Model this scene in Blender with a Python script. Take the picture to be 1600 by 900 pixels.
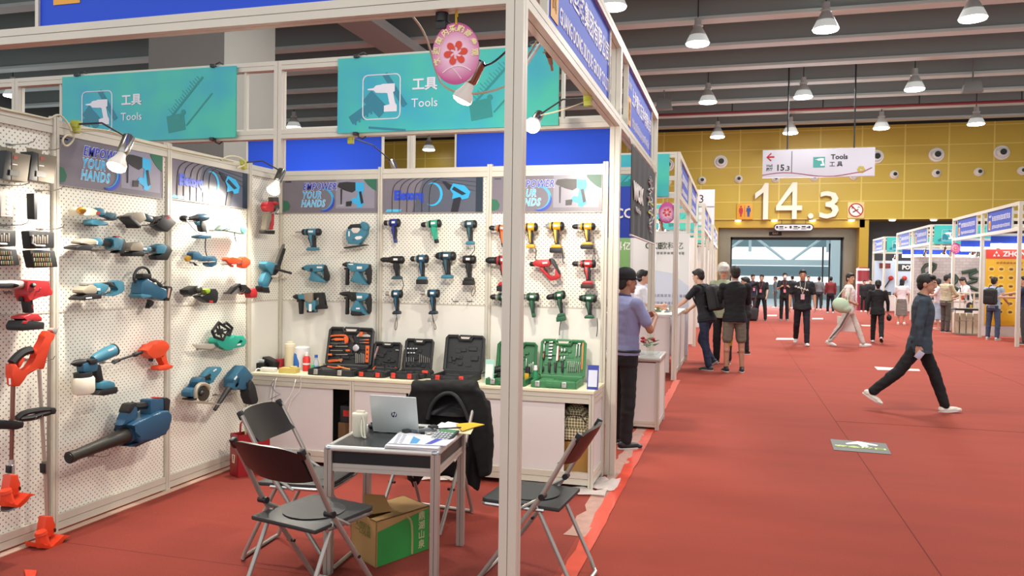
import bpy, bmesh, math, random
from mathutils import Vector as V, Matrix, Euler
from math import sin, cos, pi, radians
for _o in list(bpy.data.objects): bpy.data.objects.remove(_o)
SC = bpy.context.scene
COL = SC.collection
# ---------------- camera ----------------
FPX, YAW, PIT, ROL = 1235.48, .27544, .02013, .01433
CAMP = V((.90928, -3.37775, 1.62605))
_F = V((-sin(YAW)*cos(PIT), cos(YAW)*cos(PIT), -sin(PIT)))
_r0 = V((cos(YAW), sin(YAW), 0)); _u0 = _r0.cross(_F)
_R = cos(ROL)*_r0+sin(ROL)*_u0; _U = -sin(ROL)*_r0+cos(ROL)*_u0
cam = bpy.data.objects.new('camera', bpy.data.cameras.new('camera')); COL.objects.link(cam)
cam.data.sensor_width = 36; cam.data.lens = FPX*36/1600; cam.data.clip_end = 300; cam.data.clip_start = .05
cam.matrix_world = Matrix(((_R.x, _U.x, -_F.x, CAMP.x), (_R.y, _U.y, -_F.y, CAMP.y), (_R.z, _U.z, -_F.z, CAMP.z), (0, 0, 0, 1)))
SC.camera = cam
# ---------------- world, exposure, big lights ----------------
w = bpy.data.worlds.new('world'); SC.world = w; w.use_nodes = True
w.node_tree.nodes['Background'].inputs[0].default_value = (.93, .97, 1, 1)
w.node_tree.nodes['Background'].inputs[1].default_value = .95
SC.view_settings.view_transform = 'Standard'; SC.view_settings.look = 'None'
SC.view_settings.gamma = 1; SC.view_settings.use_curve_mapping = False
SC.view_settings.exposure = .42
SC.cycles.use_denoising = True; SC.cycles.max_bounces = 6; SC.cycles.diffuse_bounces = 3
SC.cycles.glossy_bounces = 3; SC.cycles.transmission_bounces = 4; SC.cycles.transparent_max_bounces = 8
SC.cycles.sample_clamp_indirect = 4; SC.cycles.caustics_reflective = False; SC.cycles.caustics_refractive = False
def lamp(name, kind, loc, energy, color=(1, .96, .9), aim=None, size=.5, spot=2.4, blend=.6, sy=None):
    d = bpy.data.lights.new(name, kind); d.energy = energy; d.color = color
    if kind == 'AREA':
        d.size = size; d.shape = 'DISK'
        if sy: d.shape = 'RECTANGLE'; d.size_y = sy
    elif kind == 'SPOT': d.spot_size = spot; d.spot_blend = blend; d.shadow_soft_size = size
    else: d.shadow_soft_size = size
    o = bpy.data.objects.new(name, d); COL.objects.link(o); o.location = loc
    if aim is not None: o.rotation_euler = (V(aim)-V(loc)).to_track_quat('-Z', 'Y').to_euler()
    return o
for _x, _y, _e in [(-4, -6, 110), (4, -6, 170), (-4, 4, 330), (4, 4, 340), (3, 13, 700), (-7, 14, 420), (4, 23, 750), (5, 33, 800), (-8, 30, 520), (14, 24, 600)]:
    lamp('hall_ceiling_light', 'AREA', (_x, _y, 9.3), _e, (1, .98, .94), (_x, _y, 0), size=2.5)
lamp('door_daylight', 'AREA', (3.4, 40.9, 2), 500, (.85, .94, 1), (3.4, 30, 1.2), size=5, sy=3)
# ---------------- helpers ----------------
def at(px, py, ax, v):
    d = _F*FPX+_R*(px-800)-_U*(py-450)
    return CAMP+d*((v-CAMP[ax])/d[ax])
def lin(h):
    c = [int(h[i:i+2], 16)/255 for i in (0, 2, 4)]
    return tuple(x/12.92 if x <= .04045 else ((x+.055)/1.055)**2.4 for x in c)+(1,)
_M = {}
def mat(h, rough=.5, metal=0, emit=0, noise=0, scale=8, bump=0, alpha=1, trans=0, coat=0):
    k = (h, rough, metal, emit, noise, scale, bump, alpha, trans, coat)
    if k in _M: return _M[k]
    m = bpy.data.materials.new('material_'+h); m.use_nodes = True; nt = m.node_tree; b = nt.nodes['Principled BSDF']
    c = lin(h); b.inputs['Base Color'].default_value = c; m.diffuse_color = c
    b.inputs['Roughness'].default_value = rough; b.inputs['Metallic'].default_value = metal
    b.inputs['Alpha'].default_value = alpha; b.inputs['Transmission Weight'].default_value = trans
    b.inputs['Coat Weight'].default_value = coat
    if emit: b.inputs['Emission Color'].default_value = c; b.inputs['Emission Strength'].default_value = emit
    if noise or bump:
        tc = nt.nodes.new('ShaderNodeTexCoord'); n = nt.nodes.new('ShaderNodeTexNoise'); n.inputs['Scale'].default_value = scale
        n.inputs['Detail'].default_value = 5; nt.links.new(tc.outputs['Object'], n.inputs['Vector'])
        if noise:
            mx = nt.nodes.new('ShaderNodeMix'); mx.data_type = 'RGBA'
            mx.inputs[6].default_value = tuple(x*(1-noise) for x in c[:3])+(1,); mx.inputs[7].default_value = tuple(min(1, x*(1+noise)) for x in c[:3])+(1,)
            nt.links.new(n.outputs[0], mx.inputs[0]); nt.links.new(mx.outputs[2], b.inputs['Base Color'])
        if bump:
            bp = nt.nodes.new('ShaderNodeBump'); bp.inputs['Strength'].default_value = bump; bp.inputs['Distance'].default_value = .01
            nt.links.new(n.outputs[0], bp.inputs['Height']); nt.links.new(bp.outputs[0], b.inputs['Normal'])
    _M[k] = m; return m
ALU = mat('cfcabb', .42, .15, noise=.06, scale=3); ALUD = mat('a9a59b', .4, .3); CHROME = mat('c9c9c6', .22, .9); SLOT = mat('3a3734', .6)
BLK = mat('151517', .45); DGR = mat('2b2d30', .5); RUB = mat('1b1b1c', .75); WHT = mat('ece9e4', .5); STEEL = mat('b7b6b2', .3, .8)
GLOW = mat('fff6e6', .5, 0, 9); GLOWC = mat('ffffff', .5, 0, 12); CREAM = mat('ded9c4', .5); SKIN = mat('c49a7e', .55, noise=.06, scale=20)
class B:
    def __init__(s): s.bm = bmesh.new(); s.T = None
    def _v(s, p): p = V(p); return s.bm.verts.new(s.T @ p if s.T else p)
    def _bev(s, fs, bev, seg=2):
        if bev > 0:
            es = list({e for f in fs for e in f.edges}); vs = list({v for f in fs for v in f.verts})
            bmesh.ops.bevel(s.bm, geom=es+vs, offset=bev, segments=seg, affect='EDGES', clamp_overlap=True, profile=.6)
    def box(s, c, d, R=None, bev=0, seg=2):
        c = V(c); h = V(d)/2; R = (Euler(R).to_matrix() if not isinstance(R, Matrix) else R) if R else Matrix.Identity(3)
        vs = [s._v(c+R @ V((h.x*i, h.y*j, h.z*k))) for i in (-1, 1) for j in (-1, 1) for k in (-1, 1)]
        fs = [s.bm.faces.new([vs[i] for i in q]) for q in ((0, 1, 3, 2), (4, 6, 7, 5), (0, 4, 5, 1), (2, 3, 7, 6), (0, 2, 6, 4), (1, 5, 7, 3))]
        s._bev(fs, bev, seg); return s
    def span(s, a, b, bev=0, seg=2):
        a = V(a); b = V(b); return s.box((a+b)/2, [abs(x) for x in (b-a)], bev=bev, seg=seg)
    def prism(s, pts, vec, bev=0, seg=2, mid=False):
        vec = V(vec); pts = [V(p)-(vec/2 if mid else V((0, 0, 0))) for p in pts]
        a = [s._v(p) for p in pts]; b = [s._v(p+vec) for p in pts]; n = len(a)
        fs = [s.bm.faces.new(a[::-1]), s.bm.faces.new(b)]+[s.bm.faces.new((a[i], a[(i+1) % n], b[(i+1) % n], b[i])) for i in range(n)]
        s._bev(fs, bev, seg); return s
    def lathe(s, p0, d, prof, n=20, sx=1):
        p0 = V(p0); d = V(d).normalized(); q = d.to_track_quat('Z', 'Y').to_matrix(); rs = []
        for t, r in prof:
            rs.append([s._v(p0+d*t+q @ V((r*sx*cos(2*pi*i/n), r*sin(2*pi*i/n), 0))) for i in range(n)])
        for a, b in zip(rs, rs[1:]):
            for i in range(n): s.bm.faces.new((a[i], a[(i+1) % n], b[(i+1) % n], b[i]))
        s.bm.faces.new(rs[0][::-1]); s.bm.faces.new(rs[-1]); return s
    def cyl(s, p0, p1, r, r1=None, n=16):
        p0 = V(p0); p1 = V(p1); return s.lathe(p0, p1-p0, [(0, r), ((p1-p0).length, r if r1 is None else r1)], n)
    def tube(s, pts, r, n=8, closed=False, smooth=0, rr=None):
        pts = [V(p) for p in pts]
        for _ in range(smooth):
            q = []; m = len(pts)
            for i in range(m-(0 if closed else 1)):
                a, b = pts[i], pts[(i+1) % m]; q += [a*.75+b*.25, a*.25+b*.75]
            pts = q if closed else [pts[0]]+q+[pts[-1]]
        m = len(pts); rings = []; up = None
        for i, p in enumerate(pts):
            a = pts[i-1] if (i or closed) else p; b = pts[(i+1) % m] if (i < m-1 or closed) else p
            t = (b-a).normalized()
            if up is None: up = t.orthogonal().normalized()
            up = (up-t*up.dot(t)).normalized(); sd = t.cross(up); R = r if rr is None else rr[min(len(rr)-1, int(i*len(rr)/m))]
            rings.append([s._v(p+R*(cos(2*pi*k/n)*up+sin(2*pi*k/n)*sd)) for k in range(n)])
        for i in range(m if closed else m-1):
            a = rings[i]; b = rings[(i+1) % m]; o = 0
            if closed and i == m-1: o = min(range(n), key=lambda j: (b[j].co-a[0].co).length)
            for k in range(n): s.bm.faces.new((a[k], a[(k+1) % n], b[(k+1+o) % n], b[(k+o) % n]))
        if not closed: s.bm.faces.new(rings[0][::-1]); s.bm.faces.new(rings[-1])
        return s
    def ell(s, c, r, n=16, m=10, R=None):
        c = V(c); r = V(r) if hasattr(r, '__len__') else V((r, r, r)); R = R or Matrix.Identity(3)
        g = [[s._v(c+R @ V((r.x*sin(pi*j/m)*cos(2*pi*i/n), r.y*sin(pi*j/m)*sin(2*pi*i/n), r.z*cos(pi*j/m)))) for i in range(n)] for j in range(1, m)]
        t = s._v(c+R @ V((0, 0, r.z))); b = s._v(c-R @ V((0, 0, r.z)))
        for i in range(n):
            k = (i+1) % n; s.bm.faces.new((t, g[0][i], g[0][k])); s.bm.faces.new((b, g[-1][k], g[-1][i]))
            for j in range(m-2): s.bm.faces.new((g[j][i], g[j+1][i], g[j+1][k], g[j][k]))
        return s
    def poly(s, pts): s.bm.faces.new([s._v(p) for p in pts]); return s
    def mesh(s, name, smooth=True, ang=35):
        bmesh.ops.recalc_face_normals(s.bm, faces=s.bm.faces)
        me = bpy.data.meshes.new(name); s.bm.to_mesh(me); s.bm.free()
        if smooth: me.shade_smooth(); me.set_sharp_from_angle(angle=radians(ang))
        return me
RM = {}
def tag(o, label=None, cat=None, group=None, kind=None):
    for k, v in (('label', label), ('category', cat), ('group', group), ('kind', kind)):
        if v: o[k] = v
    return o
def thing(name, label, cat, loc=(0, 0, 0), rz=0, group=None, R=None):
    o = bpy.data.objects.new(name, None); COL.objects.link(o); o.empty_display_size = .05
    m = Matrix.Translation(V(loc)) @ (R.to_4x4() if R else Matrix.Rotation(rz, 4, 'Z'))
    o.matrix_world = m; RM[o.name] = m; return tag(o, label, cat, group)
def link(name, me, m, par=None, world=False, label=None):
    o = bpy.data.objects.new(name, me); COL.objects.link(o)
    if m is not None: me.materials.clear(); me.materials.append(m)
    if par is not None:
        if world: me.transform(RM[par.name].inverted())
        RM[o.name] = RM[par.name]; o.parent = par
    if label: o['label'] = label
    return o
def ob(name, b, m, par=None, world=False, label=None, smooth=True, ang=35):
    return link(name, b.mesh(name, smooth, ang), m, par, world, label)
def solo(name, b, m, label, cat, group=None, kind=None, ang=35):   # a thing of one mesh, origin at its base
    me = b.mesh(name, True, ang); lo = [min(v.co[i] for v in me.vertices) for i in range(3)]; hi = [max(v.co[i] for v in me.vertices) for i in range(3)]
    c = V(((lo[0]+hi[0])/2, (lo[1]+hi[1])/2, lo[2])); me.transform(Matrix.Translation(-c))
    o = link(name, me, m); o.location = c; RM[o.name] = Matrix.Translation(c)
    return tag(o, label, cat, group, kind)
def struct(name, b, m, smooth=False):
    o = ob(name, b, m, smooth=smooth); RM[o.name] = Matrix(); o['kind'] = 'structure'; return o
_TC = {}
def text(s, size, loc, rot, m, par=None, world=True, name='lettering', ext=.002, align='CENTER', sx=1, shear=0, bold=0, sp=1):
    k = (s, size, ext, align, shear, bold, sp)
    if k not in _TC:
        cu = bpy.data.curves.new('t', 'FONT'); cu.body = s; cu.size = size; cu.extrude = ext; cu.align_x = align; cu.align_y = 'CENTER'
        cu.shear = shear; cu.offset = bold; cu.resolution_u = 2; cu.space_character = sp
        t = bpy.data.objects.new('t', cu); COL.objects.link(t); bpy.context.view_layer.update()
        me = bpy.data.meshes.new_from_object(t.evaluated_get(bpy.context.evaluated_depsgraph_get()))
        bpy.data.objects.remove(t); bpy.data.curves.remove(cu); _TC[k] = me
    me = _TC[k].copy()
    me.transform(Matrix.Translation(V(loc)) @ Euler(rot).to_matrix().to_4x4() @ Matrix.Diagonal((sx, 1, 1, 1)))
    return link(name, me, m, par, world)
RB = (pi/2, 0, 0); RL = (pi/2, 0, pi/2); RR = (pi/2, 0, -pi/2)      # text facing -Y, +X, -X
def copy_tree(o, name=None, par=None):
    c = o.copy(); COL.objects.link(c)
    if par: c.parent = par
    RM[c.name] = RM.get(o.name, Matrix())
    for ch in list(o.children): copy_tree(ch, None, c)
    return c
def put(o, loc, rz=0, label=None, group=None, R=None):
    m = Matrix.Translation(V(loc)) @ (R.to_4x4() if R else Matrix.Rotation(rz, 4, 'Z')); o.matrix_world = m
    def setm(x):
        RM[x.name] = m
        for ch in x.children: setm(ch)
    setm(o); return tag(o, label, None, group)
# flat plane-drawing frame: origin o, right r, up u, normal n (towards viewer)
class Fr:
    def __init__(s, o, r, n=None): s.o = V(o); s.r = V(r).normalized(); s.u = V((0, 0, 1)); s.n = s.r.cross(s.u)
    def p(s, x, y, d=0): return s.o+s.r*x+s.u*y+s.n*d
# ---------------- setting ----------------
def nodes_of(h, rough=.8):
    m = mat(h, rough).copy(); nt = m.node_tree; return m, nt, nt.nodes['Principled BSDF']
def carpet(c1='842c1b', c2='ab432d'):
    m, nt, b = nodes_of('a8483a', .95); tc = nt.nodes.new('ShaderNodeTexCoord'); L = nt.links.new
    n1 = nt.nodes.new('ShaderNodeTexNoise'); n1.inputs['Scale'].default_value = 140; n1.inputs['Detail'].default_value = 4
    n2 = nt.nodes.new('ShaderNodeTexNoise'); n2.inputs['Scale'].default_value = 1.3; n2.inputs['Detail'].default_value = 5
    mp = nt.nodes.new('ShaderNodeMapping'); mp.inputs['Scale'].default_value = (.5, 2.2, 1); L(tc.outputs['Object'], mp.inputs[0])
    L(tc.outputs['Object'], n1.inputs[0]); L(mp.outputs[0], n2.inputs[0])
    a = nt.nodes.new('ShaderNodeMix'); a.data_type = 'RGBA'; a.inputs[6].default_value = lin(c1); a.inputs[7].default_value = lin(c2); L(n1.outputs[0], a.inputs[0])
    c = nt.nodes.new('ShaderNodeMix'); c.data_type = 'RGBA'; c.blend_type = 'MULTIPLY'; c.inputs[0].default_value = .55
    r = nt.nodes.new('ShaderNodeValToRGB'); r.color_ramp.elements[0].position = .3; r.color_ramp.elements[0].color = (.72, .68, .66, 1); r.color_ramp.elements[1].position = .7
    L(n2.outputs[0], r.inputs[0]); L(a.outputs[2], c.inputs[6]); L(r.outputs[0], c.inputs[7]); L(c.outputs[2], b.inputs['Base Color'])
    bp = nt.nodes.new('ShaderNodeBump'); bp.inputs['Strength'].default_value = .35; bp.inputs['Distance'].default_value = .004
    L(n1.outputs[0], bp.inputs['Height']); L(bp.outputs[0], b.inputs['Normal']); return m
def dots(ax, base='ebe9dc', hole='857b6d', p=.0255, r=.18):      # staggered holes of a pegboard
    m, nt, b = nodes_of(base, .5); L = nt.links.new; N = nt.nodes.new
    tc = N('ShaderNodeTexCoord'); sx = N('ShaderNodeSeparateXYZ'); L(tc.outputs['Object'], sx.inputs[0])
    def mth(op, x, y=None):
        q = N('ShaderNodeMath'); q.operation = op
        for i, v in enumerate((x, y)):
            if v is None: continue
            if isinstance(v, (int, float)): q.inputs[i].default_value = v
            else: L(v, q.inputs[i])
        return q.outputs[0]
    a = mth('MULTIPLY', sx.outputs[ax], .7071/p); z = mth('MULTIPLY', sx.outputs[2], .7071/p)
    u = mth('SUBTRACT', mth('FRACT', mth('ADD', mth('ADD', a, z), 500)), .5); v = mth('SUBTRACT', mth('FRACT', mth('ADD', mth('SUBTRACT', a, z), 500)), .5)
    d = mth('ADD', mth('MULTIPLY', u, u), mth('MULTIPLY', v, v)); k = mth('LESS_THAN', d, r*r)
    mx = N('ShaderNodeMix'); mx.data_type = 'RGBA'; mx.inputs[6].default_value = lin(base); mx.inputs[7].default_value = lin(hole); L(k, mx.inputs[0]); L(mx.outputs[2], b.inputs['Base Color'])
    return m
def gridmat(base, line, px, pz, w, ax=0, ox=0, oz=0, rough=.5):
    m, nt, b = nodes_of(base, rough); L = nt.links.new; N = nt.nodes.new
    tc = N('ShaderNodeTexCoord'); sx = N('ShaderNodeSeparateXYZ'); L(tc.outputs['Object'], sx.inputs[0]); ks = []
    for o, p, f in ((ax, px, ox), (2, pz, oz)):
        a = N('ShaderNodeMath'); a.operation = 'ADD'; L(sx.outputs[o], a.inputs[0]); a.inputs[1].default_value = 100*p-f
        c = N('ShaderNodeMath'); c.operation = 'MODULO'; L(a.outputs[0], c.inputs[0]); c.inputs[1].default_value = p
        e = N('ShaderNodeMath'); e.operation = 'LESS_THAN'; L(c.outputs[0], e.inputs[0]); e.inputs[1].default_value = w*(1 if o == ax else .6); ks.append(e.outputs[0])
    mm = N('ShaderNodeMath'); mm.operation = 'MAXIMUM'; L(ks[0], mm.inputs[0]); L(ks[1], mm.inputs[1])
    mx = N('ShaderNodeMix'); mx.data_type = 'RGBA'; mx.inputs[6].default_value = lin(base); mx.inputs[7].default_value = lin(line); L(mm.outputs[0], mx.inputs[0]); L(mx.outputs[2], b.inputs['Base Color'])
    return m
struct('floor', B().span((-28, -8, -.1), (26, 41, 0)), carpet())
struct('floor_booth_shade', B().span((-3.05, -2.5, 0), (-.0, 2.95, .0012)), carpet('74261a', '993a2a'))  # darker copy of the aisle carpet, with the booth's dimmer light painted in
struct('floor_beyond_door', B().span((-28, 41, -.1), (30, 75, -.005)), mat('c3d3da', .25))
struct('ceiling', B().span((-34, -8, 10.75), (30, 41.6, 10.9)), mat('7f8a88', .8))
BEAM = mat('8b9693', .75); BEAMB = mat('c6d2cd', .6)
for i in range(15):
    y = 40.6-3.02*i-.35
    struct('trim_%d' % (i+1), B().span((-34, y-.2, 9.62), (30, y+.2, 10.75)), BEAM)
    struct('trim_%d' % (i+16), B().span((-34, y-.26, 9.52), (30, y+.26, 9.62)), BEAMB)
struct('wall_hall_left', B().span((-34.2, 2, 0), (-34, 41.5, 10.75)), mat('565a5a', .8))
# lengthwise boxed duct under the beams, square column on the left
_a = at(519, 31, 2, 9.2); _b = at(600, 83, 2, 9.2)
struct('trim_40', B().span(((_a.x+_b.x)/2, -6, 9.2), ((_a.x+_b.x)/2+1.15, 36, 9.52)), mat('a3aba9', .6))
_a = at(232, 150, 1, 14); _b = at(350, 150, 1, 14); _w = _b.x-_a.x
struct('column', B().span((_a.x, 14, 0), (_b.x, 14+_w, 9.6)), mat('8e8f89', .8, noise=.05, scale=2))
# yellow end wall with portal
YEL = gridmat('bfa236', 'd6bf5e', 2.02, .93, .07, 0, .98, 4.62, .42); YE = mat('b8982f', .4); GREYW = mat('55565a', .8)
struct('wall_end', B().span((-34, 41, 4.62), (30, 41.5, 9.45)), YEL)
struct('wall_end_top', B().span((-34, 41.05, 9.45), (30, 41.5, 10.75)), mat('232425', .8))
struct('wall_end_soffit', B().span((-34, 41.5, 4.62), (30, 43, 4.75)), YE)
struct('wall_end_lower', B().span((7.55, 43, 0), (30, 43.3, 4.62)).span((-34, 43, 0), (-.6, 43.3, 4.62)), GREYW)
struct('trim_41', B().span((-.05, 41.1, 4.2), (7.3, 43, 4.62)).span((-.55, 41.1, 0), (-.05, 43, 4.62)).span((7.05, 41.1, 0), (7.5, 43.2, 4.62)), YE)
STL = mat('8b8371', .3, .75); struct('trim_42', B().span((-.05, 42.2, 3.75), (7.05, 43.3, 4.2)).span((-.05, 42.2, 0), (.6, 43.3, 3.75)).span((6.45, 42.2, 0), (7.05, 43.3, 3.75)), STL)
DARKF = mat('2d2f31', .4)
struct('door_1', B().span((.6, 42.9, 3.62), (6.45, 43.1, 3.75)).span((.6, 42.9, 0), (.68, 43.1, 3.75)).span((6.38, 42.9, 0), (6.45, 43.1, 3.75)).span((5.6, 44.5, 0), (5.68, 44.6, 3.3)).span((5.95, 44.5, 0), (6.03, 44.6, 3.5)), DARKF)
# the bright steel hall seen through the doorway
PALE = mat('c9dde2', .5); struct('wall_beyond', B().span((-12, 66, 4.05), (24, 66.6, 6.2)).span((-12, 66, 1.6), (24, 66.6, 2.45)), mat('93a9b1', .5))
b = B().span((-12, 64.6, 4.9), (24, 65, 5.3)).span((-12, 64.6, 2.5), (24, 65, 2.95)).span((8.1, 63, -.005), (9.1, 64, 7))
for x in range(-10, 24, 6): b.tube([(x, 64.8, 5.1), (x+3, 64.8, 2.7), (x+6, 64.8, 5.1)], .12).tube([(x, 64.8, 4.9), (x, 64.8, 3.6)], .12)
struct('trim_43', b, PALE)
struct('wall_far_parapet', B().span((-12, 56, 0), (24, 56.15, 1.0)), mat('8fa3a6', .4))
# small dark EXIT sign over the doorway and the oval hanging sign
t = thing('exit_sign', 'small black sign with white writing above the bright doorway', 'sign', (2.95, 42.1, 3.82))
ob('sign_panel', B().box((0, 0, .11), (.65, .08, .2), bev=.01), BLK, t); text('EXIT', .15, (2.95, 42.05, 3.93), RB, WHT, t)
c = at(1240, 355.5, 1, 41.0); t = thing('hanging_sign', 'long rounded white sign with black rim hanging below the yellow wall', 'sign', (c.x, 41.0, c.z-.17))
def pill(w, h, n=10): return [((w/2-h/2)*s+h/2*sin(a*s), h/2*cos(a)) for s in (1, -1) for a in [pi*i/n if s == 1 else pi-pi*i/n for i in range(n+1)]]
F = Fr(c, (1, 0, 0))
ob('rim', B().prism([F.p(x, y) for x, y in pill(2.0, .4)], (0, .08, 0)), BLK, t, True)
ob('sign_panel', B().prism([F.p(x, y, .01) for x, y in pill(1.9, .31)], (0, .02, 0)), mat('d9dadf', .5), t, True)
b = B()
for x in (-.83, -.15, .78): b.box(F.p(x, .02, .02), (.1, .01, .13))
for x in (-.62, .1, .5): b.box(F.p(x, .04, .02), (.2, .01, .07)).box(F.p(x, -.07, .02), (.24, .01, .03))
for x in (-.38, .28, .7): b.prism([F.p(x-.05, .05, .02), F.p(x+.06, .01, .02), F.p(x-.05, -.05, .02)], (0, .01, 0))
ob('lettering', b, BLK, t, True); ob('rod', B().cyl(F.p(-.6, .15, -.06), F.p(-.6, 4.63-c.z, -.06), .012).cyl(F.p(.6, .15, -.06), F.p(.6, 4.63-c.z, -.06), .012), DGR, t, True)
# round air nozzles in the yellow wall
for big, lst in ((1, [(1043, 258), (1126, 253), (1207, 250), (1288, 247), (1369, 245), (1463, 242), (1565, 238.5)]), (0, [(1043, 284), (1097, 282), (1154, 280), (1212, 279), (1272, 277), (1334, 275), (1397, 273), (1463, 271), (1529, 269), (1597, 267), (985, 288), (925, 290)])):
    for i, (px, py) in enumerate(lst):
        p = at(px, py, 1, 40.99); r = .36 if big else .22
        t = thing('air_nozzle', '%s round air nozzle in the yellow wall, %s' % ('large' if big else 'small', ('first', 'second', 'third', 'fourth', 'fifth', 'sixth', 'seventh', 'eighth', 'ninth', 'tenth', 'eleventh', 'twelfth')[i]+' in its row from the left' if i < 10 else ['', '', '', '', '', '', '', '', '', '', 'behind the black banner', 'half hidden by booth frames'][i]), 'air vent', (p.x, p.y, p.z), 0, '%s air nozzles on the yellow wall' % ('large' if big else 'small'))
        ob('ring', B().lathe((0, 0, 0), (0, -1, 0), [(0, r), (.03, r), (.07, r*.88), (.05, r*.8)], 28), WHT, t)
        ob('bowl', B().ell((.03*r, -.1, 0), (r*.72, .1, r*.7), 20, 12), mat('dfe0da', .35), t)
        ob('opening', B().lathe((.1*r, -.19, .02), (.1, -1, -.1), [(0, r*.42), (.035, r*.4)], 20), BLK, t)
# 14.3
t = thing('hall_number', 'big raised cream digits 14.3 on the yellow wall', 'sign', (3, 40.95, 4.6)); CRM = mat('e6e2cf', .45)
for s, x0, x1, y0, y1 in (('.', 1262, 1271, 333, 342), ('3', 1280, 1311, 298.5, 341.5)):
    a = at(x0, y1, 1, 40.8); c = at(x1, y0, 1, 40.8); o = text(s, 1, (0, 0, 0), RB, CRM, None, True, 'digit', .1, 'LEFT', bold=.012)
    vs = o.data.vertices; lo = [min(v.co[i] for v in vs) for i in (0, 2)]; hi = [max(v.co[i] for v in vs) for i in (0, 2)]
    o.data.transform(Matrix.Translation((a.x, 40.84, a.z)) @ Matrix.Diagonal(((c.x-a.x)/(hi[0]-lo[0]), 1, (c.z-a.z)/(hi[1]-lo[1]), 1)) @ Matrix.Translation((-lo[0], 0, -lo[1])))
    o.data.transform(RM[t.name].inverted()); o.parent = t
a = at(1179, 343, 1, 40.8); c = at(1201, 286, 1, 40.8); h = c.z-a.z; w_ = c.x-a.x
a4 = at(1212, 342.5, 1, 40.8); c4 = at(1254, 285, 1, 40.8); h4 = c4.z-a4.z; w4 = c4.x-a4.x; q4 = lambda L, y=40.74: [(a4.x+w4*u, y, a4.z+h4*v) for u, v in L]
ob('digit', B().prism(q4([(.62, 0), (.8, 0), (.8, 1), (.62, 1)]), (0, .2, 0)).prism(q4([(0, .24), (1, .24), (1, .37), (0, .37)], 40.745), (0, .19, 0)).prism(q4([(0, .36), (.17, .36), (.66, .8), (.7, 1), (.62, 1)], 40.75), (0, .18, 0)), CRM, t, True)
ob('digit', B().prism([(a.x+w_*u, 40.74, a.z+h*v) for u, v in ((.62, 0), (1, 0), (1, 1), (.72, 1), (.45, .84), (0, .72), (0, .56), (.62, .74))], (0, .2, 0)), CRM, t, True)
# restroom and no-smoking signs
def plate(name, lab, x0, y0, x1, y1, col, Y=40.94):
    a = at(x0, y1, 1, Y); c = at(x1, y0, 1, Y); t = thing(name, lab, 'sign', ((a.x+c.x)/2, Y, a.z))
    ob('sign_panel', B().span((a.x, Y-.02, a.z), (c.x, 41, c.z), bev=.01), mat(col, .5), t, True); return t, Fr(((a.x+c.x)/2, Y-.025, (a.z+c.z)/2), (1, 0, 0))
t, F = plate('restroom_sign', 'orange restroom sign with red woman and blue man', 1151, 318, 1176, 343, 'd99a2b')
def figure(F, x, s, dress, b=None):
    b = b or B(); b.lathe(F.p(x, .27*s), (0, -1, 0), [(0, .055*s), (.01, .055*s)], 14)
    P = [(-.09, .2), (.09, .2), (.12, -.02), (.08, -.02), (.06, .08), (.1, -.12), (.05, -.12), (.04, -.3), (-.04, -.3), (-.05, -.12), (-.1, -.12), (-.06, .08), (-.08, -.02), (-.12, -.02)] if dress else [(-.1, .2), (.1, .2), (.13, -.02), (.08, -.02), (.07, .08), (.06, -.3), (.01, -.3), (0, -.05), (-.01, -.3), (-.06, -.3), (-.07, .08), (-.08, -.02), (-.13, -.02)]
    return b.prism([F.p(x+u*s, v*s) for u, v in P], (0, -.01, 0))
ob('woman_figure', figure(F, -.19, .95, 1), mat('b5222a', .5), t, True); ob('man_figure', figure(F, .2, .95, 0), mat('20448f', .5), t, True)
ob('divider', B().box(F.p(0, 0), (.02, .012, .6)), mat('b5222a', .5), t, True)
t, F = plate('no_smoking_sign', 'cream no smoking sign with red ring and slash', 1324, 315.5, 1350.5, 341, 'dfc98b')
ob('white_disc', B().lathe(F.p(0, 0), (0, -1, 0), [(0, .33), (.005, .33)], 32), WHT, t, True)
ob('red_ring', B().tube([F.p(.33*cos(a*pi/16), .33*sin(a*pi/16), .01) for a in range(32)], .028, 6, True).tube([F.p(-.23, .23, .02), F.p(.23, -.23, .02)], .028, 6), mat('b3232a', .5), t, True)
ob('cigarette', B().box(F.p(-.02, -.04, .012), (.3, .01, .05), (0, -.5, 0)).tube([F.p(-.17, .04, .012), F.p(-.19, .14, .012), F.p(-.12, .18, .012)], .013, 6).tube([F.p(.1, .1, .012), F.p(.12, .18, .012), F.p(.2, .12, .012)], .013, 6), BLK, t, True)
# downlights under the soffit
for i, px in enumerate((1153, 1209, 1268, 1328, 1391, 1455)):
    p = at(px, 345-.35*i, 1, 41.6); t = thing('downlight', 'small lit downlight under the yellow wall edge, %s from the left' % ('first', 'second', 'third', 'fourth', 'fifth', 'sixth')[i], 'ceiling light', (p.x, 41.05, 4.56), 0, 'downlights along the yellow wall edge')
    ob('rim', B().lathe((0, 0, .06), (0, 0, -1), [(0, .2), (.05, .2), (.06, .16)], 20), WHT, t); ob('lens', B().ell((0, 0, 0), (.15, .15, .04), 16, 8), GLOW, t)
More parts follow.
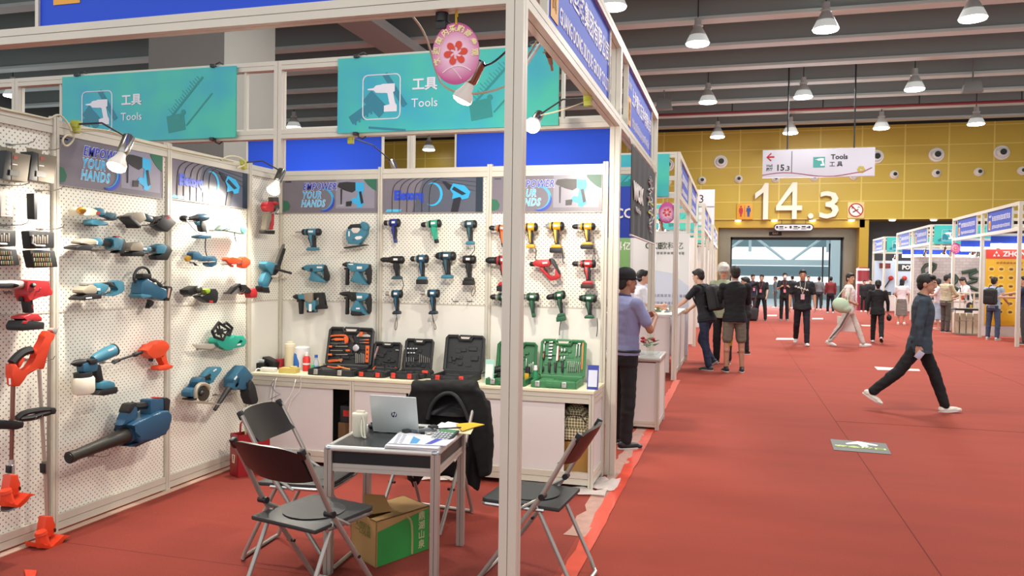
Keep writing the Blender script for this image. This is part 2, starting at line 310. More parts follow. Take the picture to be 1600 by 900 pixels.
# hanging direction sign
a = at(1191, 276, 1, 30.5); c = at(1367, 231, 1, 30.5); a = V((a.x, 30.5, a.z-.12)); W = c.x-a.x; H = 1.12
t = thing('direction_sign', 'wide white hanging sign pointing left to hall 15.3 and tools', 'sign', ((a.x+c.x)/2, 30.5, a.z)); z0 = a.z+.06
F = Fr((a.x, 30.4, z0), (1, 0, 0))
ob('sign_panel', B().span((a.x, 30.4, z0), (c.x, 30.6, z0+H), bev=.01), mat('cfd0dc', .45), t, True)
ob('rod', B().cyl((a.x+.95, 30.5, z0+H), (a.x+.95, 30.5, 10.75), .03), DGR, t, True); ob('rod', B().cyl((a.x+3.45, 30.5, z0+H), (a.x+3.45, 30.5, 10.75), .03), DGR, t, True)
ob('divider', B().box(F.p(1.12, .62, .005), (.025, .01, .85)), DGR, t, True)
ob('arrow', B().tube([F.p(.17, .83, .01), F.p(.45, .83, .01)], .03, 6).tube([F.p(.33, .98, .01), F.p(.17, .83, .01), F.p(.33, .68, .01)], .03, 6), mat('b3202c', .5), t, True)
text('Hall', .15, F.p(.27, .48, .01), RB, BLK, t, bold=.002); text('展厅', .13, F.p(.27, .33, .01), RB, BLK, t, bold=.003)
text('15', .34, F.p(.68, .38, .01), RB, BLK, t, bold=.01); text('.3', .26, F.p(.96, .35, .01), RB, BLK, t, bold=.008)
text('Tools', .27, F.p(2.9, .77, .01), RB, BLK, t, bold=.008); text('工 具', .22, F.p(2.78, .48, .01), RB, BLK, t, bold=.004)
def drillicon(F, x, y, s, m, par, d=.012):
    P = [(-.5, .28), (-.28, .3), (-.2, .38), (.0, .4), (.02, .42), (.48, .42), (.48, .16), (.42, .14), (.5, -.22), (.56, -.3), (.56, -.5), (.1, -.5), (.1, -.3), (.3, -.26), (.22, .1), (.15, .12), (.02, .12), (-.2, .14), (-.28, .22), (-.5, .24)]
    return ob('drill_icon', B().prism([F.p(x+u*s, y+v*s, d) for u, v in P], F.n*.002), m, par, True)
TEAL = mat('2f9d97', .4)
ob('icon_tile', B().box(F.p(2.15, .58, .006), (.44, .01, .42), bev=.0), TEAL, t, True); drillicon(F, 2.17, .6, .33, mat('dfe9ea', .5), t, .015)
ob('ribbon', B().tube([F.p(x*.1, .1+.09*sin(x*.19)+max(0, x-38)*.045, .008) for x in range(0, int(W*10))], .018, 6), mat('9a4a60', .5), t, True)
b = B()
for k in range(6): b.ell(F.p(W-.5+.09*cos(k*pi/3), .26+.09*sin(k*pi/3), .012), (.06, .01, .06), 10, 6)
ob('flower_emblem', b, mat('b9a94a', .5), t, True)
# pendant hall lamps
def pend():
    t = thing('pendant_lamp', 'x', 'ceiling light', (0, 0, 0))
    ob('housing', B().lathe((0, 0, .95), (0, 0, -1), [(.1, .1), (.3, .11), (.32, .16), (.35, .16), (.37, .12), (.42, .15), (.6, .25), (.66, .27)], 24), mat('c6c8c4', .35, .3), t)
    ob('shade', B().lathe((0, 0, .32), (0, 0, -1), [(0, .26), (.1, .31), (.24, .37)], 24), mat('b9bcb8', .4, emit=.5), t)
    ob('lens', B().lathe((0, 0, .08), (0, 0, -1), [(0, .35), (.04, .34), (.07, .2)], 24), GLOWC, t)
    ob('rod', B().cyl((0, 0, .8), (0, 0, 2.2), .018), DGR, t); return t
P0 = pend(); first = True
for i, (px, py, z) in enumerate([(1090, 67, 8.7), (1290, 45, 8.7), (1520, 28, 8.7), (1106, 158, 8.7), (1255, 150, 8.7), (1429, 138, 8.7), (1121, 212, 8.6), (1235, 206, 8.6), (1377, 198.5, 8.6), (1525, 192, 8.6), (20, 148, 8.7), (459, 197, 8.7), (670, 232, 8.6), (958, 10, 8.7), (1620, 125, 8.7)]):
    p = at(px, py+3, 2, z); o = P0 if i == 0 else copy_tree(P0)
    L = ['nearest row, left one beside the blue fascia', 'nearest row, middle one', 'nearest row, right one', 'second row, left one beside the fascia end', 'second row, middle one', 'second row, right one', 'row before the yellow wall, leftmost', 'row before the yellow wall, above the direction sign left end', 'row before the yellow wall, right of the direction sign', 'row before the yellow wall, rightmost', 'far left behind the back booth frame', 'seen above the back rail between the two teal signs', 'seen through the gap in the blue panels', 'half hidden behind the fascia top', 'at the right picture edge'][i]
    lamp('lamp_light', 'SPOT', (p.x, p.y, z-.1), 260 if 5 < i < 10 else 60, (1, .98, .94), (p.x, p.y+(1.2 if 5 < i < 10 else 0), 0), .3, 1.9, .8) if i < 10 else None
    put(o, (p.x, p.y, z-.04), 0, 'lit bell shaped pendant lamp, '+L, 'pendant lamps under the hall ceiling')
FL = mat('7c807e', .6)
for px, py, s in ((1037, 163, 'left, beside the fascia end'), (1521, 135, 'right')):
    p = at(px, py, 2, 8.9); t = thing('floodlight', 'unlit grey box floodlight under the ceiling beams, '+s, 'ceiling light', (p.x, p.y, 8.7))
    ob('housing', B().prism([(-.36, 0, 0), (.36, 0, 0), (.26, 0, .42), (-.26, 0, .42)], (0, .35, 0), bev=.03), FL, t); ob('bracket', B().tube([(0, .1, .4), (0, .1, 2.04)], .03).tube([(-.3, .15, .3), (-.3, .15, .55), (.3, .15, .55), (.3, .15, .3)], .02), FL, t)
p = at(1030, 183.5, 2, 9.3); q = at(1600, 153.5, 2, 9.3); yy = (p.y+q.y)/2
t = thing('sprinkler_pipe', 'thin red pipe running under the ceiling beams before the yellow wall', 'pipe', (0, yy, 9.3))
ob('pipe', B().cyl((-22, yy, 9.3), (24, yy, 9.3), .06, n=10), mat('8c2f35', .5), t, True); b = B()
for x in range(-20, 24, 4): b.cyl((x+.6, yy, 9.3), (x+.6, yy, 9.75), .025, n=6)
ob('hanger', b, DGR, t, True)
# ---------------- booth shell ----------------
def extr(b, p0, p1, w=.08, h=None, g=.004, gd=.007):      # aluminium profile with a groove down each face
    p0 = V(p0); p1 = V(p1); h = h or w; d = (p1-p0)
    if abs(d.z) > .9*d.length: X = V((1, 0, 0)); Y = V((0, 1, 0))
    else: X = V((-d.y, d.x, 0)).normalized(); Y = V((0, 0, 1))
    a, c, e = w/2, h/2, g/2; P = []
    for (u, v) in ((1, 1), (-1, 1), (-1, -1), (1, -1)):
        if u == v: P += [(u*a, v*e), (u*a, v*c), (u*e, v*c), (u*e, v*(c-gd))]
        else: P += [(u*e, v*(c-gd)), (u*e, v*c), (u*a, v*c), (u*a, v*e)]
        P.append((u*(a-gd), v*e) if u != v else (u*e, v*(c-gd)))
    Q = []
    # build cleanly: walk the square, notching each mid-face
    Q = [(a, -e), (a-gd, -e), (a-gd, e), (a, e), (a, c), (e, c), (e, c-gd), (-e, c-gd), (-e, c), (-a, c), (-a, e), (-a+gd, e), (-a+gd, -e), (-a, -e), (-a, -c), (-e, -c), (-e, -c+gd), (e, -c+gd), (e, -c), (a, -c)]
    return b.prism([p0+X*u+Y*v for u, v in Q], d)
random.seed(5)
def glyphs(b, F, x, y, w, h, n, d=.004, dense=3):          # small unreadable characters as strokes
    cw = w/n
    for i in range(n):
        for k in range(dense):
            yy = y-h/2+h*(k+.5)/dense; b.box(F.p(x+cw*(i+.5)+random.uniform(-.05, .05)*cw, yy, d), [abs(c) for c in (F.r*cw*random.uniform(.5, .8)+F.n*.003+F.u*h*.16)])
        for k in range(2): b.box(F.p(x+cw*(i+.28+.4*k), y+random.uniform(-.1, .1)*h, d), [abs(c) for c in (F.r*cw*.14+F.n*.003+F.u*h*random.uniform(.6, 1))])
    return b
BLUE = mat('0a46cc', .55); ORG = mat('e2a53a', .5); TXW = mat('e8e8f0', .5)
def fascia(par, F, cn=None, en=None, num=True, L=2.0, x0=.5, org=True, blank=False, lit=BLUE, oz=0, lines=True):
    # F origin at the booth's left end at z 2.8, on the outer face; panel recessed 25 mm
    p = ob('fascia_panel', B().prism([F.p(x0, .06, -.035), F.p(x0+L, .06, -.035), F.p(x0+L, .64, -.035), F.p(x0, .64, -.035)], F.n*.012), lit, par, True)
    for x in (x0-.0, x0+L): ob('mullion', B().box(F.p(x, .35, -.03), [abs(c) for c in (F.r*.022+F.n*.04+F.u*.6)]), ALU, par, True)
    if blank: return p
    d = -.022; rot = (pi/2, 0, math.atan2(F.r.y, F.r.x))
    if org: ob('orange_square', B().prism([F.p(x0+.1, .13+oz, d), F.p(x0+.27, .13+oz, d), F.p(x0+.27, .38+oz, d), F.p(x0+.1, .38+oz, d)], F.n*.003), ORG, p, True); ob('square_print', glyphs(B(), F, x0+.13, .26+oz, .1, .16, 2, d+.004), mat('b8852c', .5), p, True)
    if not lines: return p
    b = B()
    if num: glyphs(b, F, x0+.1, .49, .22, .06, 5, d)
    if cn: text(cn, .17, F.p(x0+L/2+.18, .42, d), rot, TXW, p, bold=.003, sx=.98)
    else: glyphs(b, F, x0+.38, .42, 1.45, .14, 11, d)
    if en: text(en, .13, F.p(x0+L/2+.18, .2, d), rot, TXW, p, sx=.72, bold=.002)
    else: glyphs(b, F, x0+.38, .2, 1.45, .1, 16, d, 2)
    if num or not cn: ob('lettering', b, TXW, p, True)
    else: b.bm.free()
    return p
BX = [-3.06, -2.067, -1.076, -.105]; YB = 2.94; LX = -3.06
t = FRAME = thing('exhibition_booth', 'aluminium frame of the near tool booth with blue fascia panels', 'booth frame', (-1.5, 1.5, 0))
for x0, x1, y0, y1, z1 in ((-.04, 0, 0, 0, 3.5), (-.04, 0, 2.98, 0, 3.5), (-3.1, 0, 2.98, 0, 3.5), (-3.1, 0, 0, 0, 3.5), (-.04, 0, 6.0, 0, 3.5), (-3.1, 0, 6.0, 0, 3.5)):
    ob('post', extr(B(), (x0, y0, 0), (x0, y0, z1)), ALU, t, True, smooth=False)
for z in (2.84, 3.46):
    for a, c in (((-.08, 0, z), (-3.06, 0, z)), ((-.04, .04, z), (-.04, 2.94, z)), ((-.04, 3.02, z), (-.04, 5.96, z)), ((-.08, 2.98, z), (-3.06, 2.98, z)), ((-.08, 6.0, z), (-3.06, 6.0, z)), ((-3.14, 0, z), (-4.6, 0, z))):
        ob('rail', extr(B(), a, c), ALU, t, True, smooth=False)
fascia(t, Fr((0, 0, 2.8), (0, 1, 0)), '广东丝路集团有限公司', 'GUANG DONG SILIQUE GROUP CO.,LTD', x0=.46)
fascia(t, Fr((0, 3, 2.8), (0, 1, 0)), '上海鼎力五金有限公司', None, x0=.46)
F = Fr((-3.1, -.04, 2.8), (1, 0, 0)); fascia(t, F, L=2.05, x0=.44, oz=.06, lines=False)
fascia(t, Fr((0, 6.04, 2.8), (-1, 0, 0)), blank=True); fascia(t, Fr((-3, 6.04, 2.8), (-1, 0, 0)), blank=True)
ob('rail', extr(B(), (-3.14, 6, 2.84), (-6.06, 6, 2.84)), ALU, t, True); ob('rail', extr(B(), (-3.14, 6, 3.46), (-6.06, 6, 3.46)), ALU, t, True)
t = thing('exhibition_booth', 'neighbour booth frame behind the left pegboard wall, holding left teal sign', 'booth frame', (-4.6, 2.98, 0))
for x in (-6.1, -9.1): ob('post', extr(B(), (x, 2.98, 0), (x, 2.98, 3.5)), ALU, t, True)
for z in (2.84, 3.46): ob('rail', extr(B(), (-3.14, 2.98, z), (-6.06, 2.98, z)), ALU, t, True); ob('rail', extr(B(), (-6.14, 2.98, z), (-9.1, 2.98, z)), ALU, t, True)
for x in (-3.45, -5.55): ob('mullion', B().box((x, 2.98, 3.15), (.025, .04, .56)), ALU, t, True)
for x in (-1.55, -4.5): lamp('booth_lamp_light', 'SPOT', (x, 5.1, 2.5), 22, (1, .95, .88), (x, 6.0, 2.9), .06, 2.6, 1)
# pegboard walls
PX = dots(0); PY = dots(1); PL = mat('eae8de', .5)
ZS = 1.345
struct('wall_left', B().span((LX-.01, -.0, .1), (LX+.003, YB-.5, 2.42)).span((LX-.01, YB-.5, ZS), (LX+.003, YB, 2.42)), PY)
struct('wall_left_lower', B().span((LX-.01, YB-.48, .1), (LX+.002, YB, ZS-.004)), PL)
struct('wall_back', B().span((LX, YB-.003, ZS), (-.085, YB+.01, 2.42)), PX)
struct('wall_back_lower', B().span((LX, YB-.002, .1), (-.085, YB+.01, ZS-.004)), PL)
b = B()
for y in (YB-.5, YB-1.49, YB-2.48): extr(b, (LX+.01, y, 0), (LX+.01, y, 2.52), .04, .04)
for x in BX[1:]: extr(b, (x, YB-.01, 0), (x, YB-.01, 2.52), .04, .04)
extr(b, (LX+.01, YB-.01, 0), (LX+.01, YB-.01, 2.52), .04, .04); struct('trim_50', b, ALU)
b = B(); ys = [0, YB-2.48, YB-1.49, YB-.5, YB]
for y0, y1 in zip(ys, ys[1:]):
    extr(b, (LX+.008, y0+.02, 2.46), (LX+.008, y1-.02, 2.46), .03, .085); extr(b, (LX+.008, y0+.02, .062), (LX+.008, y1-.02, .062), .03, .09)
for x0, x1 in zip(BX, BX[1:]): extr(b, (x0+.02, YB-.008, 2.46), (x1-.02, YB-.008, 2.46), .03, .085); extr(b, (x0+.02, YB-.008, .062), (x1-.02, YB-.008, .062), .03, .09)
struct('trim_51', b, ALU)
b = B().span((LX, 0, ZS-.006), (LX+.006, YB, ZS+.003)).span((LX, YB-.006, ZS-.006), (-.1, YB, ZS+.003)); struct('trim_52', b, ALU)
# carpet seams, cream floor edging, tape along the aisle
b = B(); SE = mat('6f241c', .95)
for a, c in (((2.02, -3), (2.02, 41)), ((5.2, 4), (5.2, 41)), ((-3, .35), (0, .35))): b.span((a[0], a[1], 0), (c[0]+.006, c[1]+.006, .0018))
p = at(1320, 659, 2, 0); b.span((p.x-.1, p.y, 0), (9, p.y+.012, .0015)); struct('trim_53', b, SE)
struct('trim_54', B().span((LX+.02, 0, 0), (LX+.075, YB-.5, .006)), mat('c9a793', .8))
def band(x0, x1, y0, y1, n, j, z=.004):
    b = B(); L = []; Rr = []
    for i in range(n+1):
        y = y0+(y1-y0)*i/n; L.append(b._v((x0+random.uniform(-j, j), y, z+random.uniform(0, .004)))); Rr.append(b._v((x1+random.uniform(-j, j)*.4, y, z+random.uniform(0, .003))))
    for i in range(n): b.bm.faces.new((L[i], Rr[i], Rr[i+1], L[i+1]))
    return b
solo('floor_tape', band(.035, .125, -2.2, 9.0, 60, .012), mat('e0503a', .3, coat=.4, noise=.25, scale=9), 'shiny orange-red tape strip along the booth edge on the carpet', 'tape')
solo('plastic_film', band(-.06, .05, 1.4, 5.4, 30, .03, .003), mat('dcb5a6', .25, alpha=.65, noise=.3, scale=12), 'clear crumpled plastic film edge beside the orange-red floor tape', 'plastic film')
for i, (x, y, w, d) in enumerate(((-.35, 2.36, .75, .16), (-1.25, 2.37, .6, .12), (-.05, 2.62, .25, .35))):
    b = B(); vs = [[b._v((x+w*(u/8-.5), y+d*(v/5-.5)+random.uniform(-.02, .02), .006+random.uniform(0, .03))) for v in range(6)] for u in range(9)]
    for u in range(8):
        for v in range(5): b.bm.faces.new((vs[u][v], vs[u+1][v], vs[u+1][v+1], vs[u][v+1]))
    solo('plastic_film', b, mat('e6dcd6', .2, alpha=.7), 'crumpled clear plastic sheet on the carpet '+('under the right counter end', 'below the counter behind the coat', 'between counter and corner post')[i], 'plastic film')
# teal hanging signs
def tealgrad():
    m, nt, b = nodes_of('2fa096', .35); tc = nt.nodes.new('ShaderNodeTexCoord'); g = nt.nodes.new('ShaderNodeTexNoise'); g.inputs['Scale'].default_value = 1.6
    mp = nt.nodes.new('ShaderNodeMapping'); nt.links.new(tc.outputs['Object'], mp.inputs[0]); nt.links.new(mp.outputs[0], g.inputs[0])
    r = nt.nodes.new('ShaderNodeValToRGB'); e = r.color_ramp.elements; e[0].color = lin('31a4c4'); e[0].position = .3; e[1].color = lin('46c4ac'); e[1].position = .62
    nt.links.new(g.outputs[0], r.inputs[0]); nt.links.new(r.outputs[0], b.inputs['Base Color']); return m
TG = tealgrad()
def teal(x0, x1, lab, Y=2.9, z0=2.82, h=.65, par=None, icon=True, R=(1, 0, 0)):
    F = Fr((x0, Y, z0), R); W = x1-x0
    t = par or thing('teal_sign', lab, 'sign', ((x0+x1)/2, Y, z0))
    ob('sign_panel', B().prism([F.p(0, 0), F.p(W, 0), F.p(W, h), F.p(0, h)], -F.n*.02), TG, t, True)
    if not icon: return t, F
    w = mat('e4e6ef', .5); s = h/.65
    cx, cy = .42, .3*s; P = []
    for qx, qy, a0 in ((1, 1, 0), (-1, 1, 90), (-1, -1, 180), (1, -1, 270)):
        for k in range(5): a = radians(a0+k*22.5); P.append(F.p(cx+qx*.13*s+.045*cos(a), cy+qy*.145*s+.045*sin(a), .003))
    ob('icon_frame', B().tube(P, .0055, 6, True), w, t, True); drillicon(F, cx+.0, cy, .26*s, w, t, .004)
    rot = (pi/2, 0, math.atan2(F.r.y, F.r.x))
    text('工具', .115*s, F.p(.82, .385*s, .004), rot, w, t, bold=.003); text('Tools', .105*s, F.p(.82, .23*s, .004), rot, w, t)
    d1 = mat('2b8f8b', .4); d2 = mat('49b5a6', .4); b = B()     # printed pale tape measure and wrench
    def q(x, y, w_, h_, a): return [F.p(x+u*cos(a)-v*sin(a), y+u*sin(a)+v*cos(a), .0015) for u, v in ((0, 0), (w_, 0), (w_, h_), (0, h_))]
    b.prism(q(1.24, .06, .19, .16, .15), F.n*.001); b.prism(q(1.27, .2, .5, .02, .8), F.n*.0014)
    for k in range(16): b.prism(q(1.28+.028*k*.7, .24+.028*k*.72, .006, .045 if k % 4 else .07, .8), F.n*.001)
    b.lathe(F.p(1.345, .2, .0015), F.n, [(0, .03), (.0021, .03)]).lathe(F.p(1.4, .25, .0015), F.n, [(0, .025), (.0023, .025)]); b.prism(q(1.44, .12, .4, .015, .8), F.n*.001)
    ob('printed_tape_measure', b, d1, t, True)
    b = B().prism(q(.15, .07, .3, .08, .55), F.n*.0006).prism(q(.4, .12, .12, .22, .8), F.n*.0009).prism(q(.62, .2, .05, .34, .6), F.n*.001).prism(q(.3, .03, .35, .02, -.1), F.n*.001)
    for k in range(7): b.prism(q(.17+.037*k, .065+.022*k, .018, .025, .1), F.n*.0012)
    ob('printed_wrench', b, mat('2a7f95', .4), t, True)
    return t, F
for x0, x1, lab in ((-2.478, -.497, 'teal hanging sign reading Tools, the right one, above the back wall'), (-5.47, -3.51, 'teal hanging sign reading Tools, the left one, above the pegboard wall')):
    t, F = teal(x0, x1, lab)
    for k, (x, z) in enumerate(((.18, .65), (1.72, .65), (.18, 0), (1.72, 0))):
        ob('clip', B().box(F.p(x, z+(.01 if z else -.01), .0), (.04, .05, .03), bev=.004).tube([F.p(x+.01, z+(.03 if z else -.03), -.02), F.p(x+.05, z+(.05 if z else -.05), -.03), F.p(x+.08, z+(.03 if z else -.03), -.03)], .007), DGR, t, True)
ob('mullion', B().box((-.475, 2.98, 3.15), (.025, .05, .56)), ALU, FRAME, True)
# ---------------- remesh helper: many primitives -> one continuous smooth surface ----------------
def blob(b, voxel=.01, it=6, fac=.5, disp=None, post=None):
    me = b.mesh('x', False); o = bpy.data.objects.new('x', me); COL.objects.link(o)
    r = o.modifiers.new('r', 'REMESH'); r.mode = 'VOXEL'; r.voxel_size = voxel
    if it: s = o.modifiers.new('s', 'SMOOTH'); s.factor = fac; s.iterations = it
    bpy.context.view_layer.update()
    m2 = bpy.data.meshes.new_from_object(o.evaluated_get(bpy.context.evaluated_depsgraph_get()))
    bpy.data.objects.remove(o); bpy.data.meshes.remove(me); m2.materials.clear()
    if disp:
        ns = [v.normal.copy() for v in m2.vertices]
        for v, n in zip(m2.vertices, ns): v.co += n*disp(v.co)
    m2.shade_smooth(); return m2
from mathutils import noise as NZ
# ---------------- counter along the back wall ----------------
CT = .75; YF = 2.43
t = thing('display_counter', 'long white display counter with aluminium frame along the booth back wall', 'counter', (-1.57, 2.67, 0)); CPAN = mat('d9d4d2', .45)
ob('worktop', B().span((LX+.05, YF-.01, CT-.025), (-.085, YB-.035, CT), bev=.004), mat('e3dec0', .4, noise=.04), t, True)
for x0, x1 in ((LX+.05, -2.09), (-2.05, -1.09), (-1.05, -.125)):
    ob('apron', extr(B(), (x0, YF+.012, CT-.062), (x1, YF+.012, CT-.062), .03, .075), ALU, t, True)
    ob('base_rail', extr(B(), (x0, YF+.012, .085), (x1, YF+.012, .085), .03, .09), ALU, t, True)
for x in (-3.0, -2.07, -1.07, -.105): ob('post', extr(B(), (x, YF+.015, 0), (x, YF+.015, CT-.026), .038), ALU, t, True)
ob('post', extr(B(), (-.105, YB-.06, 0), (-.105, YB-.06, CT-.026), .038), ALU, t, True)
for x0, x1 in ((-2.98, -2.6), (-2.6, -2.25), (-2.05, -1.6), (-1.58, -1.09), (-1.05, -.31)): ob('door_panel', B().span((x0, YF+.01, .13), (x1, YF+.022, CT-.1)), CPAN, t, True)
ob('side_panel', B().span((-.11, YF+.035, .13), (-.1, YB-.08, CT-.1)), CPAN, t, True); ob('side_rail', extr(B(), (-.105, YF+.035, .085), (-.105, YB-.08, .085), .03, .09), ALU, t, True); ob('side_rail', extr(B(), (-.105, YF+.035, CT-.062), (-.105, YB-.08, CT-.062), .03, .075), ALU, t, True)
ob('shelf', B().span((-3.02, YF+.03, .09), (-.13, YB-.05, .115)), CPAN, t, True)
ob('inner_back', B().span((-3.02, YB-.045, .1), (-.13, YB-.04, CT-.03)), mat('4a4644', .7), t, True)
# things stored in the openings
solo('storage_carton', B().span((-.36, 2.52, .116), (-.14, 2.8, .34), bev=.004), mat('a97c3c', .8, noise=.1), 'plain brown carton under the patterned backpack inside the counter', 'box')
def quilt():
    m, nt, b = nodes_of('cfc4a2', .8); tc = nt.nodes.new('ShaderNodeTexCoord'); mp = nt.nodes.new('ShaderNodeMapping'); mp.inputs['Rotation'].default_value = (0, .785, .0)
    ck = nt.nodes.new('ShaderNodeTexChecker'); ck.inputs['Scale'].default_value = 62; ck.inputs[1].default_value = lin('d8cfae'); ck.inputs[2].default_value = lin('70653f')
    nt.links.new(tc.outputs['Object'], mp.inputs[0]); nt.links.new(mp.outputs[0], ck.inputs[0]); nt.links.new(ck.outputs[0], b.inputs['Base Color']); return m
t = thing('backpack', 'cream backpack with dark diamond pattern standing in the counter opening', 'backpack', (-.25, 2.6, .34))
b = B().box((-.25, 2.62, .44), (.23, .18, .2), bev=.04).ell((-.25, 2.62, .52), (.115, .09, .1)); me = blob(b, .009, 8)
link('bag_body', me, quilt(), t, True); b = B().box((-.25, 2.53, .4), (.19, .05, .1), bev=.02); link('front_pocket', blob(b, .008, 5), quilt(), t, True)
ob('zipper', B().tube([(-.34, 2.525, .49), (-.3, 2.515, .545), (-.2, 2.515, .545), (-.16, 2.525, .49)], .004).cyl((-.235, 2.51, .55), (-.235, 2.508, .515), .004), BLK, t, True)
t = thing('tool_box', 'dark tool box with red label inside the left counter opening', 'box', (-2.16, 2.62, .36))
ob('box_body', B().box((-2.15, 2.62, .43), (.15, .2, .14), bev=.01), DGR, t, True); ob('red_label', B().box((-2.16, 2.516, .44), (.06, .004, .05)), mat('c03028', .5), t, True); ob('handle', B().tube([(-2.2, 2.6, .5), (-2.2, 2.6, .535), (-2.1, 2.6, .535), (-2.1, 2.6, .5)], .008), BLK, t, True)
solo('storage_carton', B().span((-2.24, 2.52, .116), (-2.08, 2.8, .36), bev=.004), mat('6f5334', .8, noise=.1), 'brown carton below the dark tool box in the left counter opening', 'box')
# ---------------- posters ----------------
PG = mat('77717a', .3, noise=.22, scale=2.5, coat=.3)
def posterF(p0, p1, h):      # lower-left, lower-right world points
    p0 = V(p0); p1 = V(p1); return Fr(p0, p1-p0), (p1-p0).length, h
def hammer_print(F, x, y, s, par):
    q = lambda P, d=.004: [F.p(x+u*s, y+v*s, d) for u, v in P]; n = F.n*.0015; c1 = mat('38aee0', .4); c2 = mat('2a2729', .4)
    ob('printed_hammer_drill', B().prism(q([(0, .62), (.05, .7), (.3, .72), (.62, .7), (.62, .45), (.5, .38), (.28, .44), (.1, .52), (.0, .56)]), n), c2, par, True)
    ob('printed_hammer_drill', B().prism(q([(.62, .7), (.9, .68), (.92, .5), (.84, .3), (.92, .02), (.8, -.1), (.66, -.08), (.68, .0), (.52, .06), (.46, .14), (.55, .22), (.66, .2), (.7, .42), (.62, .45)]), n), c1, par, True)
    ob('printed_hammer_drill', B().prism(q([(.74, .4), (.82, .42), (.9, .06), (.82, .02)], .006), n).prism(q([(.1, .5), (.16, .5), (.15, .02), (.11, .02)], .005), n).prism(q([(.3, .1), (.5, .12), (.48, -.04), (.3, -.05)], .006), n), mat('232226', .4), par, True)
def leaf(F, x, y, s, par):
    b = B(); P = []
    for k in range(14): a = 2*pi*k/14; r = s*(1 if k % 2 else .8); P.append(F.p(x+r*cos(a), y+r*sin(a), .003))
    return P
def arc(F, cx, cy, rx, ry, a0, a1, w, d=.004, n=14):
    o = []; i = []
    for k in range(n+1):
        a = radians(a0+(a1-a0)*k/n); ww = w*sin(pi*(k+.3)/(n+.6)); o.append(F.p(cx+(rx+ww)*cos(a), cy+(ry+ww)*sin(a), d)); i.append(F.p(cx+(rx-ww)*cos(a), cy+(ry-ww)*sin(a), d))
    return o+i[::-1]
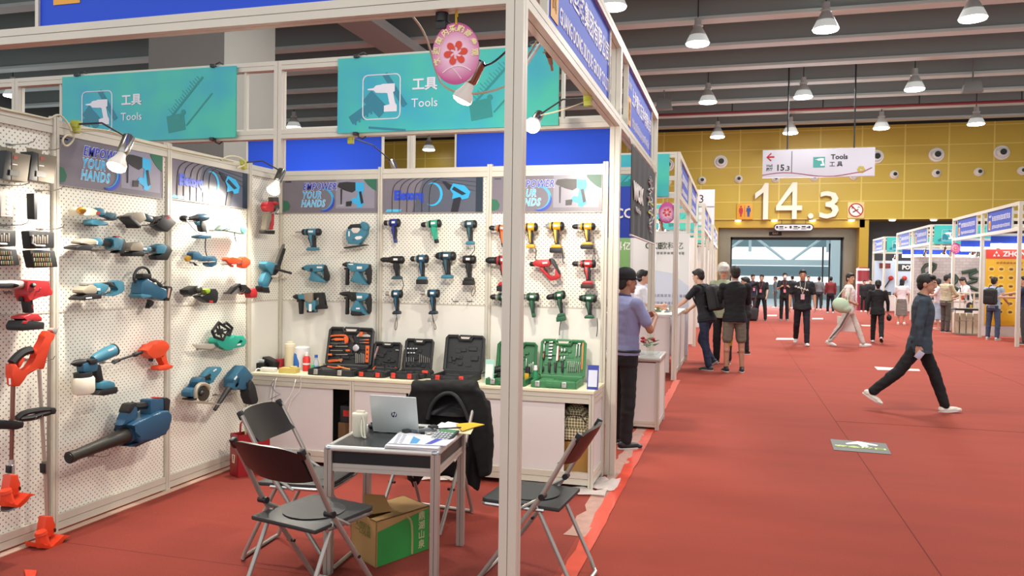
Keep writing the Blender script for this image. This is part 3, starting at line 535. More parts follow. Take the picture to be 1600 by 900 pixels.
def poster(F, W, h, kind, lab):
    t = thing('poster', lab, 'poster', F.p(W/2, 0)); rot = (pi/2, 0, math.atan2(F.r.y, F.r.x)); n = F.n*.0015
    ob('poster_board', B().prism([F.p(0, 0, -.004), F.p(W, 0, -.004), F.p(W, h, -.004), F.p(0, h, -.004)], F.n*.006), PG, t, True)
    ob('poster_trim', B().tube([F.p(0, 0, .002), F.p(W, 0, .002), F.p(W, h, .002), F.p(0, h, .002)], .003, 4, True), ALUD, t, True)
    if kind == 0:
        ob('printed_panel', B().prism([F.p(.57*W, .12*h, .002), F.p(W*.97, .12*h, .002), F.p(W*.97, .97*h, .002), F.p(.57*W, .97*h, .002)], n*.4), mat('8f8c9b', .3, noise=.15, scale=3, coat=.3), t, True)
        for s, x, y, c in (('EMPOWER', .22, .74, '3434b8'), ('YOUR', .21, .5, '3fb5ea'), ('HANDS', .2, .26, '5fc8f2')):
            text(s, .086, F.p(x*W, y*h, .003), rot, mat('d4e4f4', .4), t, align='LEFT', ext=.001, shear=.25, bold=.0045, sx=.74, sp=1.15)
            text(s, .086, F.p(x*W, y*h, .0055), rot, mat(c, .4), t, align='LEFT', ext=.001, shear=.25, bold=.001, sx=.74, sp=1.15)
        ob('printed_swoosh', B().prism(arc(F, .44*W, .38*h, .1*W, .3*h, 110, -100, .013), n), mat('49a8dc', .4), t, True)
        ob('printed_swoosh', B().prism(arc(F, .44*W, .35*h, .11*W, .3*h, 20, -110, .012, .006), n), mat('3043b8', .4), t, True)
        hammer_print(F, .59*W, .22*h, .28, t)
        G = mat('2f6b52', .4); ob('printed_leaf', B().prism([F.p(W*u, h*v, .004) for u, v in ((.87, .98), (.99, .98), (.99, .6), (.95, .66), (.9, .78), (.86, .92))], n).prism([F.p(W*u, h*v, .004) for u, v in ((.01, .04), (.07, .08), (.085, .2), (.06, .34), (.01, .36))], n), G, t, True)
        glyphs(bb := B(), F, .03*W, .9*h, .06, .012, 7); ob('lettering', bb, mat('30304a', .4), t, True)
    else:
        ob('printed_panel', B().prism([F.p(.3*W, .02*h, .002), F.p(W*.93, .02*h, .002), F.p(W*.93, .98*h, .002), F.p(.42*W, .98*h, .002)], n*.4), mat('565a68', .3, noise=.15, scale=3), t, True)
        bb = B()
        for k in range(6):
            x = (.1+.075*k)*W; bb.tube([F.p(x, .02*h, .004), F.p(x, (.62-.0*k)*h, .004), F.p(x+.03, .82*h, .004), F.p(x+.12, .96*h, .004), F.p(x+.22, .98*h, .004)], .0032, 4, smooth=1)
        for k in range(4): bb.tube([F.p(.5*W, (.98-.04*k)*h, .004), F.p(.93*W, (.93-.12*k)*h, .004)], .002, 4)
        ob('printed_arches', bb, mat('1f1e28', .4), t, True)
        ob('printed_edge', B().prism([F.p(W*.93, .01*h, .003), F.p(W*.995, .01*h, .003), F.p(W*.995, .99*h, .003), F.p(W*.93, .99*h, .003)], n), mat('1e2e3c', .4), t, True)
        text('Eletorq', .105, F.p(.12*W, .47*h, .005), rot, mat('2648c8', .4), t, align='LEFT', ext=.001, bold=.007, sx=.86)
        ob('printed_swoosh', B().prism(arc(F, .5*W, .5*h, .095*W, .3*h, 115, -120, .012), n), mat('35b4e6', .4), t, True)
        q = lambda P, d=.007: [F.p(W*u, h*v, d) for u, v in P]
        ob('printed_drill', B().prism(q([(.6, .84), (.63, .84), (.72, .7), (.72, .6), (.66, .62)]), n).prism(q([(.72, .42), (.79, .4), (.76, .02), (.69, .02)]), n), mat('23222b', .4), t, True)
        ob('printed_drill', B().prism(q([(.71, .78), (.82, .72), (.88, .55), (.86, .38), (.8, .34), (.78, .42), (.7, .36), (.71, .5), (.68, .62)], .008), n), mat('32a9de', .4), t, True)
        ob('printed_drill', B().prism(q([(.72, .7), (.84, .5), (.8, .46), (.7, .62)], .01), n), mat('1c2c3c', .4), t, True)
        ob('printed_label', B().prism(q([(.03, .03), (.18, .03), (.2, .1), (.05, .1)], .004), n), mat('49c0ee', .4), t, True)
for i, (a, c, hh, k, lab) in enumerate(((at(442, 336, 1, 2.93), at(590, 332, 1, 2.93), .31, 0, 'EMPOWER YOUR HANDS poster with hammer drill on the left back wall panel'), (at(598, 334, 1, 2.93), at(755, 332, 1, 2.93), .315, 1, 'Eletorq poster with blue drill on the middle back wall panel'), (at(767, 332, 1, 2.93), at(941, 331, 1, 2.93), .31, 0, 'EMPOWER YOUR HANDS poster on the back wall panel behind the big post'))):
    poster(*posterF((a.x, 2.925, c.z), (c.x, 2.925, c.z), hh), k, lab)
for a, c, k, lab in ((at(87, 286.7, 0, LX+.015), at(253.5, 310.7, 0, LX+.015), 0, 'EMPOWER YOUR HANDS poster on the left pegboard wall under the lit lamp'), (at(262, 311.5, 0, LX+.015), at(386, 326.7, 0, LX+.015), 1, 'Eletorq poster with curved arches on the left pegboard wall')):
    poster(*posterF((LX+.015, a.y, c.z), (LX+.015, c.y, c.z), .315), k, lab)
# ---------------- clamp lamps ----------------
CHR = mat('aba69c', .18, .95); LIME = mat('b3b840', .5)
def clamp_lamp(lab, base, neck, bulb, power=60, arm=None, bs=.055, clipr=None, aim=None):
    base, neck, bulb = V(base), V(neck), V(bulb); d = (bulb-neck).normalized()
    t = thing('clamp_lamp', lab, 'lamp', base)
    ob('arm', B().tube(arm or [base, (base+neck)/2+V((0, 0, .05)), neck], .006), DGR, t, True)
    ob('lamp_holder', B().lathe(neck, d, [(-.02, .022), (-.01, .034), (.1, .034), (.115, .028)], 18), CHR, t, True)
    ob('bulb', B().lathe(neck+d*.112, d, [(0, .024), (.03, .03), (.075, bs*.98), (.1, bs)], 20), mat('d5cfc4', .3, emit=.25), t, True)
    ob('bulb_face', B().lathe(neck+d*.212, d, [(0, bs*.96), (.012, bs*.8), (.02, bs*.3)], 20), mat('fff1d8', .5, 0, 22), t, True)
    ob('clamp', B().lathe(base, (0, 0, 1), [(-.02, .03), (.02, .03)], 14).box(base+V((.0, 0, -.03)), (.05, .04, .05), bev=.008), clipr or LIME, t, True)
    if power: lamp('bulb_light', 'SPOT', neck+d*.25, power, (1, .9, .77), aim or neck+d*2, .05, 2.6, .8)
    return t
L1 = clamp_lamp('lit clamp lamp in front of the left wall poster', (LX+.03, at(112, 200, 0, LX).y, 2.5), at(201, 216, 0, LX+.42), at(183, 258, 0, LX+.42), 74)
L3 = clamp_lamp('lit clamp lamp at the back left corner above the red nailer', (LX+.03, at(375, 250, 0, LX).y, 2.5), at(440, 268, 0, LX+.3), at(428, 295, 0, LX+.3), 75)
L2 = clamp_lamp('clamp lamp held on the front fascia, partly hidden by the round pink sign', (-.4, .02, 2.78), at(749, 100, 1, .7), at(733, 133, 1, .7), 118, clipr=BLK, aim=V((-1.9, 2.9, 1.7)))
L4 = clamp_lamp('clamp lamp hanging from the aisle fascia right of the big post', (-.06, at(918, 165, 0, -.06).y, 2.79), at(842, 180, 0, -.45), at(825, 207, 0, -.45), 72, aim=V((-.8, 2.9, 1.5)))
for i, (px, py, qx, qy, X) in enumerate(((612, 252, 606, 272, 4.2), )):
    a = at(px, py, 1, 4.0); clamp_lamp('chrome lamp behind the back wall between the blue panels', (a.x+.05, 3.02, 2.8), a, a+V((.06, .05, -.2)), 30)
# cables along the walls and fascia
CAB = mat('c9c1a2', .5); CABW = mat('e9e6de', .5)
def cable(pts, r, m, lab, smooth=2, n=6): return solo('cable', B().tube(pts, r, n, smooth=smooth), m, lab, 'cable')
Lw = lambda px, py, off=.03: at(px, py, 0, LX+off)
cable([Lw(0, 170), Lw(40, 178), Lw(66, 184), Lw(78, 186), Lw(90, 178), Lw(100, 184), Lw(108, 196, .05), Lw(112, 205, .06)], .006, CAB, 'cream cable along the left wall top rail to the first clamp lamp')
cable([Lw(112, 212, .05), Lw(104, 210, .06), Lw(96, 220, .07), Lw(103, 230, .07), Lw(113, 222, .06), Lw(116, 214, .05)], .006, CAB, 'cream cable loop hanging below the first clamp')
cable([Lw(118, 205, .06), Lw(150, 204, .1), Lw(190, 213, .35), Lw(201, 214, .4)], .004, CAB, 'thin cable from first clamp to the lit lamp over the poster')
cable([Lw(120, 200, .03), Lw(170, 203), Lw(200, 216), Lw(245, 228), Lw(300, 240), Lw(365, 252)], .005, CAB, 'cream cable lying on the rail above the two left posters')
cable([Lw(345, 250), Lw(358, 243, .06), Lw(378, 246, .08), Lw(385, 258, .06), Lw(370, 262, .06)], .006, CAB, 'cream cable loop around the second wall clamp')
cable([at(645, 26, 1, .4), at(660, 45, 1, .5), at(672, 75, 1, .6), at(680, 110, 1, .7), at(693, 138, 1, .7), at(730, 148, 1, .7), at(770, 143, 1, .7), at(800, 130, 1, .9), (-.1, .6, 2.82)], .006, CAB, 'pale cable drooping below the round pink sign to the aisle fascia')
cable([at(757, 103, 1, .7), at(775, 96, 1, .6), (-.12, .3, 2.74)], .006, BLK, 'black cable from the pink sign lamp to the big post')
cable([at(845, 180, 0, -.4), at(880, 172, 0, -.2), at(918, 158, 0, -.08)], .005, CAB, 'thin cable from the right clamp lamp to the fascia rail')
t = thing('plug_connector', 'beige plug hanging from the aisle fascia rail near the big post', 'plug', at(858, 92, 0, -.12))
ob('plug', B().cyl(at(858, 86, 0, -.12), at(861, 100, 0, -.12), .016, .012).cyl(at(861, 100, 0, -.12), at(863, 110, 0, -.12), .008), mat('b9a98e', .5), t, True); ob('socket', B().cyl(at(855, 78, 0, -.12), at(858, 87, 0, -.12), .018), mat('6a4a3a', .5), t, True)
ob('cord', B().tube([at(855, 78, 0, -.12), V((-.1, .75, 2.8))], .006), CAB, t, True); ob('cord', B().tube([at(846, 66, 0, -.12), at(823, 100, 0, -.12), at(810, 130, 0, -.12)], .008), CABW, t, True)
# round pink sign on a yellow string
c = at(712.5, 84, 1, .02); t = thing('round_sign', 'large oval pink sign with flower emblem hanging from the front fascia', 'sign', (c.x, .02, c.z-.14)); F = Fr((c.x, .02, c.z), (cos(.12), sin(.12), 0))
def pinkm():
    m, nt, b = nodes_of('c65a96', .35); N = nt.nodes.new; L = nt.links.new; tc = N('ShaderNodeTexCoord'); vm = N('ShaderNodeVectorMath'); vm.operation = 'LENGTH'; mp = N('ShaderNodeMapping')
    mp.inputs['Location'].default_value = (0, 0, -.14*7.5); mp.inputs['Scale'].default_value = (7.5, 7.5, 7.5); r = N('ShaderNodeValToRGB'); e = r.color_ramp.elements; e[0].color = lin('f0c9dc'); e[0].position = .35; e[1].color = lin('c4508f'); e[1].position = .95
    L(tc.outputs['Object'], mp.inputs[0]); L(mp.outputs[0], vm.inputs[0]); L(vm.outputs['Value'], r.inputs[0]); L(r.outputs[0], b.inputs['Base Color']); return m
PINK = pinkm(); FLR = mat('d8442a', .5); CRY = mat('efe2a6', .5)
def pink_sign(t, F, R, chars=True):
    rx = R*.78
    ob('disc', B().prism([F.p(rx*cos(2*pi*k/40), R*sin(2*pi*k/40)) for k in range(40)], F.n*.004, bev=.001), PINK, t, True)
    b = B()
    for k in range(6):
        a0 = radians(60*k+8); P = []
        for q in range(9): a = a0+radians(-26+56*q/8); r = R*(.2+.2*sin(pi*q/8)**.6); P.append(F.p(r*cos(a), r*sin(a)+.02*R, .006))
        for q in range(6): a = a0+radians(30-40*q/5-14); r = R*(.2-.13*q/5); P.append(F.p(r*cos(a), r*sin(a)+.02*R, .006))
        b.prism(P, F.n*.001*(1+.15*k))
    ob('flower_emblem', b, FLR, t, True)
    if chars:
        for k, ch in enumerate('欢迎国内采购商参观'):
            a = radians(196-24.5*k+2); g = text(ch, R*.24, (0, 0, 0), (0, 0, 0), CRY, t, False, bold=.001, ext=.0005)
            g.data.transform(Matrix.Translation(F.p(rx*.8*cos(a), R*.8*sin(a), .006)) @ Euler((pi/2, 0, math.atan2(F.r.y, F.r.x))).to_matrix().to_4x4() @ Matrix.Rotation(a-pi/2, 4, 'Z')); g.data.transform(RM[t.name].inverted())
    ob('printed_arc', B().tube([F.p(rx*x, R*(-.62+.22*(1-((x-.1)/.65)**2)), .005) for x in [-.55+.1*i for i in range(13)]], R*.02, 4).tube([F.p(rx*(-.15), -R*.45, .005), F.p(rx*.1, -R*.66, .005), F.p(rx*.25, -R*.82, .005)], R*.015, 4), mat('f3dfe2', .5), t, True)
pink_sign(t, F, .14)
ob('string', B().tube([F.p(0, .13, .002), F.p(.0, .19, .01), F.p(0, .3, .03)], .005).tube([F.p(-.01, .19, .01), F.p(.005, .2, .018), F.p(.01, .16, .02)], .003), mat('d8b62c', .6), t, True)
# ---------------- folding chairs ----------------
TUBE = mat('a9a39b', .35, .55); SEATM = mat('2b2c2c', .48, noise=.05)
def chair(lab):
    t = thing('folding_chair', lab, 'chair', (0, 0, 0), group='folding chairs around the table'); w = .2
    ob('seat', B().prism([(-.19, .22, .437), (.19, .22, .437), (.205, .19, .437), (.205, -.2, .43), (-.205, -.2, .43), (-.205, .19, .437)], (0, 0, .022), bev=.008), SEATM, t)
    ob('seat_recess', B().lathe((0, .01, .4595), (0, 0, 1), [(0, .15), (.0002, .15)], 28), mat('333434', .55), t)
    ob('seat_rim', B().tube([(-.2, -.12, .43), (-.2, .19, .43), (-.17, .225, .43), (.17, .225, .43), (.2, .19, .43), (.2, -.12, .43)], .0115, 8, smooth=1), CHROME, t)
    for s in (-1, 1):
        ob('leg', B().tube([(s*(w+.02), -.285, .815), (s*(w+.02), -.12, .52), (s*(w+.02), .24, .02)], .0125, 10), TUBE, t)
        ob('leg', B().tube([(s*(w-.003), -.075, .455), (s*(w-.003), -.27, .06), (s*(w-.003), -.285, .018)], .0115, 10), TUBE, t)
        ob('pivot_cap', B().cyl((s*(w+.04), -.115, .505), (s*(w-.012), -.115, .505), .016).cyl((s*(w+.036), .07, .255), (s*(w-.01), .07, .255), .008), BLK, t)
        ob('brace', B().tube([(s*(w+.006), -.12, .5), (s*(w+.006), .02, .42)], .009, 8), TUBE, t)
    ob('foot_bar', B().tube([(-.197, -.285, .02), (-.17, -.3, .014), (.17, -.3, .014), (.197, -.285, .02)], .0115, 8), TUBE, t)
    ob('foot_bar', B().tube([(-.22, .24, .02), (-.2, .255, .014), (.2, .255, .014), (.22, .24, .02)], .0115, 8), TUBE, t)
    b = B(); P = []
    for x in [-.205+.41*k/8 for k in range(9)]: P.append(x)
    rows = []
    for z, yo in ((.655, 0), (.70, -.004), (.80, -.01), (.838, -.006)):
        rows.append([(x, -.195-(z-.655)*.56+yo-.035*(1-(x/.205)**2)-(0), z-(.018*(abs(x)/.205)**4 if z > .83 else 0)+(.02*(abs(x)/.205)**3 if z < .66 else 0)) for x in P])
    f = [[b._v((x, y+.011, z)) for x, y, z in r] for r in rows]; g = [[b._v((x, y-.011, z)) for x, y, z in r] for r in rows]
    for A_, fl in ((f, 0), (g, 1)):
        for i in range(3):
            for j in range(8): q = (A_[i][j], A_[i][j+1], A_[i+1][j+1], A_[i+1][j]); b.bm.faces.new(q if fl else q[::-1])
    for j in range(8): b.bm.faces.new((f[0][j], f[0][j+1], g[0][j+1], g[0][j])); b.bm.faces.new((f[3][j+1], f[3][j], g[3][j], g[3][j+1]))
    for i in range(3): b.bm.faces.new((f[i+1][0], f[i][0], g[i][0], g[i+1][0])); b.bm.faces.new((f[i][8], f[i+1][8], g[i+1][8], g[i][8]))
    ob('backrest', b, mat('1d1b1d', .35), t)
    for s in (-1, 1): ob('end_cap', B().box((s*.215, -.292, .815), (.03, .03, .05), (radians(30), 0, 0), bev=.008), BLK, t)
    return t
CH = chair('x'); CHS = [CH]+[copy_tree(CH) for _ in range(3)]
for o, x, y, a, s in zip(CHS, (-1.04, -1.42, -.1, -.99), (.03, .63, .68, 1.37), (-14, -86, 86, 174), ('black folding chair nearest the camera with its back to it', 'black folding chair left of the table behind the nearest one', 'black folding chair right of the table partly behind the big post', 'folding chair behind the table with a black jacket over it')):
    put(o, (x, y, 0), radians(a), s)
ob('printed_mark', B().lathe((0, -.262+.003, .745), (0, -1, .5), [(0, .017), (.001, .017)], 16).box((0, -.255, .715), (.09, .002, .012), (.5, 0, 0)), mat('5c2326', .5), CHS[0])
# ---------------- table ----------------
TH = .69; tc = (-.895, .715); ta = radians(6); t = TBL = thing('table', 'square black-topped table with aluminium frame inside the booth', 'table', (tc[0], tc[1], 0), ta); S = .31
ob('tabletop', B().box((0, 0, TH-.008), (.58, .58, .012), bev=.003), mat('2c2f33', .22), t)
for a in range(4):
    M = Matrix.Rotation(a*pi/2, 4, 'Z'); b = B(); b.T = M; ob('edge_rim', b.tube([(-S+.02, -S+.012, TH-.012), (S-.02, -S+.012, TH-.012)], .016, 12), mat('d6d3cc', .35, .35), t)
    b = B(); b.T = M; ob('side_panel', b.box((0, -S+.02, TH-.06), (.56, .014, .062)), mat('17171a', .4), t)
    b = B(); b.T = M; ob('lower_rail', extr(b, (-S+.04, -S+.02, TH-.112), (S-.04, -S+.02, TH-.112), .026, .042, .002, .003), mat('c4beb4', .35, .4), t)
    b = B(); b.T = M; ob('leg', extr(b, (-S+.018, -S+.018, 0), (-S+.018, -S+.018, TH-.012), .042, g=.003), mat('b5aba1', .35, .45), t)
    b = B(); b.T = M; ob('corner_cap', b.ell((-S+.02, -S+.02, TH-.01), (.028, .028, .016)), mat('b8c0c6', .2, .6), t)
# laptop
p = at(624, 671, 2, TH+.01); q = at(663, 668, 2, TH); l0 = at(583, 671, 2, TH+.012); l1 = at(655, 676, 2, TH+.012); d = (l1-l0); d.z = 0; d.normalize(); nn = V((-d.y, d.x, 0))
R = Matrix(((d.x, nn.x, 0), (d.y, nn.y, 0), (0, 0, 1))).to_4x4().to_3x3(); W = (l1-l0).length; m_ = (l0+l1)/2; mz = TH-.001
t = thing('laptop', 'open silver laptop seen from behind on the table', 'laptop', (m_.x, m_.y, mz), R=R); SIL = mat('c4cac8', .38, .15)
# screen back faces the camera; keyboard base lies behind it
ob('base', B().box((0, .115, .009), (W, .23, .014), bev=.005), SIL, t); ob('keyboard', B().box((0, .1, .017), (W*.86, .1, .003)), BLK, t); ob('touchpad', B().box((0, .19, .0165), (.1, .06, .002)), mat('9aa2a6', .3, .5), t)
lid = B(); lid.T = Matrix.Translation((0, -.0, .018)) @ Matrix.Rotation(radians(14), 4, 'X'); ob('lid', lid.box((0, -.004, .105), (W, .008, .215), bev=.007), SIL, t)
b = B(); b.T = Matrix.Translation((0, 0, .018)) @ Matrix.Rotation(radians(14), 4, 'X'); ob('screen', b.box((0, .0008, .107), (W*.94, .002, .195)), BLK, t)
b = B(); b.T = Matrix.Translation((0, 0, .018)) @ Matrix.Rotation(radians(14), 4, 'X'); ob('maker_mark', b.lathe((0, -.0075, .1), (0, -1, 0), [(0, .017), (.0012, .017)], 20), mat('23284e', .3), t)
b = B(); b.T = Matrix.Translation((0, 0, .018)) @ Matrix.Rotation(radians(14), 4, 'X'); ob('maker_mark', b.tube([(-.002, -.0095, .125), (-.008, -.0095, .095)], .0018, 6).tube([(-.0055, -.0095, .106), (-.001, -.0095, .109), (-.004, -.0095, .096)], .0018, 6).tube([(.008, -.0095, .109), (.002, -.0095, .08)], .0018, 6).tube([(.008, -.0095, .109), (.012, -.0095, .106), (.009, -.0095, .096), (.005, -.0095, .097)], .0018, 6), WHT, t)
# cup with strap
c = at(562, 681, 2, TH); t = thing('travel_cup', 'cream lidded cup with hanging strap on the table left of the laptop', 'cup', (c.x, c.y, TH-.002)); CU = mat('e0dac6', .45)
ob('cup_body', B().lathe((0, 0, 0), (0, 0, 1), [(0, .033), (.004, .036), (.1, .042), (.112, .042)], 28), CU, t)
b = B()
for k in range(18): a = 2*pi*k/18; b.tube([(.0355*cos(a), .0355*sin(a), .01), (.0418*cos(a), .0418*sin(a), .1)], .0022, 4)
ob('ribs', b, CU, t); ob('lid', B().lathe((0, 0, .112), (0, 0, 1), [(0, .044), (.014, .045), (.02, .042), (.022, .02)], 28).box((.005, 0, .14), (.05, .022, .014), bev=.004), CU, t)
ob('strap', B().tube([(.03, -.033, .128), (.045, -.036, .09), (.048, -.045, .05), (.056, -.05, .015), (.062, -.052, .004)], .005, 6, smooth=1).tube([(.03, -.035, .1), (.036, -.055, .06), (.046, -.066, .015), (.062, -.054, .005)], .0045, 6, smooth=1), CU, t)
c = at(581, 669, 2, TH); t = thing('computer_mouse', 'black computer mouse on the table between cup and laptop', 'mouse', (c.x, c.y+.03, TH)); ob('shell', B().ell((0, 0, .012), (.032, .05, .02), 18, 12), BLK, t); ob('wheel', B().cyl((-.003, -.03, .03), (.003, -.03, .03), .007), DGR, t)
# papers, calculator, phone handset, envelope
def on(px, py, z=TH): p = at(px, py, 2, z); return p
def sheet(name, pts, z, th, m, lab, cat='paper', nz=0):
    P = [at(x, y, 2, z) for x, y in pts]; return solo(name, B().prism([(p.x, p.y, z) for p in P], (0, 0, th)), m, lab, cat)
PAP = mat('e6e6ea', .6)
t = thing('brochure_stack', 'stack of white brochures with blue print at the near table edge', 'brochures', on(650, 695)); st = [(601, 701), (684, 706), (707, 690), (624, 680)]
for k in range(5):
    P = [at(x+random.uniform(-1.5, 1.5), y+random.uniform(-.8, .8), 2, TH+.0) for x, y in st]; ob('brochure', B().prism([(p.x, p.y, TH-.001+.004*k) for p in P], (0, 0, .0032)), PAP, t, True)
z = TH+.021; P = [at(x, y, 2, z) for x, y in ((606, 693), (697, 697), (713, 685), (622, 677))]; top = ob('brochure', B().prism([(p.x, p.y, z) for p in P], (0, 0, .003)), PAP, t, True)
z += .0032; q = lambda L: [V((p.x, p.y, z)) for p in (at(x, y, 2, z) for x, y in L)]
ob('printed_shape', B().prism(q([(640, 693), (651, 693), (657, 687), (646, 682)]), (0, 0, .0008)), mat('56a3dc', .5), top, True); ob('printed_shape', B().prism(q([(664, 694), (674, 694), (693, 686), (682, 685)]), (0, 0, .0008)), mat('4a55c0', .5), top, True)
b = B()
for k in range(6):
    for j in range(2): b.prism(q([(615+8*j+k*1.3, 692-k*2.3), (620+8*j+k*1.3, 692.4-k*2.3), (621+8*j+k*1.3, 691.4-k*2.3), (616+8*j+k*1.3, 691-k*2.3)]), (0, 0, .0006))
ob('printed_text', b, mat('9aa0b4', .6), top, True)
for k, (pts, zz, m, lab) in enumerate((([(663, 679), (700, 684), (722, 668), (690, 660)], .004, PAP, 'loose white sheet behind the calculator'), ([(672, 672), (712, 676), (730, 664), (700, 659)], .009, PAP, 'upper white sheet under the yellow envelope'), ([(705, 676), (735, 679), (741, 668), (716, 664)], .013, mat('d9d3a8', .6), 'pale envelope edge beneath the yellow envelope'))):
    sheet('paper_sheet', pts, TH+zz, .0015, m, lab)
sheet('envelope', [(722, 674), (741, 668), (757, 664), (738, 661), (712, 663)], TH+.02, .004, mat('e3b21f', .55), 'bright yellow envelope over the right back table corner', 'envelope')
c = on(694, 684, TH+.02); R = Matrix.Rotation(radians(-8), 3, 'Z') @ Matrix.Rotation(radians(16), 3, 'X'); t = thing('calculator', 'dark calculator with green display beside the brochures', 'calculator', (c.x, c.y, TH+.03), R=R)
ob('body', B().box((0, 0, 0), (.12, .14, .014), bev=.005), DGR, t); ob('display', B().box((0, .045, .008), (.1, .032, .003)), mat('4f8a5c', .35), t)
for r_ in range(4):
    for k in range(5): ob('key', B().box((-.042+.021*k, .016-.022*r_, .0095), (.016, .015, .006), bev=.002), mat('b9bcc0', .5), t)
c = on(656, 678, TH); t = thing('desk_phone', 'grey handset lying between laptop and calculator', 'phone', (c.x, c.y, TH)); ob('handset', B().box((0, 0, .018), (.035, .2, .022), (0, 0, radians(-38)), bev=.008), mat('6f7478', .4), t)
ob('receiver', B().box((.052, .075, .028), (.05, .05, .025), (0, 0, radians(-38)), bev=.01), DGR, t); ob('receiver', B().box((-.052, -.07, .026), (.045, .045, .022), (0, 0, radians(-38)), bev=.01), DGR, t)
c = on(668, 680, TH+.006); t = thing('earphones', 'tangled silver earphones beside the grey handset', 'earphones', (c.x, c.y, TH)); ob('cord', B().tube([(0, 0, .008), (.03, .03, .02), (.0, .05, .012), (-.03, .02, .02), (.01, -.02, .012), (.04, .0, .02)], .003, smooth=2), STEEL, t)
c = on(700, 672, TH+.02); t = thing('pen', 'dark pen lying on the papers behind the calculator', 'pen', (c.x, c.y, TH+.022)); ob('barrel', B().cyl((-.07, -.02, .004), (.07, .03, .012), .0045), BLK, t); ob('tip', B().cyl((-.07, -.02, .004), (-.082, -.024, .0035), .0045, .001), STEEL, t)
# jacket over chair
JK = mat('060607', .9, noise=.25, scale=6); mx = Matrix.Translation((-1.12, 1.33, 0)) @ Matrix.Rotation(radians(150), 4, 'Z'); CJ = V((-1.0, 1.62, 0)); 
def JP(px, py, off=0):   # point on the upright plane of the chair back
    Y = 1.64-off; return at(px, py, 1, Y)
out = [(634, 640), (640, 612), (650, 603), (735, 602), (752, 611), (762, 635), (765, 665), (764, 745), (750, 747), (747, 768), (728, 757), (700, 745), (660, 745), (646, 764), (634, 744), (628, 700)]
t = thing('jacket', 'black jacket hung over the backrest of the chair behind the table', 'jacket', (-1.0, 1.6, .1))
b = B(); b.prism([JP(*p) for p in out], (0, .04, 0))
b.prism([JP(x, y, .08) for x, y in [(640, 614), (650, 604), (701, 603), (701, 614), (685, 618), (672, 634), (667, 660), (650, 745), (634, 742), (632, 640)]], (0, .05, 0))
b.prism([JP(x, y, .08) for x, y in [(701, 603), (735, 603), (752, 612), (762, 636), (765, 745), (748, 746), (738, 700), (730, 655), (722, 634), (712, 618), (701, 614)]], (0, .05, 0))
b.tube([JP(646, 607, .04), JP(700, 605, .04), JP(745, 608, .04)], .055, 10).tube([JP(756, 625, .02), JP(762, 680, .04), JP(760, 738, .03)], .045, 10).tube([JP(642, 620, .02), JP(640, 680, .04), JP(646, 750, .03)], .045, 10)
me = blob(b, .012, 6, .5, lambda c: .010*NZ.noise(V((c.x*14, c.y*14, c.z*4)))+.004*NZ.noise(c*30)); link('jacket_body', me, JK, t, True)
ob('collar', B().tube([JP(668, 655, .1), JP(673, 634, .1), JP(686, 618, .1), JP(701, 613, .09), JP(713, 618, .1), JP(724, 636, .1), JP(732, 657, .1)], .014, 8, smooth=2), mat('1c1d20', .7), t, True)
# cardboard box
t = thing('carton', 'brown and green mineral water carton with open flap under the table', 'carton', (-.86, .78, 0)); c0 = at(587, 888, 2, 0); c1 = at(670, 858, 2, 0); c2 = at(548, 866, 2, 0); h = .255
u = V((c1.x-c0.x, c1.y-c0.y, 0)); v = V((c2.x-c0.x, c2.y-c0.y, 0)); c0.z = 0; CB = mat('b08a55', .8, noise=.06); GRN = mat('2f8f3c', .6); un = u.normalized(); vn = v.normalized()
P = [c0, c0+u, c0+u+v, c0+v]; b = B()
for i in range(4): a, c = P[i], P[(i+1) % 4]; b.prism([a, c, c+V((0, 0, h)), a+V((0, 0, h))], (P[(i+2) % 4]-c).normalized()*.005)
b.prism(P, (0, 0, .005)); b.prism([q+V((0, 0, h-.006)) for q in (P[0]+u*.42, P[1], P[2], P[3]+u*.42)], (0, 0, .006)); b.prism([q+V((0, 0, h-.006)) for q in (P[0], P[0]+u*.42, P[0]+u*.42+v*.25, P[0]+v*.25)], (0, 0, .006))
ob('box_body', b, CB, t, True); n1 = V((un.y, -un.x, 0))
F = Fr(c0, un); F.n = n1
ob('green_print', B().prism([F.p(.01, .004, .0015), F.p(u.length-.005, .004, .0015), F.p(u.length-.005, h-.01, .0015), F.p(.01, h-.06, .0015)], F.n*.001), GRN, t, True)
ob('swoosh_print', B().tube([F.p(u.length*.55, h-.02, .003), F.p(u.length*.63, h-.05, .003), F.p(u.length*.66, h-.1, .003), F.p(u.length*.66, .01, .003)], .007, 4, smooth=1), mat('b9a877', .7), t, True)
for k, ch in enumerate('鼎湖山泉'): text(ch, .052, F.p(u.length*.84, h-.045-.055*k, .004), (pi/2, 0, math.atan2(un.y, un.x)), mat('c3c08d', .7), t, ext=.0005, bold=.0008)
F2 = Fr(c0, -vn); F2.n = V((-vn.y, vn.x, 0)) if V((-vn.y, vn.x, 0)).dot(u) < 0 else V((vn.y, -vn.x, 0))
for s_, zz in (('天然好水', .2), ('一口沁甜', .165)): text(s_, .042, c0+v*.5+V((0, 0, zz))+F2.n*.003, (pi/2, 0, math.atan2(-vn.y, -vn.x)), mat('6f7a3a', .8), t, ext=.0004)
ob('flap', B().prism([c0+u*.02+v*.5+V((0, 0, h)), c0+u*.42+v*.3+V((0, 0, h)), c0+u*.36+v*.45+V((0, 0, h+.085)), c0+u*.1+v*.7+V((0, 0, h+.1))], (0, 0, .004)), mat('a37c49', .8), t, True)
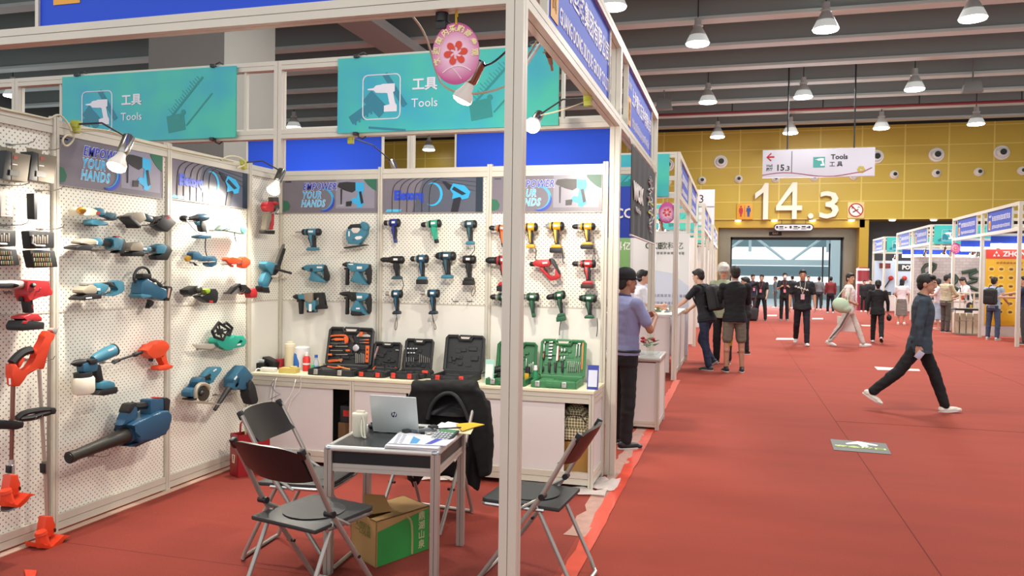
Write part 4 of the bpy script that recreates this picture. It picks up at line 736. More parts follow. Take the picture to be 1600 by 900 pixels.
# red gift bag in the left corner
t = thing('gift_bag', 'dark red paper gift bag beside the left wall under the counter end', 'bag', (-2.83, 2.1, 0)); RBAG = mat('8e1c22', .35); a = at(357, 741, 2, 0); c = at(371, 747, 2, 0); e = at(402, 742, 2, 0)
u = V((e.x-c.x, e.y-c.y, 0)); u = u.normalized()*.26; v = V((a.x-c.x, a.y-c.y, 0)).normalized()*.13; c.z = 0; P = [c, c+u, c+u+v, c+v]; hh = .33
b = B()
for i in range(4): p, q = P[i], P[(i+1) % 4]; b.prism([p, q, q+V((0, 0, hh)), p+V((0, 0, hh))], (P[(i+2) % 4]-q).normalized()*.004)
b.prism(P, (0, 0, .004)); ob('bag_body', b, RBAG, t, True)
for w_ in (.02, .98): ob('handle', B().tube([P[0]+u*.3+v*w_+V((0, 0, hh-.02)), P[0]+u*.32+v*w_+V((0, 0, hh+.09)), P[0]+u*.6+v*w_+V((0, 0, hh+.1)), P[0]+u*.65+v*w_+V((0, 0, hh-.02))], .008, 8, smooth=1), RBAG, t, True)
F = Fr(c, u); ob('flower_print', B().ell(F.p(.1, .16, .002), (.014, .004, .02)).ell(F.p(.12, .155, .002), (.014, .004, .014)).ell(F.p(.08, .155, .002), (.012, .004, .012)), WHT, t, True)
F = Fr(c+v*.65, -v); F.n = -u.normalized() if u.x > 0 else u.normalized(); ob('emblem_print', B().tube([c+v*.35+V((0, 0, .17))-u*.015, c+v*.6+V((0, 0, .17))-u*.015, c+v*.58+V((0, 0, .11))-u*.015, c+v*.4+V((0, 0, .11))-u*.015], .005, 5, True), mat('e0cfb0', .6), t, True)
for k, (px, lab) in enumerate(((419, 'left pale green wrapped roll standing in the gift bag'), (436, 'right pale green wrapped roll standing in the gift bag'))):
    p = P[0]+u*(.5+.22*k)+v*.5; solo('wrapped_roll', B().lathe(p+V((0, 0, .01)), (0, 0, 1), [(0, .04), (.38, .042), (.4, .035), (.401, .01)], 18), mat('cfd8a0', .5), lab, 'paper roll')
# ---------------- power tools on the pegboards ----------------
TE = mat('3b7a90', .42, noise=.05, scale=12); TD = mat('285b76', .42); TBLK = mat('17181a', .5); TGRY = mat('a39a88', .4, .2); LAB = mat('e8eaea', .5); REDT = mat('b2272c', .4); ORT = mat('dc4a26', .42); GRT = mat('1f5a3c', .45); YLT = mat('dca523', .42); STL2 = mat('c5c3bd', .3, .7)
HOOKM = mat('8d8a86', .3, .7)
class TW:
    def __init__(s, name, lab, cat, crop, base, ax=0, val=LX+.07):
        s.c = crop; s.ax = ax; s.val = val; s.n = V((1, 0, 0)) if ax == 0 else V((0, -1, 0)); s.sg = 1 if ax == 0 else -1
        s.t = thing(name, lab, cat, s.w(*base))
    def w(s, x, y, off=0): return at(s.c[0]+x/s.c[2], s.c[1]+y/s.c[2], s.ax, s.val+s.sg*off)
    def m(s, x, y, r): return (s.w(x, y)-s.w(x, y+r)).length
    def pr(s, name, m, pts, th=.05, off=0, bev=.008, lab=None, seg=2):
        P = [s.w(x, y, off) for x, y in pts]; s.last = ob(name, B().prism(P, s.n*th, bev=min(bev, th*.45), seg=seg, mid=True), m, s.t, True, lab); return s
    def cy(s, name, m, a, c, pf, off=0, n=18):    # pf: [(t 0..1, radius in crop px)]
        p, q = s.w(*a, off), s.w(*c, off); L = (q-p).length; k = s.m(a[0], a[1], 1)
        s.last = ob(name, B().lathe(p, q-p, [(t*L, max(r*k, .0005)) for t, r in pf], n), m, s.t, True); return s
    def tb(s, name, m, pts, r, off=0, sm=1, n=7):
        s.last = ob(name, B().tube([s.w(*p[:2], (p[2] if len(p) > 2 else off)) for p in pts], r, n, smooth=sm), m, s.t, True); return s
    def el(s, name, m, c, rx, ry, th, off=0):
        k = s.m(c[0], c[1], 1); p = s.w(*c, off); h = abs((s.w(c[0]+rx, c[1])-s.w(*c)).length); r = (h, th, ry*k) if s.ax == 1 else (th, h, ry*k)
        s.last = ob(name, B().ell(p, r, 20, 12), m, s.t, True); return s
    def lb(s, pts, off=.03): return s.pr('label_sticker', LAB, pts, .002, off, 0)
def hook(lab, x, y, L=.11, ax=1, dbl=False):      # wire hook whose bend sits at pixel x,y on the board
    v = YB-.004 if ax == 1 else LX+.004; p = at(x, y, ax, v); n = V((0, -1, 0)) if ax == 1 else V((1, 0, 0))
    t = thing('pegboard_hook', lab, 'hook', p, group='wire hooks on the pegboards')
    r = V((1, 0, 0)) if ax == 1 else V((0, 1, 0)); b = B()
    for s in ((-.02, .02) if dbl else (0,)): b.tube([p+r*s, p+n*L*.7+r*s, p+n*L+r*s+V((0, 0, .012)), p+n*(L+.012)+r*s+V((0, 0, .03))], .0028, 6)
    b.box(p+V((0, 0, .0)), (.05 if ax == 1 else .004, .004 if ax == 1 else .05, .012)); ob('wire', b, HOOKM, t, True)
def pistol(lab, box, body, nose, base, trim=TBLK, ax=1, val=YB-.10, nosem=TBLK, tilt=0, strap=None, batm=TBLK, basem=None, long=0, cat='cordless drill', name='cordless_drill', lbl=True, gripm=TBLK):
    # local: nose to -x, z up, y into the wall; box = pixel bounding box of the tool in the photograph
    x0, y0, x1, y1 = box; A = at(x0, (y0+y1)/2, ax, val); C = at(x1, (y0+y1)/2, ax, val); top = at((x0+x1)/2, y0, ax, val); bot = at((x0+x1)/2, y1, ax, val)
    W = (C-A).length; H = top.z-bot.z; nl = {'chuck': .075, 'shaft': .085, 'anvil': .035, 'cone': .05, 'long': .1, 'none': .01, 'socket': .07}[nose]
    bl = .125; hs = .21 if base != 'slim' else .2
    sx = W/(nl+bl); sz = H/(hs+(.03 if base in ('batt', 'big') else 0)); k = (sx+sz)/2
    rz = 0 if ax == 1 else pi/2; org = (A+C)/2; org.z = top.z-.034*sz
    t = thing(name, lab, cat, org, rz); X0 = (bl+nl)/2-bl       # body runs X0..X0+bl
    def T(b): b.T = Matrix.Diagonal((sx, k, sz, 1)) @ Matrix.Rotation(radians(tilt), 4, 'Y'); return b
    hb = T(B()); hb.lathe((X0, 0, 0), (1, 0, 0), [(0, .026), (.006, .031), (.05, .034), (.1, .034), (.118, .029), (.125, .018)], 20, 1)
    ob('motor_housing', hb, body, t)
    ob('rear_cap', T(B()).lathe((X0+.098, 0, 0), (1, 0, 0), [(0, .0352), (.012, .0352), (.022, .030), (.029, .018)], 20).lathe((X0+.018, 0, 0), (1, 0, 0), [(0, .033), (.01, .0342), (.016, .033)], 20), trim, t)
    x = X0
    if nose in ('chuck', 'long'):
        ob('gear_case', T(B()).lathe((x+.004, 0, 0), (-1, 0, 0), [(0, .027), (.02, .025), (.024, .022)], 18), STL2 if nose == 'chuck' else TBLK, t)
        L = .052 if nose == 'chuck' else .078
        ob('chuck', T(B()).lathe((x-.018, 0, 0), (-1, 0, 0), [(0, .021), (.004, .023), (L*.3, .023), (L*.32, .021), (L*.5, .023), (L*.7, .022), (L, .011), (L+.001, .004)], 18), nosem, t)
    elif nose in ('cone', 'anvil'):
        ob('gear_case', T(B()).lathe((x+.004, 0, 0), (-1, 0, 0), [(0, .029), (.018, .027), (.034, .017), (.036, .012)], 18), nosem, t)
        ob('bit_holder', T(B()).lathe((x-.03, 0, 0), (-1, 0, 0), [(0, .009), (.014, .009), (.018, .006)], 12), STL2, t)
    elif nose in ('shaft', 'socket'):
        ob('gear_case', T(B()).lathe((x+.004, 0, 0), (-1, 0, 0), [(0, .03), (.02, .029), (.028, .018)], 18), TBLK if nose == 'shaft' else nosem, t)
        ob('nozzle', T(B()).lathe((x-.02, 0, 0), (-1, 0, 0), [(0, .013), (.03, .013), (.032, .008), (.062, .007)] if nose == 'shaft' else [(0, .02), (.045, .02), (.05, .015)], 14), STL2, t)
    gx = X0+.052
    ob('grip', T(B()).prism([(gx-.03, 0, -.02), (gx+.032, 0, -.02), (gx+.022, 0, -.06), (gx+.03, 0, -.11), (gx+.038, 0, -.15), (gx+.002, 0, -.155), (gx-.008, 0, -.1), (gx-.012, 0, -.06), (gx-.022, 0, -.045)], (0, .036, 0), bev=.01, mid=True), gripm, t)
    ob('grip_trim', T(B()).prism([(gx-.02, 0, -.022), (gx+.012, 0, -.022), (gx+.008, 0, -.06), (gx+.016, 0, -.12), (gx+.008, 0, -.14), (gx-.002, 0, -.1), (gx-.006, 0, -.055)], (0, .041, 0), bev=.004, mid=True), body, t)
    ob('trigger', T(B()).prism([(gx-.014, 0, -.04), (gx-.03, 0, -.05), (gx-.026, 0, -.068), (gx-.012, 0, -.075)], (0, .02, 0), bev=.004, mid=True), body if trim is TBLK else trim, t)
    bm_ = basem or body; cx = gx+.008
    if base == 'foot': ob('battery_foot', T(B()).prism([(cx-.04, 0, -.158), (cx-.02, 0, -.142), (cx+.036, 0, -.142), (cx+.046, 0, -.155), (cx+.044, 0, -.172), (cx-.038, 0, -.174)], (0, .062, 0), bev=.009, mid=True), bm_, t)
    elif base in ('batt', 'big'):
        ob('battery_foot', T(B()).prism([(cx-.042, 0, -.158), (cx-.024, 0, -.142), (cx+.034, 0, -.142), (cx+.046, 0, -.155), (cx+.046, 0, -.168), (cx-.042, 0, -.168)], (0, .066, 0), bev=.008, mid=True), bm_, t)
        ob('battery', T(B()).prism([(cx-.05, 0, -.168), (cx+.05, 0, -.168), (cx+.052, 0, -.2), (cx+.046, 0, -.206), (cx-.048, 0, -.206), (cx-.052, 0, -.2)], (0, .072, 0), bev=.007, mid=True), batm, t)
    else: ob('battery', T(B()).prism([(gx+.002, 0, -.135), (gx+.037, 0, -.13), (gx+.042, 0, -.165), (gx+.006, 0, -.168)], (0, .04, 0), bev=.007, mid=True), basem or TBLK, t)
    if lbl: ob('label_sticker', T(B()).box((X0+.06, -.0345, .004), (.038, .002, .018)), LAB, t)
    if strap: p = strap; ob('wrist_strap', B().tube([at(px, py, ax, val) for px, py in p], .0035, 6, smooth=2), TBLK if len(p) < 6 else mat('5c5049', .6), t, True)
    hook('wire hook of the '+' '.join(lab.split()[:9])+(' left' if x0 < 650 else ' right') if len(lab.split()) > 9 else 'wire hook holding the '+lab, (x0+x1)/2+1, y0+(y1-y0)*.25, .1, ax); return t
# --- back wall, left panel
pistol('heat gun style tool with silver nozzle on the left back panel', (461, 357, 501, 392), TE, 'shaft', 'foot', name='heat_gun', cat='heat gun')
pistol('dark blue slim drill, first in the top row of the middle panel', (599, 342, 625, 379.5), mat('27358f', .4), 'chuck', 'slim', basem=mat('2d3f7d', .4))
pistol('mint green slim drill in the top row of the middle panel', (657, 344, 689, 380.5), mat('2fa080', .42), 'chuck', 'slim', gripm=mat('2fa080', .42), tilt=-4)
pistol('teal impact driver, last in the top row of the middle panel', (718, 344, 744.5, 383), mat('345c63', .42), 'cone', 'foot', nosem=STL2, basem=TE, strap=[(741, 384), (742, 390), (738, 396), (733, 402)])
pistol('long black hammer drill, first in the second row of the middle panel', (594, 400, 631, 437), TBLK, 'long', 'foot', basem=mat('24464e', .45), strap=[(628, 436), (631, 444), (629, 452), (625, 460)])
pistol('teal drill with big black battery, second row of the middle panel', (640.5, 398, 669, 444), TD, 'chuck', 'batt', basem=TE)
pistol('large impact wrench on a teal foot in the second row', (680, 393, 711.5, 436), mat('30505a', .42), 'anvil', 'foot', basem=TE)
pistol('black impact driver with big battery and strap, end of second row', (715.5, 399, 743, 445.5), TBLK, 'cone', 'batt', nosem=STL2, strap=[(741, 444), (743, 452), (741, 460), (738, 464), (736, 458), (740, 448)])
pistol('teal impact driver in the bottom row, left one', (602.5, 453, 628.7, 491.6), TD, 'socket', 'foot', nosem=CREAM, basem=mat('20303a', .45), strap=[(619, 491), (621, 500), (620, 514), (617, 516), (617, 508), (619.5, 496)])
pistol('teal impact driver in the bottom row, right one', (658, 452, 686.5, 491.6), TD, 'socket', 'foot', nosem=CREAM, basem=mat('20303a', .45), strap=[(675, 491), (678, 502), (682, 513), (679, 516), (678, 508), (676, 497)])
# --- right panel
pistol('orange slim drill half hidden behind the big post', (763.5, 351, 798, 386), mat('de6420', .42), 'chuck', 'slim', tilt=3)
pistol('yellow and black impact driver just right of the big post', (812, 348.5, 839.7, 388), YLT, 'cone', 'foot', basem=YLT, strap=[(837, 388), (838, 396), (836, 404), (838, 408)])
pistol('yellow impact wrench with thick yellow and black battery', (852.5, 346.6, 881, 395), YLT, 'anvil', 'batt', basem=YLT, nosem=STL2, strap=[(878, 394), (880, 402), (879, 409), (882, 412)])
pistol('yellow drill with long black chuck, last in the top right row', (893, 348.4, 929.7, 389), YLT, 'chuck', 'batt', basem=YLT, strap=[(928, 388), (929, 398), (930, 407), (926, 407), (927, 398)])
pistol('large red hammer drill mostly hidden behind the big post', (758, 399, 800, 455), REDT, 'long', 'batt', basem=REDT)
pistol('red drill with red and black battery on the right panel', (893, 406, 930.4, 450.6), REDT, 'chuck', 'batt', basem=REDT, batm=mat('3a2322', .5))
pistol('dark green slim drill just right of the big post', (812, 457.5, 842, 495.6), GRT, 'chuck', 'slim', basem=GRT, gripm=mat('1b3a2b', .5))
pistol('dark green drill with green battery and strap', (853, 456, 883, 503), GRT, 'long', 'batt', basem=GRT, batm=GRT, tilt=-7, strap=[(877, 500), (875, 508), (874, 517), (874, 524)])
pistol('dark green impact driver at the right end of the bottom row', (901.5, 460, 932, 498), GRT, 'cone', 'foot', basem=GRT, strap=[(933, 497), (934, 508), (933, 520), (932, 526)])
pistol('dark green tool mostly hidden behind the big post', (765, 458, 800, 495), GRT, 'chuck', 'slim')
# jigsaw
C = (530, 340, 5.63); j = TW('jigsaw', 'teal jigsaw with metal sole plate on the left back panel', 'jigsaw', C, (150, 270), 1, YB-.09)
j.pr('body', TE, [(72, 130), (95, 80), (160, 60), (210, 75), (255, 110), (250, 150), (195, 230), (180, 240), (90, 232), (82, 190), (70, 160)], .06, 0, .012)
j.pr('grip', TBLK, [(80, 90), (110, 60), (195, 55), (215, 85), (200, 95), (130, 80), (95, 105)], .05, .012).pr('grip_gap', mat('d7d0c2', .5), [(118, 110), (130, 92), (190, 92), (198, 110), (175, 138), (140, 138)], .066, 0, .002)
j.pr('rear_block', TE, [(195, 50), (215, 34), (245, 50), (262, 80), (255, 112), (225, 115), (205, 90)], .055, .01).pr('sole_plate', TBLK, [(55, 262), (238, 236), (242, 244), (60, 274)], .08, 0, .002).pr('guard', STL2, [(100, 236), (180, 230), (182, 244), (98, 252)], .05, 0, .002)
j.lb([(135, 180), (150, 165), (190, 162), (205, 172), (185, 190), (155, 195)], .0315).lb([(80, 120), (92, 120), (92, 165), (80, 165)], .0315)
hook('wire hook holding the teal jigsaw', 562, 380, .11)
# rotary hammers (traced)
def rham(lab, C, base, body, parts, off=.0):
    t = TW('rotary_hammer', lab, 'rotary hammer', C, base, 1, YB-.1)
    for p in parts: getattr(t, p[0])(*p[1:])
    return t
C = (450, 345, 5.81)
rham('small light teal rotary hammer on the left back panel', C, (270, 560), TE, [
 ('pr', 'body', TE, [(150, 415), (180, 398), (330, 395), (345, 420), (330, 455), (300, 460), (240, 470), (200, 460), (165, 445)], .07, 0, .014), ('cy', 'chuck', TBLK, (170, 430), (128, 432), [(0, 22), (.5, 20), (1, 10)]), ('cy', 'bit', STL2, (130, 436), (108, 442), [(0, 4), (1, 3)]),
 ('pr', 'grip', TBLK, [(325, 398), (345, 405), (378, 500), (370, 545), (335, 550), (325, 520), (345, 500), (330, 450)], .04, .005, .01), ('pr', 'lower_frame', TE, [(215, 462), (250, 465), (285, 510), (330, 525), (360, 550), (345, 565), (205, 545), (195, 520), (225, 515)], .055, 0, .01), ('el', 'motor_boss', TBLK, (212, 445), 14, 14, .01, .035), ('pr', 'trigger', TE, [(300, 462), (330, 450), (345, 490), (330, 500)], .03), ('lb', [(262, 415), (310, 415), (310, 430), (262, 430)], .036)])
C = (530, 340, 5.63)
for dy, lab, bm_ in ((0, 'teal rotary hammer with black side handle, upper one of the two', TE), (258, 'large teal rotary hammer with black nose and battery, lower one', TE)):
    f = lambda L: [(x, y+dy) for x, y in L]; P = [
     ('pr', 'body', TE, f([(160, 400), (270, 408), (272, 440), (240, 470), (200, 478), (165, 470)]), .075, 0, .013), ('pr', 'gear_case', TE if not dy else TBLK, f([(75, 400), (100, 395), (165, 400), (168, 470), (120, 480), (85, 440)]), .06, 0, .012),
     ('cy', 'chuck', TBLK, (90, 415+dy), (30 if not dy else 5, 412+dy), [(0, 26), (.4, 22), (.7, 18), (1, 8)]), ('pr', 'side_handle', TBLK, f([(62, 450), (85, 450), (84, 595), (58, 595)]), .035, .02, .009), ('pr', 'handle_ring', TBLK, f([(55, 440), (110, 436), (112, 455), (55, 460)]), .055, 0, .005),
     ('pr', 'grip', TBLK, f([(250, 410), (275, 415), (285, 470), (280, 570), (265, 592), (250, 580), (258, 500), (225, 500), (245, 470)]), .04, .005, .01), ('pr', 'lower_frame', TE, f([(150, 470), (185, 470), (195, 520), (240, 580), (268, 580), (262, 596), (215, 588), (180, 572), (108, 560), (112, 535), (140, 520)]), .06, 0, .01),
     ('lb', f([(155, 430), (200, 430), (200, 452), (155, 452)]), .0395)]
    if dy: P += [('pr', 'battery', TBLK, f([(118, 560), (215, 570), (218, 600), (200, 606), (125, 604), (114, 590)]), .075, 0, .008), ('lb', f([(148, 535), (180, 535), (180, 548), (148, 548)]), .032)]
    else: P += [('lb', f([(82, 405), (122, 405), (122, 416), (82, 416)]), .032)]
    rham(lab, C, (170, 600+dy), TE, P)
C = (450, 345, 5.81)
rham('grey and teal rotary hammer with vertical side handle', C, (200, 840), TE, [
 ('pr', 'body', mat('8d8271', .45), [(160, 655), (240, 652), (243, 735), (205, 742), (165, 720)], .075, 0, .01), ('pr', 'grip', TBLK, [(240, 652), (328, 650), (334, 765), (355, 775), (355, 800), (250, 805), (235, 775), (300, 770), (300, 690), (262, 680), (245, 730)], .045, 0, .01),
 ('cy', 'chuck', TBLK, (110, 690), (46, 690), [(0, 22), (.4, 24), (.6, 24), (1, 8)]), ('pr', 'gear_case', TE, [(100, 668), (165, 660), (168, 715), (110, 712)], .06, 0, .01), ('pr', 'side_handle', TBLK, [(100, 735), (140, 730), (135, 848), (108, 848)], .04, .02, .01), ('pr', 'handle_ring', TBLK, [(95, 712), (140, 708), (140, 735), (95, 738)], .065, 0, .006),
 ('pr', 'motor_block', TE, [(172, 725), (262, 720), (262, 760), (256, 830), (190, 830), (186, 770), (172, 748)], .06, .002, .01), ('lb', [(190, 755), (214, 755), (214, 822), (190, 822)], .034), ('pr', 'foot', TBLK, [(185, 808), (256, 805), (256, 832), (188, 832)], .065, 0, .005)])
for x, y, n in ((493, 420, 'small light teal rotary hammer'), (556, 419, 'upper black handled rotary hammer'), (560, 466, 'lower large rotary hammer'), (485, 463, 'grey and teal rotary hammer')): hook('wire hook holding the '+n, x, y, .12)
C = (820, 340, 5.3); t = TW('rotary_hammer', 'red rotary hammer with open D grip on the right panel', 'rotary hammer', C, (160, 520), 1, YB-.1)
t.pr('body', REDT, [(70, 372), (95, 352), (205, 345), (220, 380), (205, 405), (130, 410), (100, 405), (75, 395)], .07, 0, .014).cy('chuck', TBLK, (80, 385), (38, 385), [(0, 18), (.5, 20), (.8, 16), (1, 6)]).pr('grip', TBLK, [(200, 340), (225, 335), (245, 350), (298, 465), (290, 480), (265, 430), (235, 380)], .04, .006, .01)
t.pr('lower_frame', REDT, [(130, 405), (160, 420), (210, 492), (262, 488), (265, 430), (232, 385), (250, 380), (298, 470), (298, 500), (222, 525), (200, 510), (125, 425)], .05, 0, .009).pr('trigger', TBLK, [(160, 405), (175, 430), (192, 470), (175, 470), (150, 425)], .03).lb([(145, 370), (185, 366), (187, 380), (147, 384)], .036)
hook('wire hook holding the red D grip rotary hammer', 852, 412, .11)
for x, y in ((712, 471), (734, 471)): hook('empty wire hook at the bottom of the middle panel, '+('left' if x < 720 else 'right')+' one', x, y, .08)
# --- left pegboard wall
C = (100, 310, 9); t = TW('cordless_cutter', 'teal cutter with copper disc seen end on, upper left of the long pegboard', 'power tool', C, (330, 380), 0, LX+.1)
t.pr('gear_head', CREAM, [(135, 150), (160, 125), (330, 135), (400, 165), (405, 235), (330, 250), (250, 240), (140, 250)], .08, 0, .015).el('blade_guard', mat('c08a32', .3, .7), (245, 170), 45, 50, .03, .045).el('spindle', mat('7a5a22', .35, .7), (262, 168), 16, 20, .03, .07)
t.pr('body', TE, [(395, 165), (430, 130), (490, 140), (530, 180), (530, 240), (400, 240)], .07, 0, .012).pr('grip', mat('3d6774', .45), [(525, 185), (690, 210), (712, 240), (700, 305), (680, 310), (640, 280), (530, 260)], .05, 0, .012).pr('motor', TE, [(325, 300), (400, 290), (570, 340), (565, 380), (440, 385), (340, 378), (315, 345)], .07, 0, .012).pr('motor_base', TBLK, [(330, 376), (440, 383), (420, 394), (345, 388)], .06, 0, .003).pr('red_badge', mat('b8322f', .5), [(448, 185), (505, 185), (505, 225), (448, 228)], .004, .038, 0)
hook('double wire hook under the cutter with copper disc', 150, 344, .16, 0, True)
def grinder(lab, C, pts, ax=0):
    t = TW('angle_grinder', lab, 'angle grinder', C, pts['base'], ax, LX+.1)
    t.pr('gear_head', TGRY, pts['head'], .08, 0, .012).pr('blade_guard', TBLK, pts['guard'], .1, 0, .004).pr('body', pts.get('bm', TE), pts['body'], .065, 0, .013).pr('grip', TBLK, pts['grip'], .05, .004, .012).pr('battery', TBLK, pts['bat'], .07, 0, .008)
    if 'bf' in pts: t.pr('battery_foot', TE, pts['bf'], .07, .004, .01)
    if 'red' in pts: t.pr('release_button', REDT, pts['red'], .03, .02, .003)
    if 'lb' in pts: t.lb(pts['lb'], .034)
    return t
grinder('teal angle grinder with big battery, second from top below the lamp', (100, 310, 9), dict(base=(420, 770), head=[(165, 600), (260, 560), (350, 570), (400, 590), (390, 650), (300, 650), (165, 635)], guard=[(80, 680), (180, 655), (340, 650), (345, 680), (290, 700), (300, 735), (160, 720), (85, 712)], body=[(370, 575), (430, 555), (490, 570), (510, 620), (480, 670), (390, 660)], grip=[(495, 580), (620, 600), (650, 640), (620, 680), (500, 660)], bat=[(745, 560), (800, 570), (830, 640), (790, 775), (680, 770), (740, 730)], bf=[(605, 560), (700, 540), (790, 580), (745, 735), (620, 720), (660, 650)], red=[(700, 530), (760, 525), (770, 545), (715, 550)], lb=[(408, 600), (478, 605), (472, 645), (405, 638)]))
grinder('black bodied grinder with black battery at the top right of the long panel', (185, 320, 5.29), dict(base=(230, 220), head=[(70, 85), (110, 65), (175, 62), (195, 120), (150, 150), (90, 130), (65, 105)], guard=[(28, 100), (50, 90), (100, 130), (145, 160), (135, 190), (115, 195), (110, 165), (60, 125)], body=[(175, 60), (205, 75), (260, 100), (255, 140), (190, 125)], grip=[(200, 72), (300, 110), (350, 90), (365, 130), (300, 150), (245, 140)], bat=[(320, 110), (390, 85), (450, 150), (375, 225), (340, 215), (280, 170)], red=[(378, 98), (408, 90), (420, 108), (390, 122)], bm=mat('2a4a58', .45)))
grinder('teal grinder with grey head and black battery above the band saw', (185, 320, 5.29), dict(base=(230, 460), head=[(60, 355), (80, 315), (150, 305), (175, 340), (165, 385), (65, 380)], guard=[(62, 395), (150, 380), (175, 400), (160, 425), (65, 425)], body=[(165, 345), (240, 345), (255, 385), (180, 390)], grip=[(235, 350), (300, 355), (300, 390), (245, 385)], bat=[(345, 335), (390, 335), (415, 380), (375, 458), (290, 455), (275, 420), (340, 410)], bf=[(280, 340), (340, 320), (375, 345), (350, 405), (285, 405)], lb=[(206, 352), (238, 356), (236, 374), (204, 370)]))
for x, y, n in ((165, 391, 'second teal angle grinder'), (228, 352, 'black bodied grinder'), (225, 396, 'grinder above the band saw'), (145, 462, 'grey headed grinder with slotted guard'), (240, 445, 'band saw')): hook('double wire hook under the '+n, x-18, y, .17, 0, True)
C = (100, 420, 15); t = TW('angle_grinder', 'grey headed teal grinder with slotted black guard, third row', 'angle grinder', C, (700, 740), 0, LX+.1)
t.pr('gear_head', TGRY, [(310, 490), (430, 400), (560, 370), (640, 420), (670, 480), (640, 580), (400, 590), (315, 560)], .085, 0, .015).pr('top_cap', mat('7d7a76', .4), [(425, 400), (440, 340), (610, 335), (640, 400), (560, 375)], .06).pr('blade_guard', TBLK, [(270, 690), (300, 660), (390, 600), (560, 580), (720, 600), (715, 695), (275, 738)], .11, 0, .004).pr('guard_slot', WHT, [(340, 670), (480, 655), (490, 690), (345, 700)], .112, 0, .002)
t.pr('body', TE, [(665, 480), (680, 360), (800, 325), (960, 380), (950, 450), (900, 530), (830, 600), (700, 610)], .07, 0, .014).pr('grip', TBLK, [(850, 330), (1050, 315), (1110, 370), (1110, 430), (960, 400)], .05, .006, .012).pr('loop_handle', TE, [(1080, 310), (1200, 265), (1320, 310), (1340, 490), (1270, 575), (1180, 585), (1090, 640), (900, 630), (830, 600), (1000, 600), (1150, 560), (1200, 480), (1130, 420)], .06, 0, .014).lb([(730, 450), (850, 455), (850, 510), (730, 505)], .037)
C = (185, 320, 5.29); t = TW('band_saw', 'dark teal portable band saw with black carrying loop', 'saw', C, (250, 800), 0, LX+.1)
t.pr('body', TD, [(150, 640), (200, 605), (240, 640), (300, 700), (360, 690), (365, 760), (320, 790), (230, 760), (140, 735)], .09, 0, .014).tb('carrying_loop', TBLK, [(140, 645), (122, 600), (150, 535), (200, 512), (245, 530), (265, 590)], .009, .01, 2).pr('motor_cap', TBLK, [(160, 570), (235, 568), (240, 610), (165, 612)], .08, 0, .01).pr('grip', TBLK, [(235, 600), (290, 610), (365, 680), (350, 705), (290, 660), (240, 630)], .045, .006, .01).pr('base_plate', TE, [(130, 745), (150, 735), (225, 745), (220, 765), (145, 772)], .1, 0, .004)
t.pr('battery', TBLK, [(365, 670), (400, 672), (412, 685), (385, 795), (345, 790)], .08, 0, .008).pr('battery_face', mat('c09a88', .5), [(380, 690), (398, 690), (385, 770), (370, 770)], .07, .008, .003).pr('trigger_guard', CREAM, [(230, 655), (290, 640), (300, 670), (240, 680)], .05, .01, .006).pr('hook_foot', TBLK, [(245, 780), (285, 800), (275, 830), (240, 858), (228, 850), (250, 820)], .03, 0, .006)
# third panel
C = (270, 320, 5.62)
t = TW('cordless_drill', 'teal drill with silver side arm at the top of the far left panel', 'cordless drill', C, (240, 300), 0, LX+.11)
t.cy('motor_housing', TD, (210, 112), (308, 108), [(0, 26), (.1, 33), (.7, 33), (.95, 26), (1, 14)]).cy('gear_case', TBLK, (212, 115), (140, 120), [(0, 28), (.4, 24), (.5, 20), (1, 16)]).el('chuck', TBLK, (100, 120), 32, 28, .03).el('chuck_ring', STL2, (95, 122), 14, 14, .035).pr('grip', TBLK, [(225, 140), (265, 145), (285, 250), (240, 255), (228, 180)], .045, 0, .01).pr('trigger', TE, [(190, 150), (232, 140), (230, 185), (212, 180)], .03)
t.pr('battery_foot', TD, [(190, 275), (230, 262), (305, 268), (308, 290), (240, 300), (195, 292)], .07, 0, .01).tb('side_arm', STL2, [(120, 135, .03), (180, 205, .03), (228, 250, .03), (285, 245, .03)], .005).tb('wrist_strap', TBLK, [(290, 290), (285, 340), (285, 400), (300, 450)], .004, 0, 1)
t = TW('pruning_shears', 'pale teal electric shears lying in a wire hook below the poster', 'pruning shears', C, (500, 260), 0, LX+.1)
t.pr('body', mat('86b6a8', .45), [(385, 215), (420, 175), (520, 190), (600, 180), (635, 215), (600, 262), (560, 235), (400, 232)], .06, 0, .012).pr('blade', STL2, [(388, 218), (430, 170), (450, 190), (440, 215)], .012, .02, .002).pr('battery', mat('4a7f78', .45), [(565, 190), (605, 178), (632, 215), (600, 262), (570, 235)], .065, .003, .01).tb('wrist_strap', TBLK, [(540, 235), (545, 280), (555, 330), (550, 300)], .004)
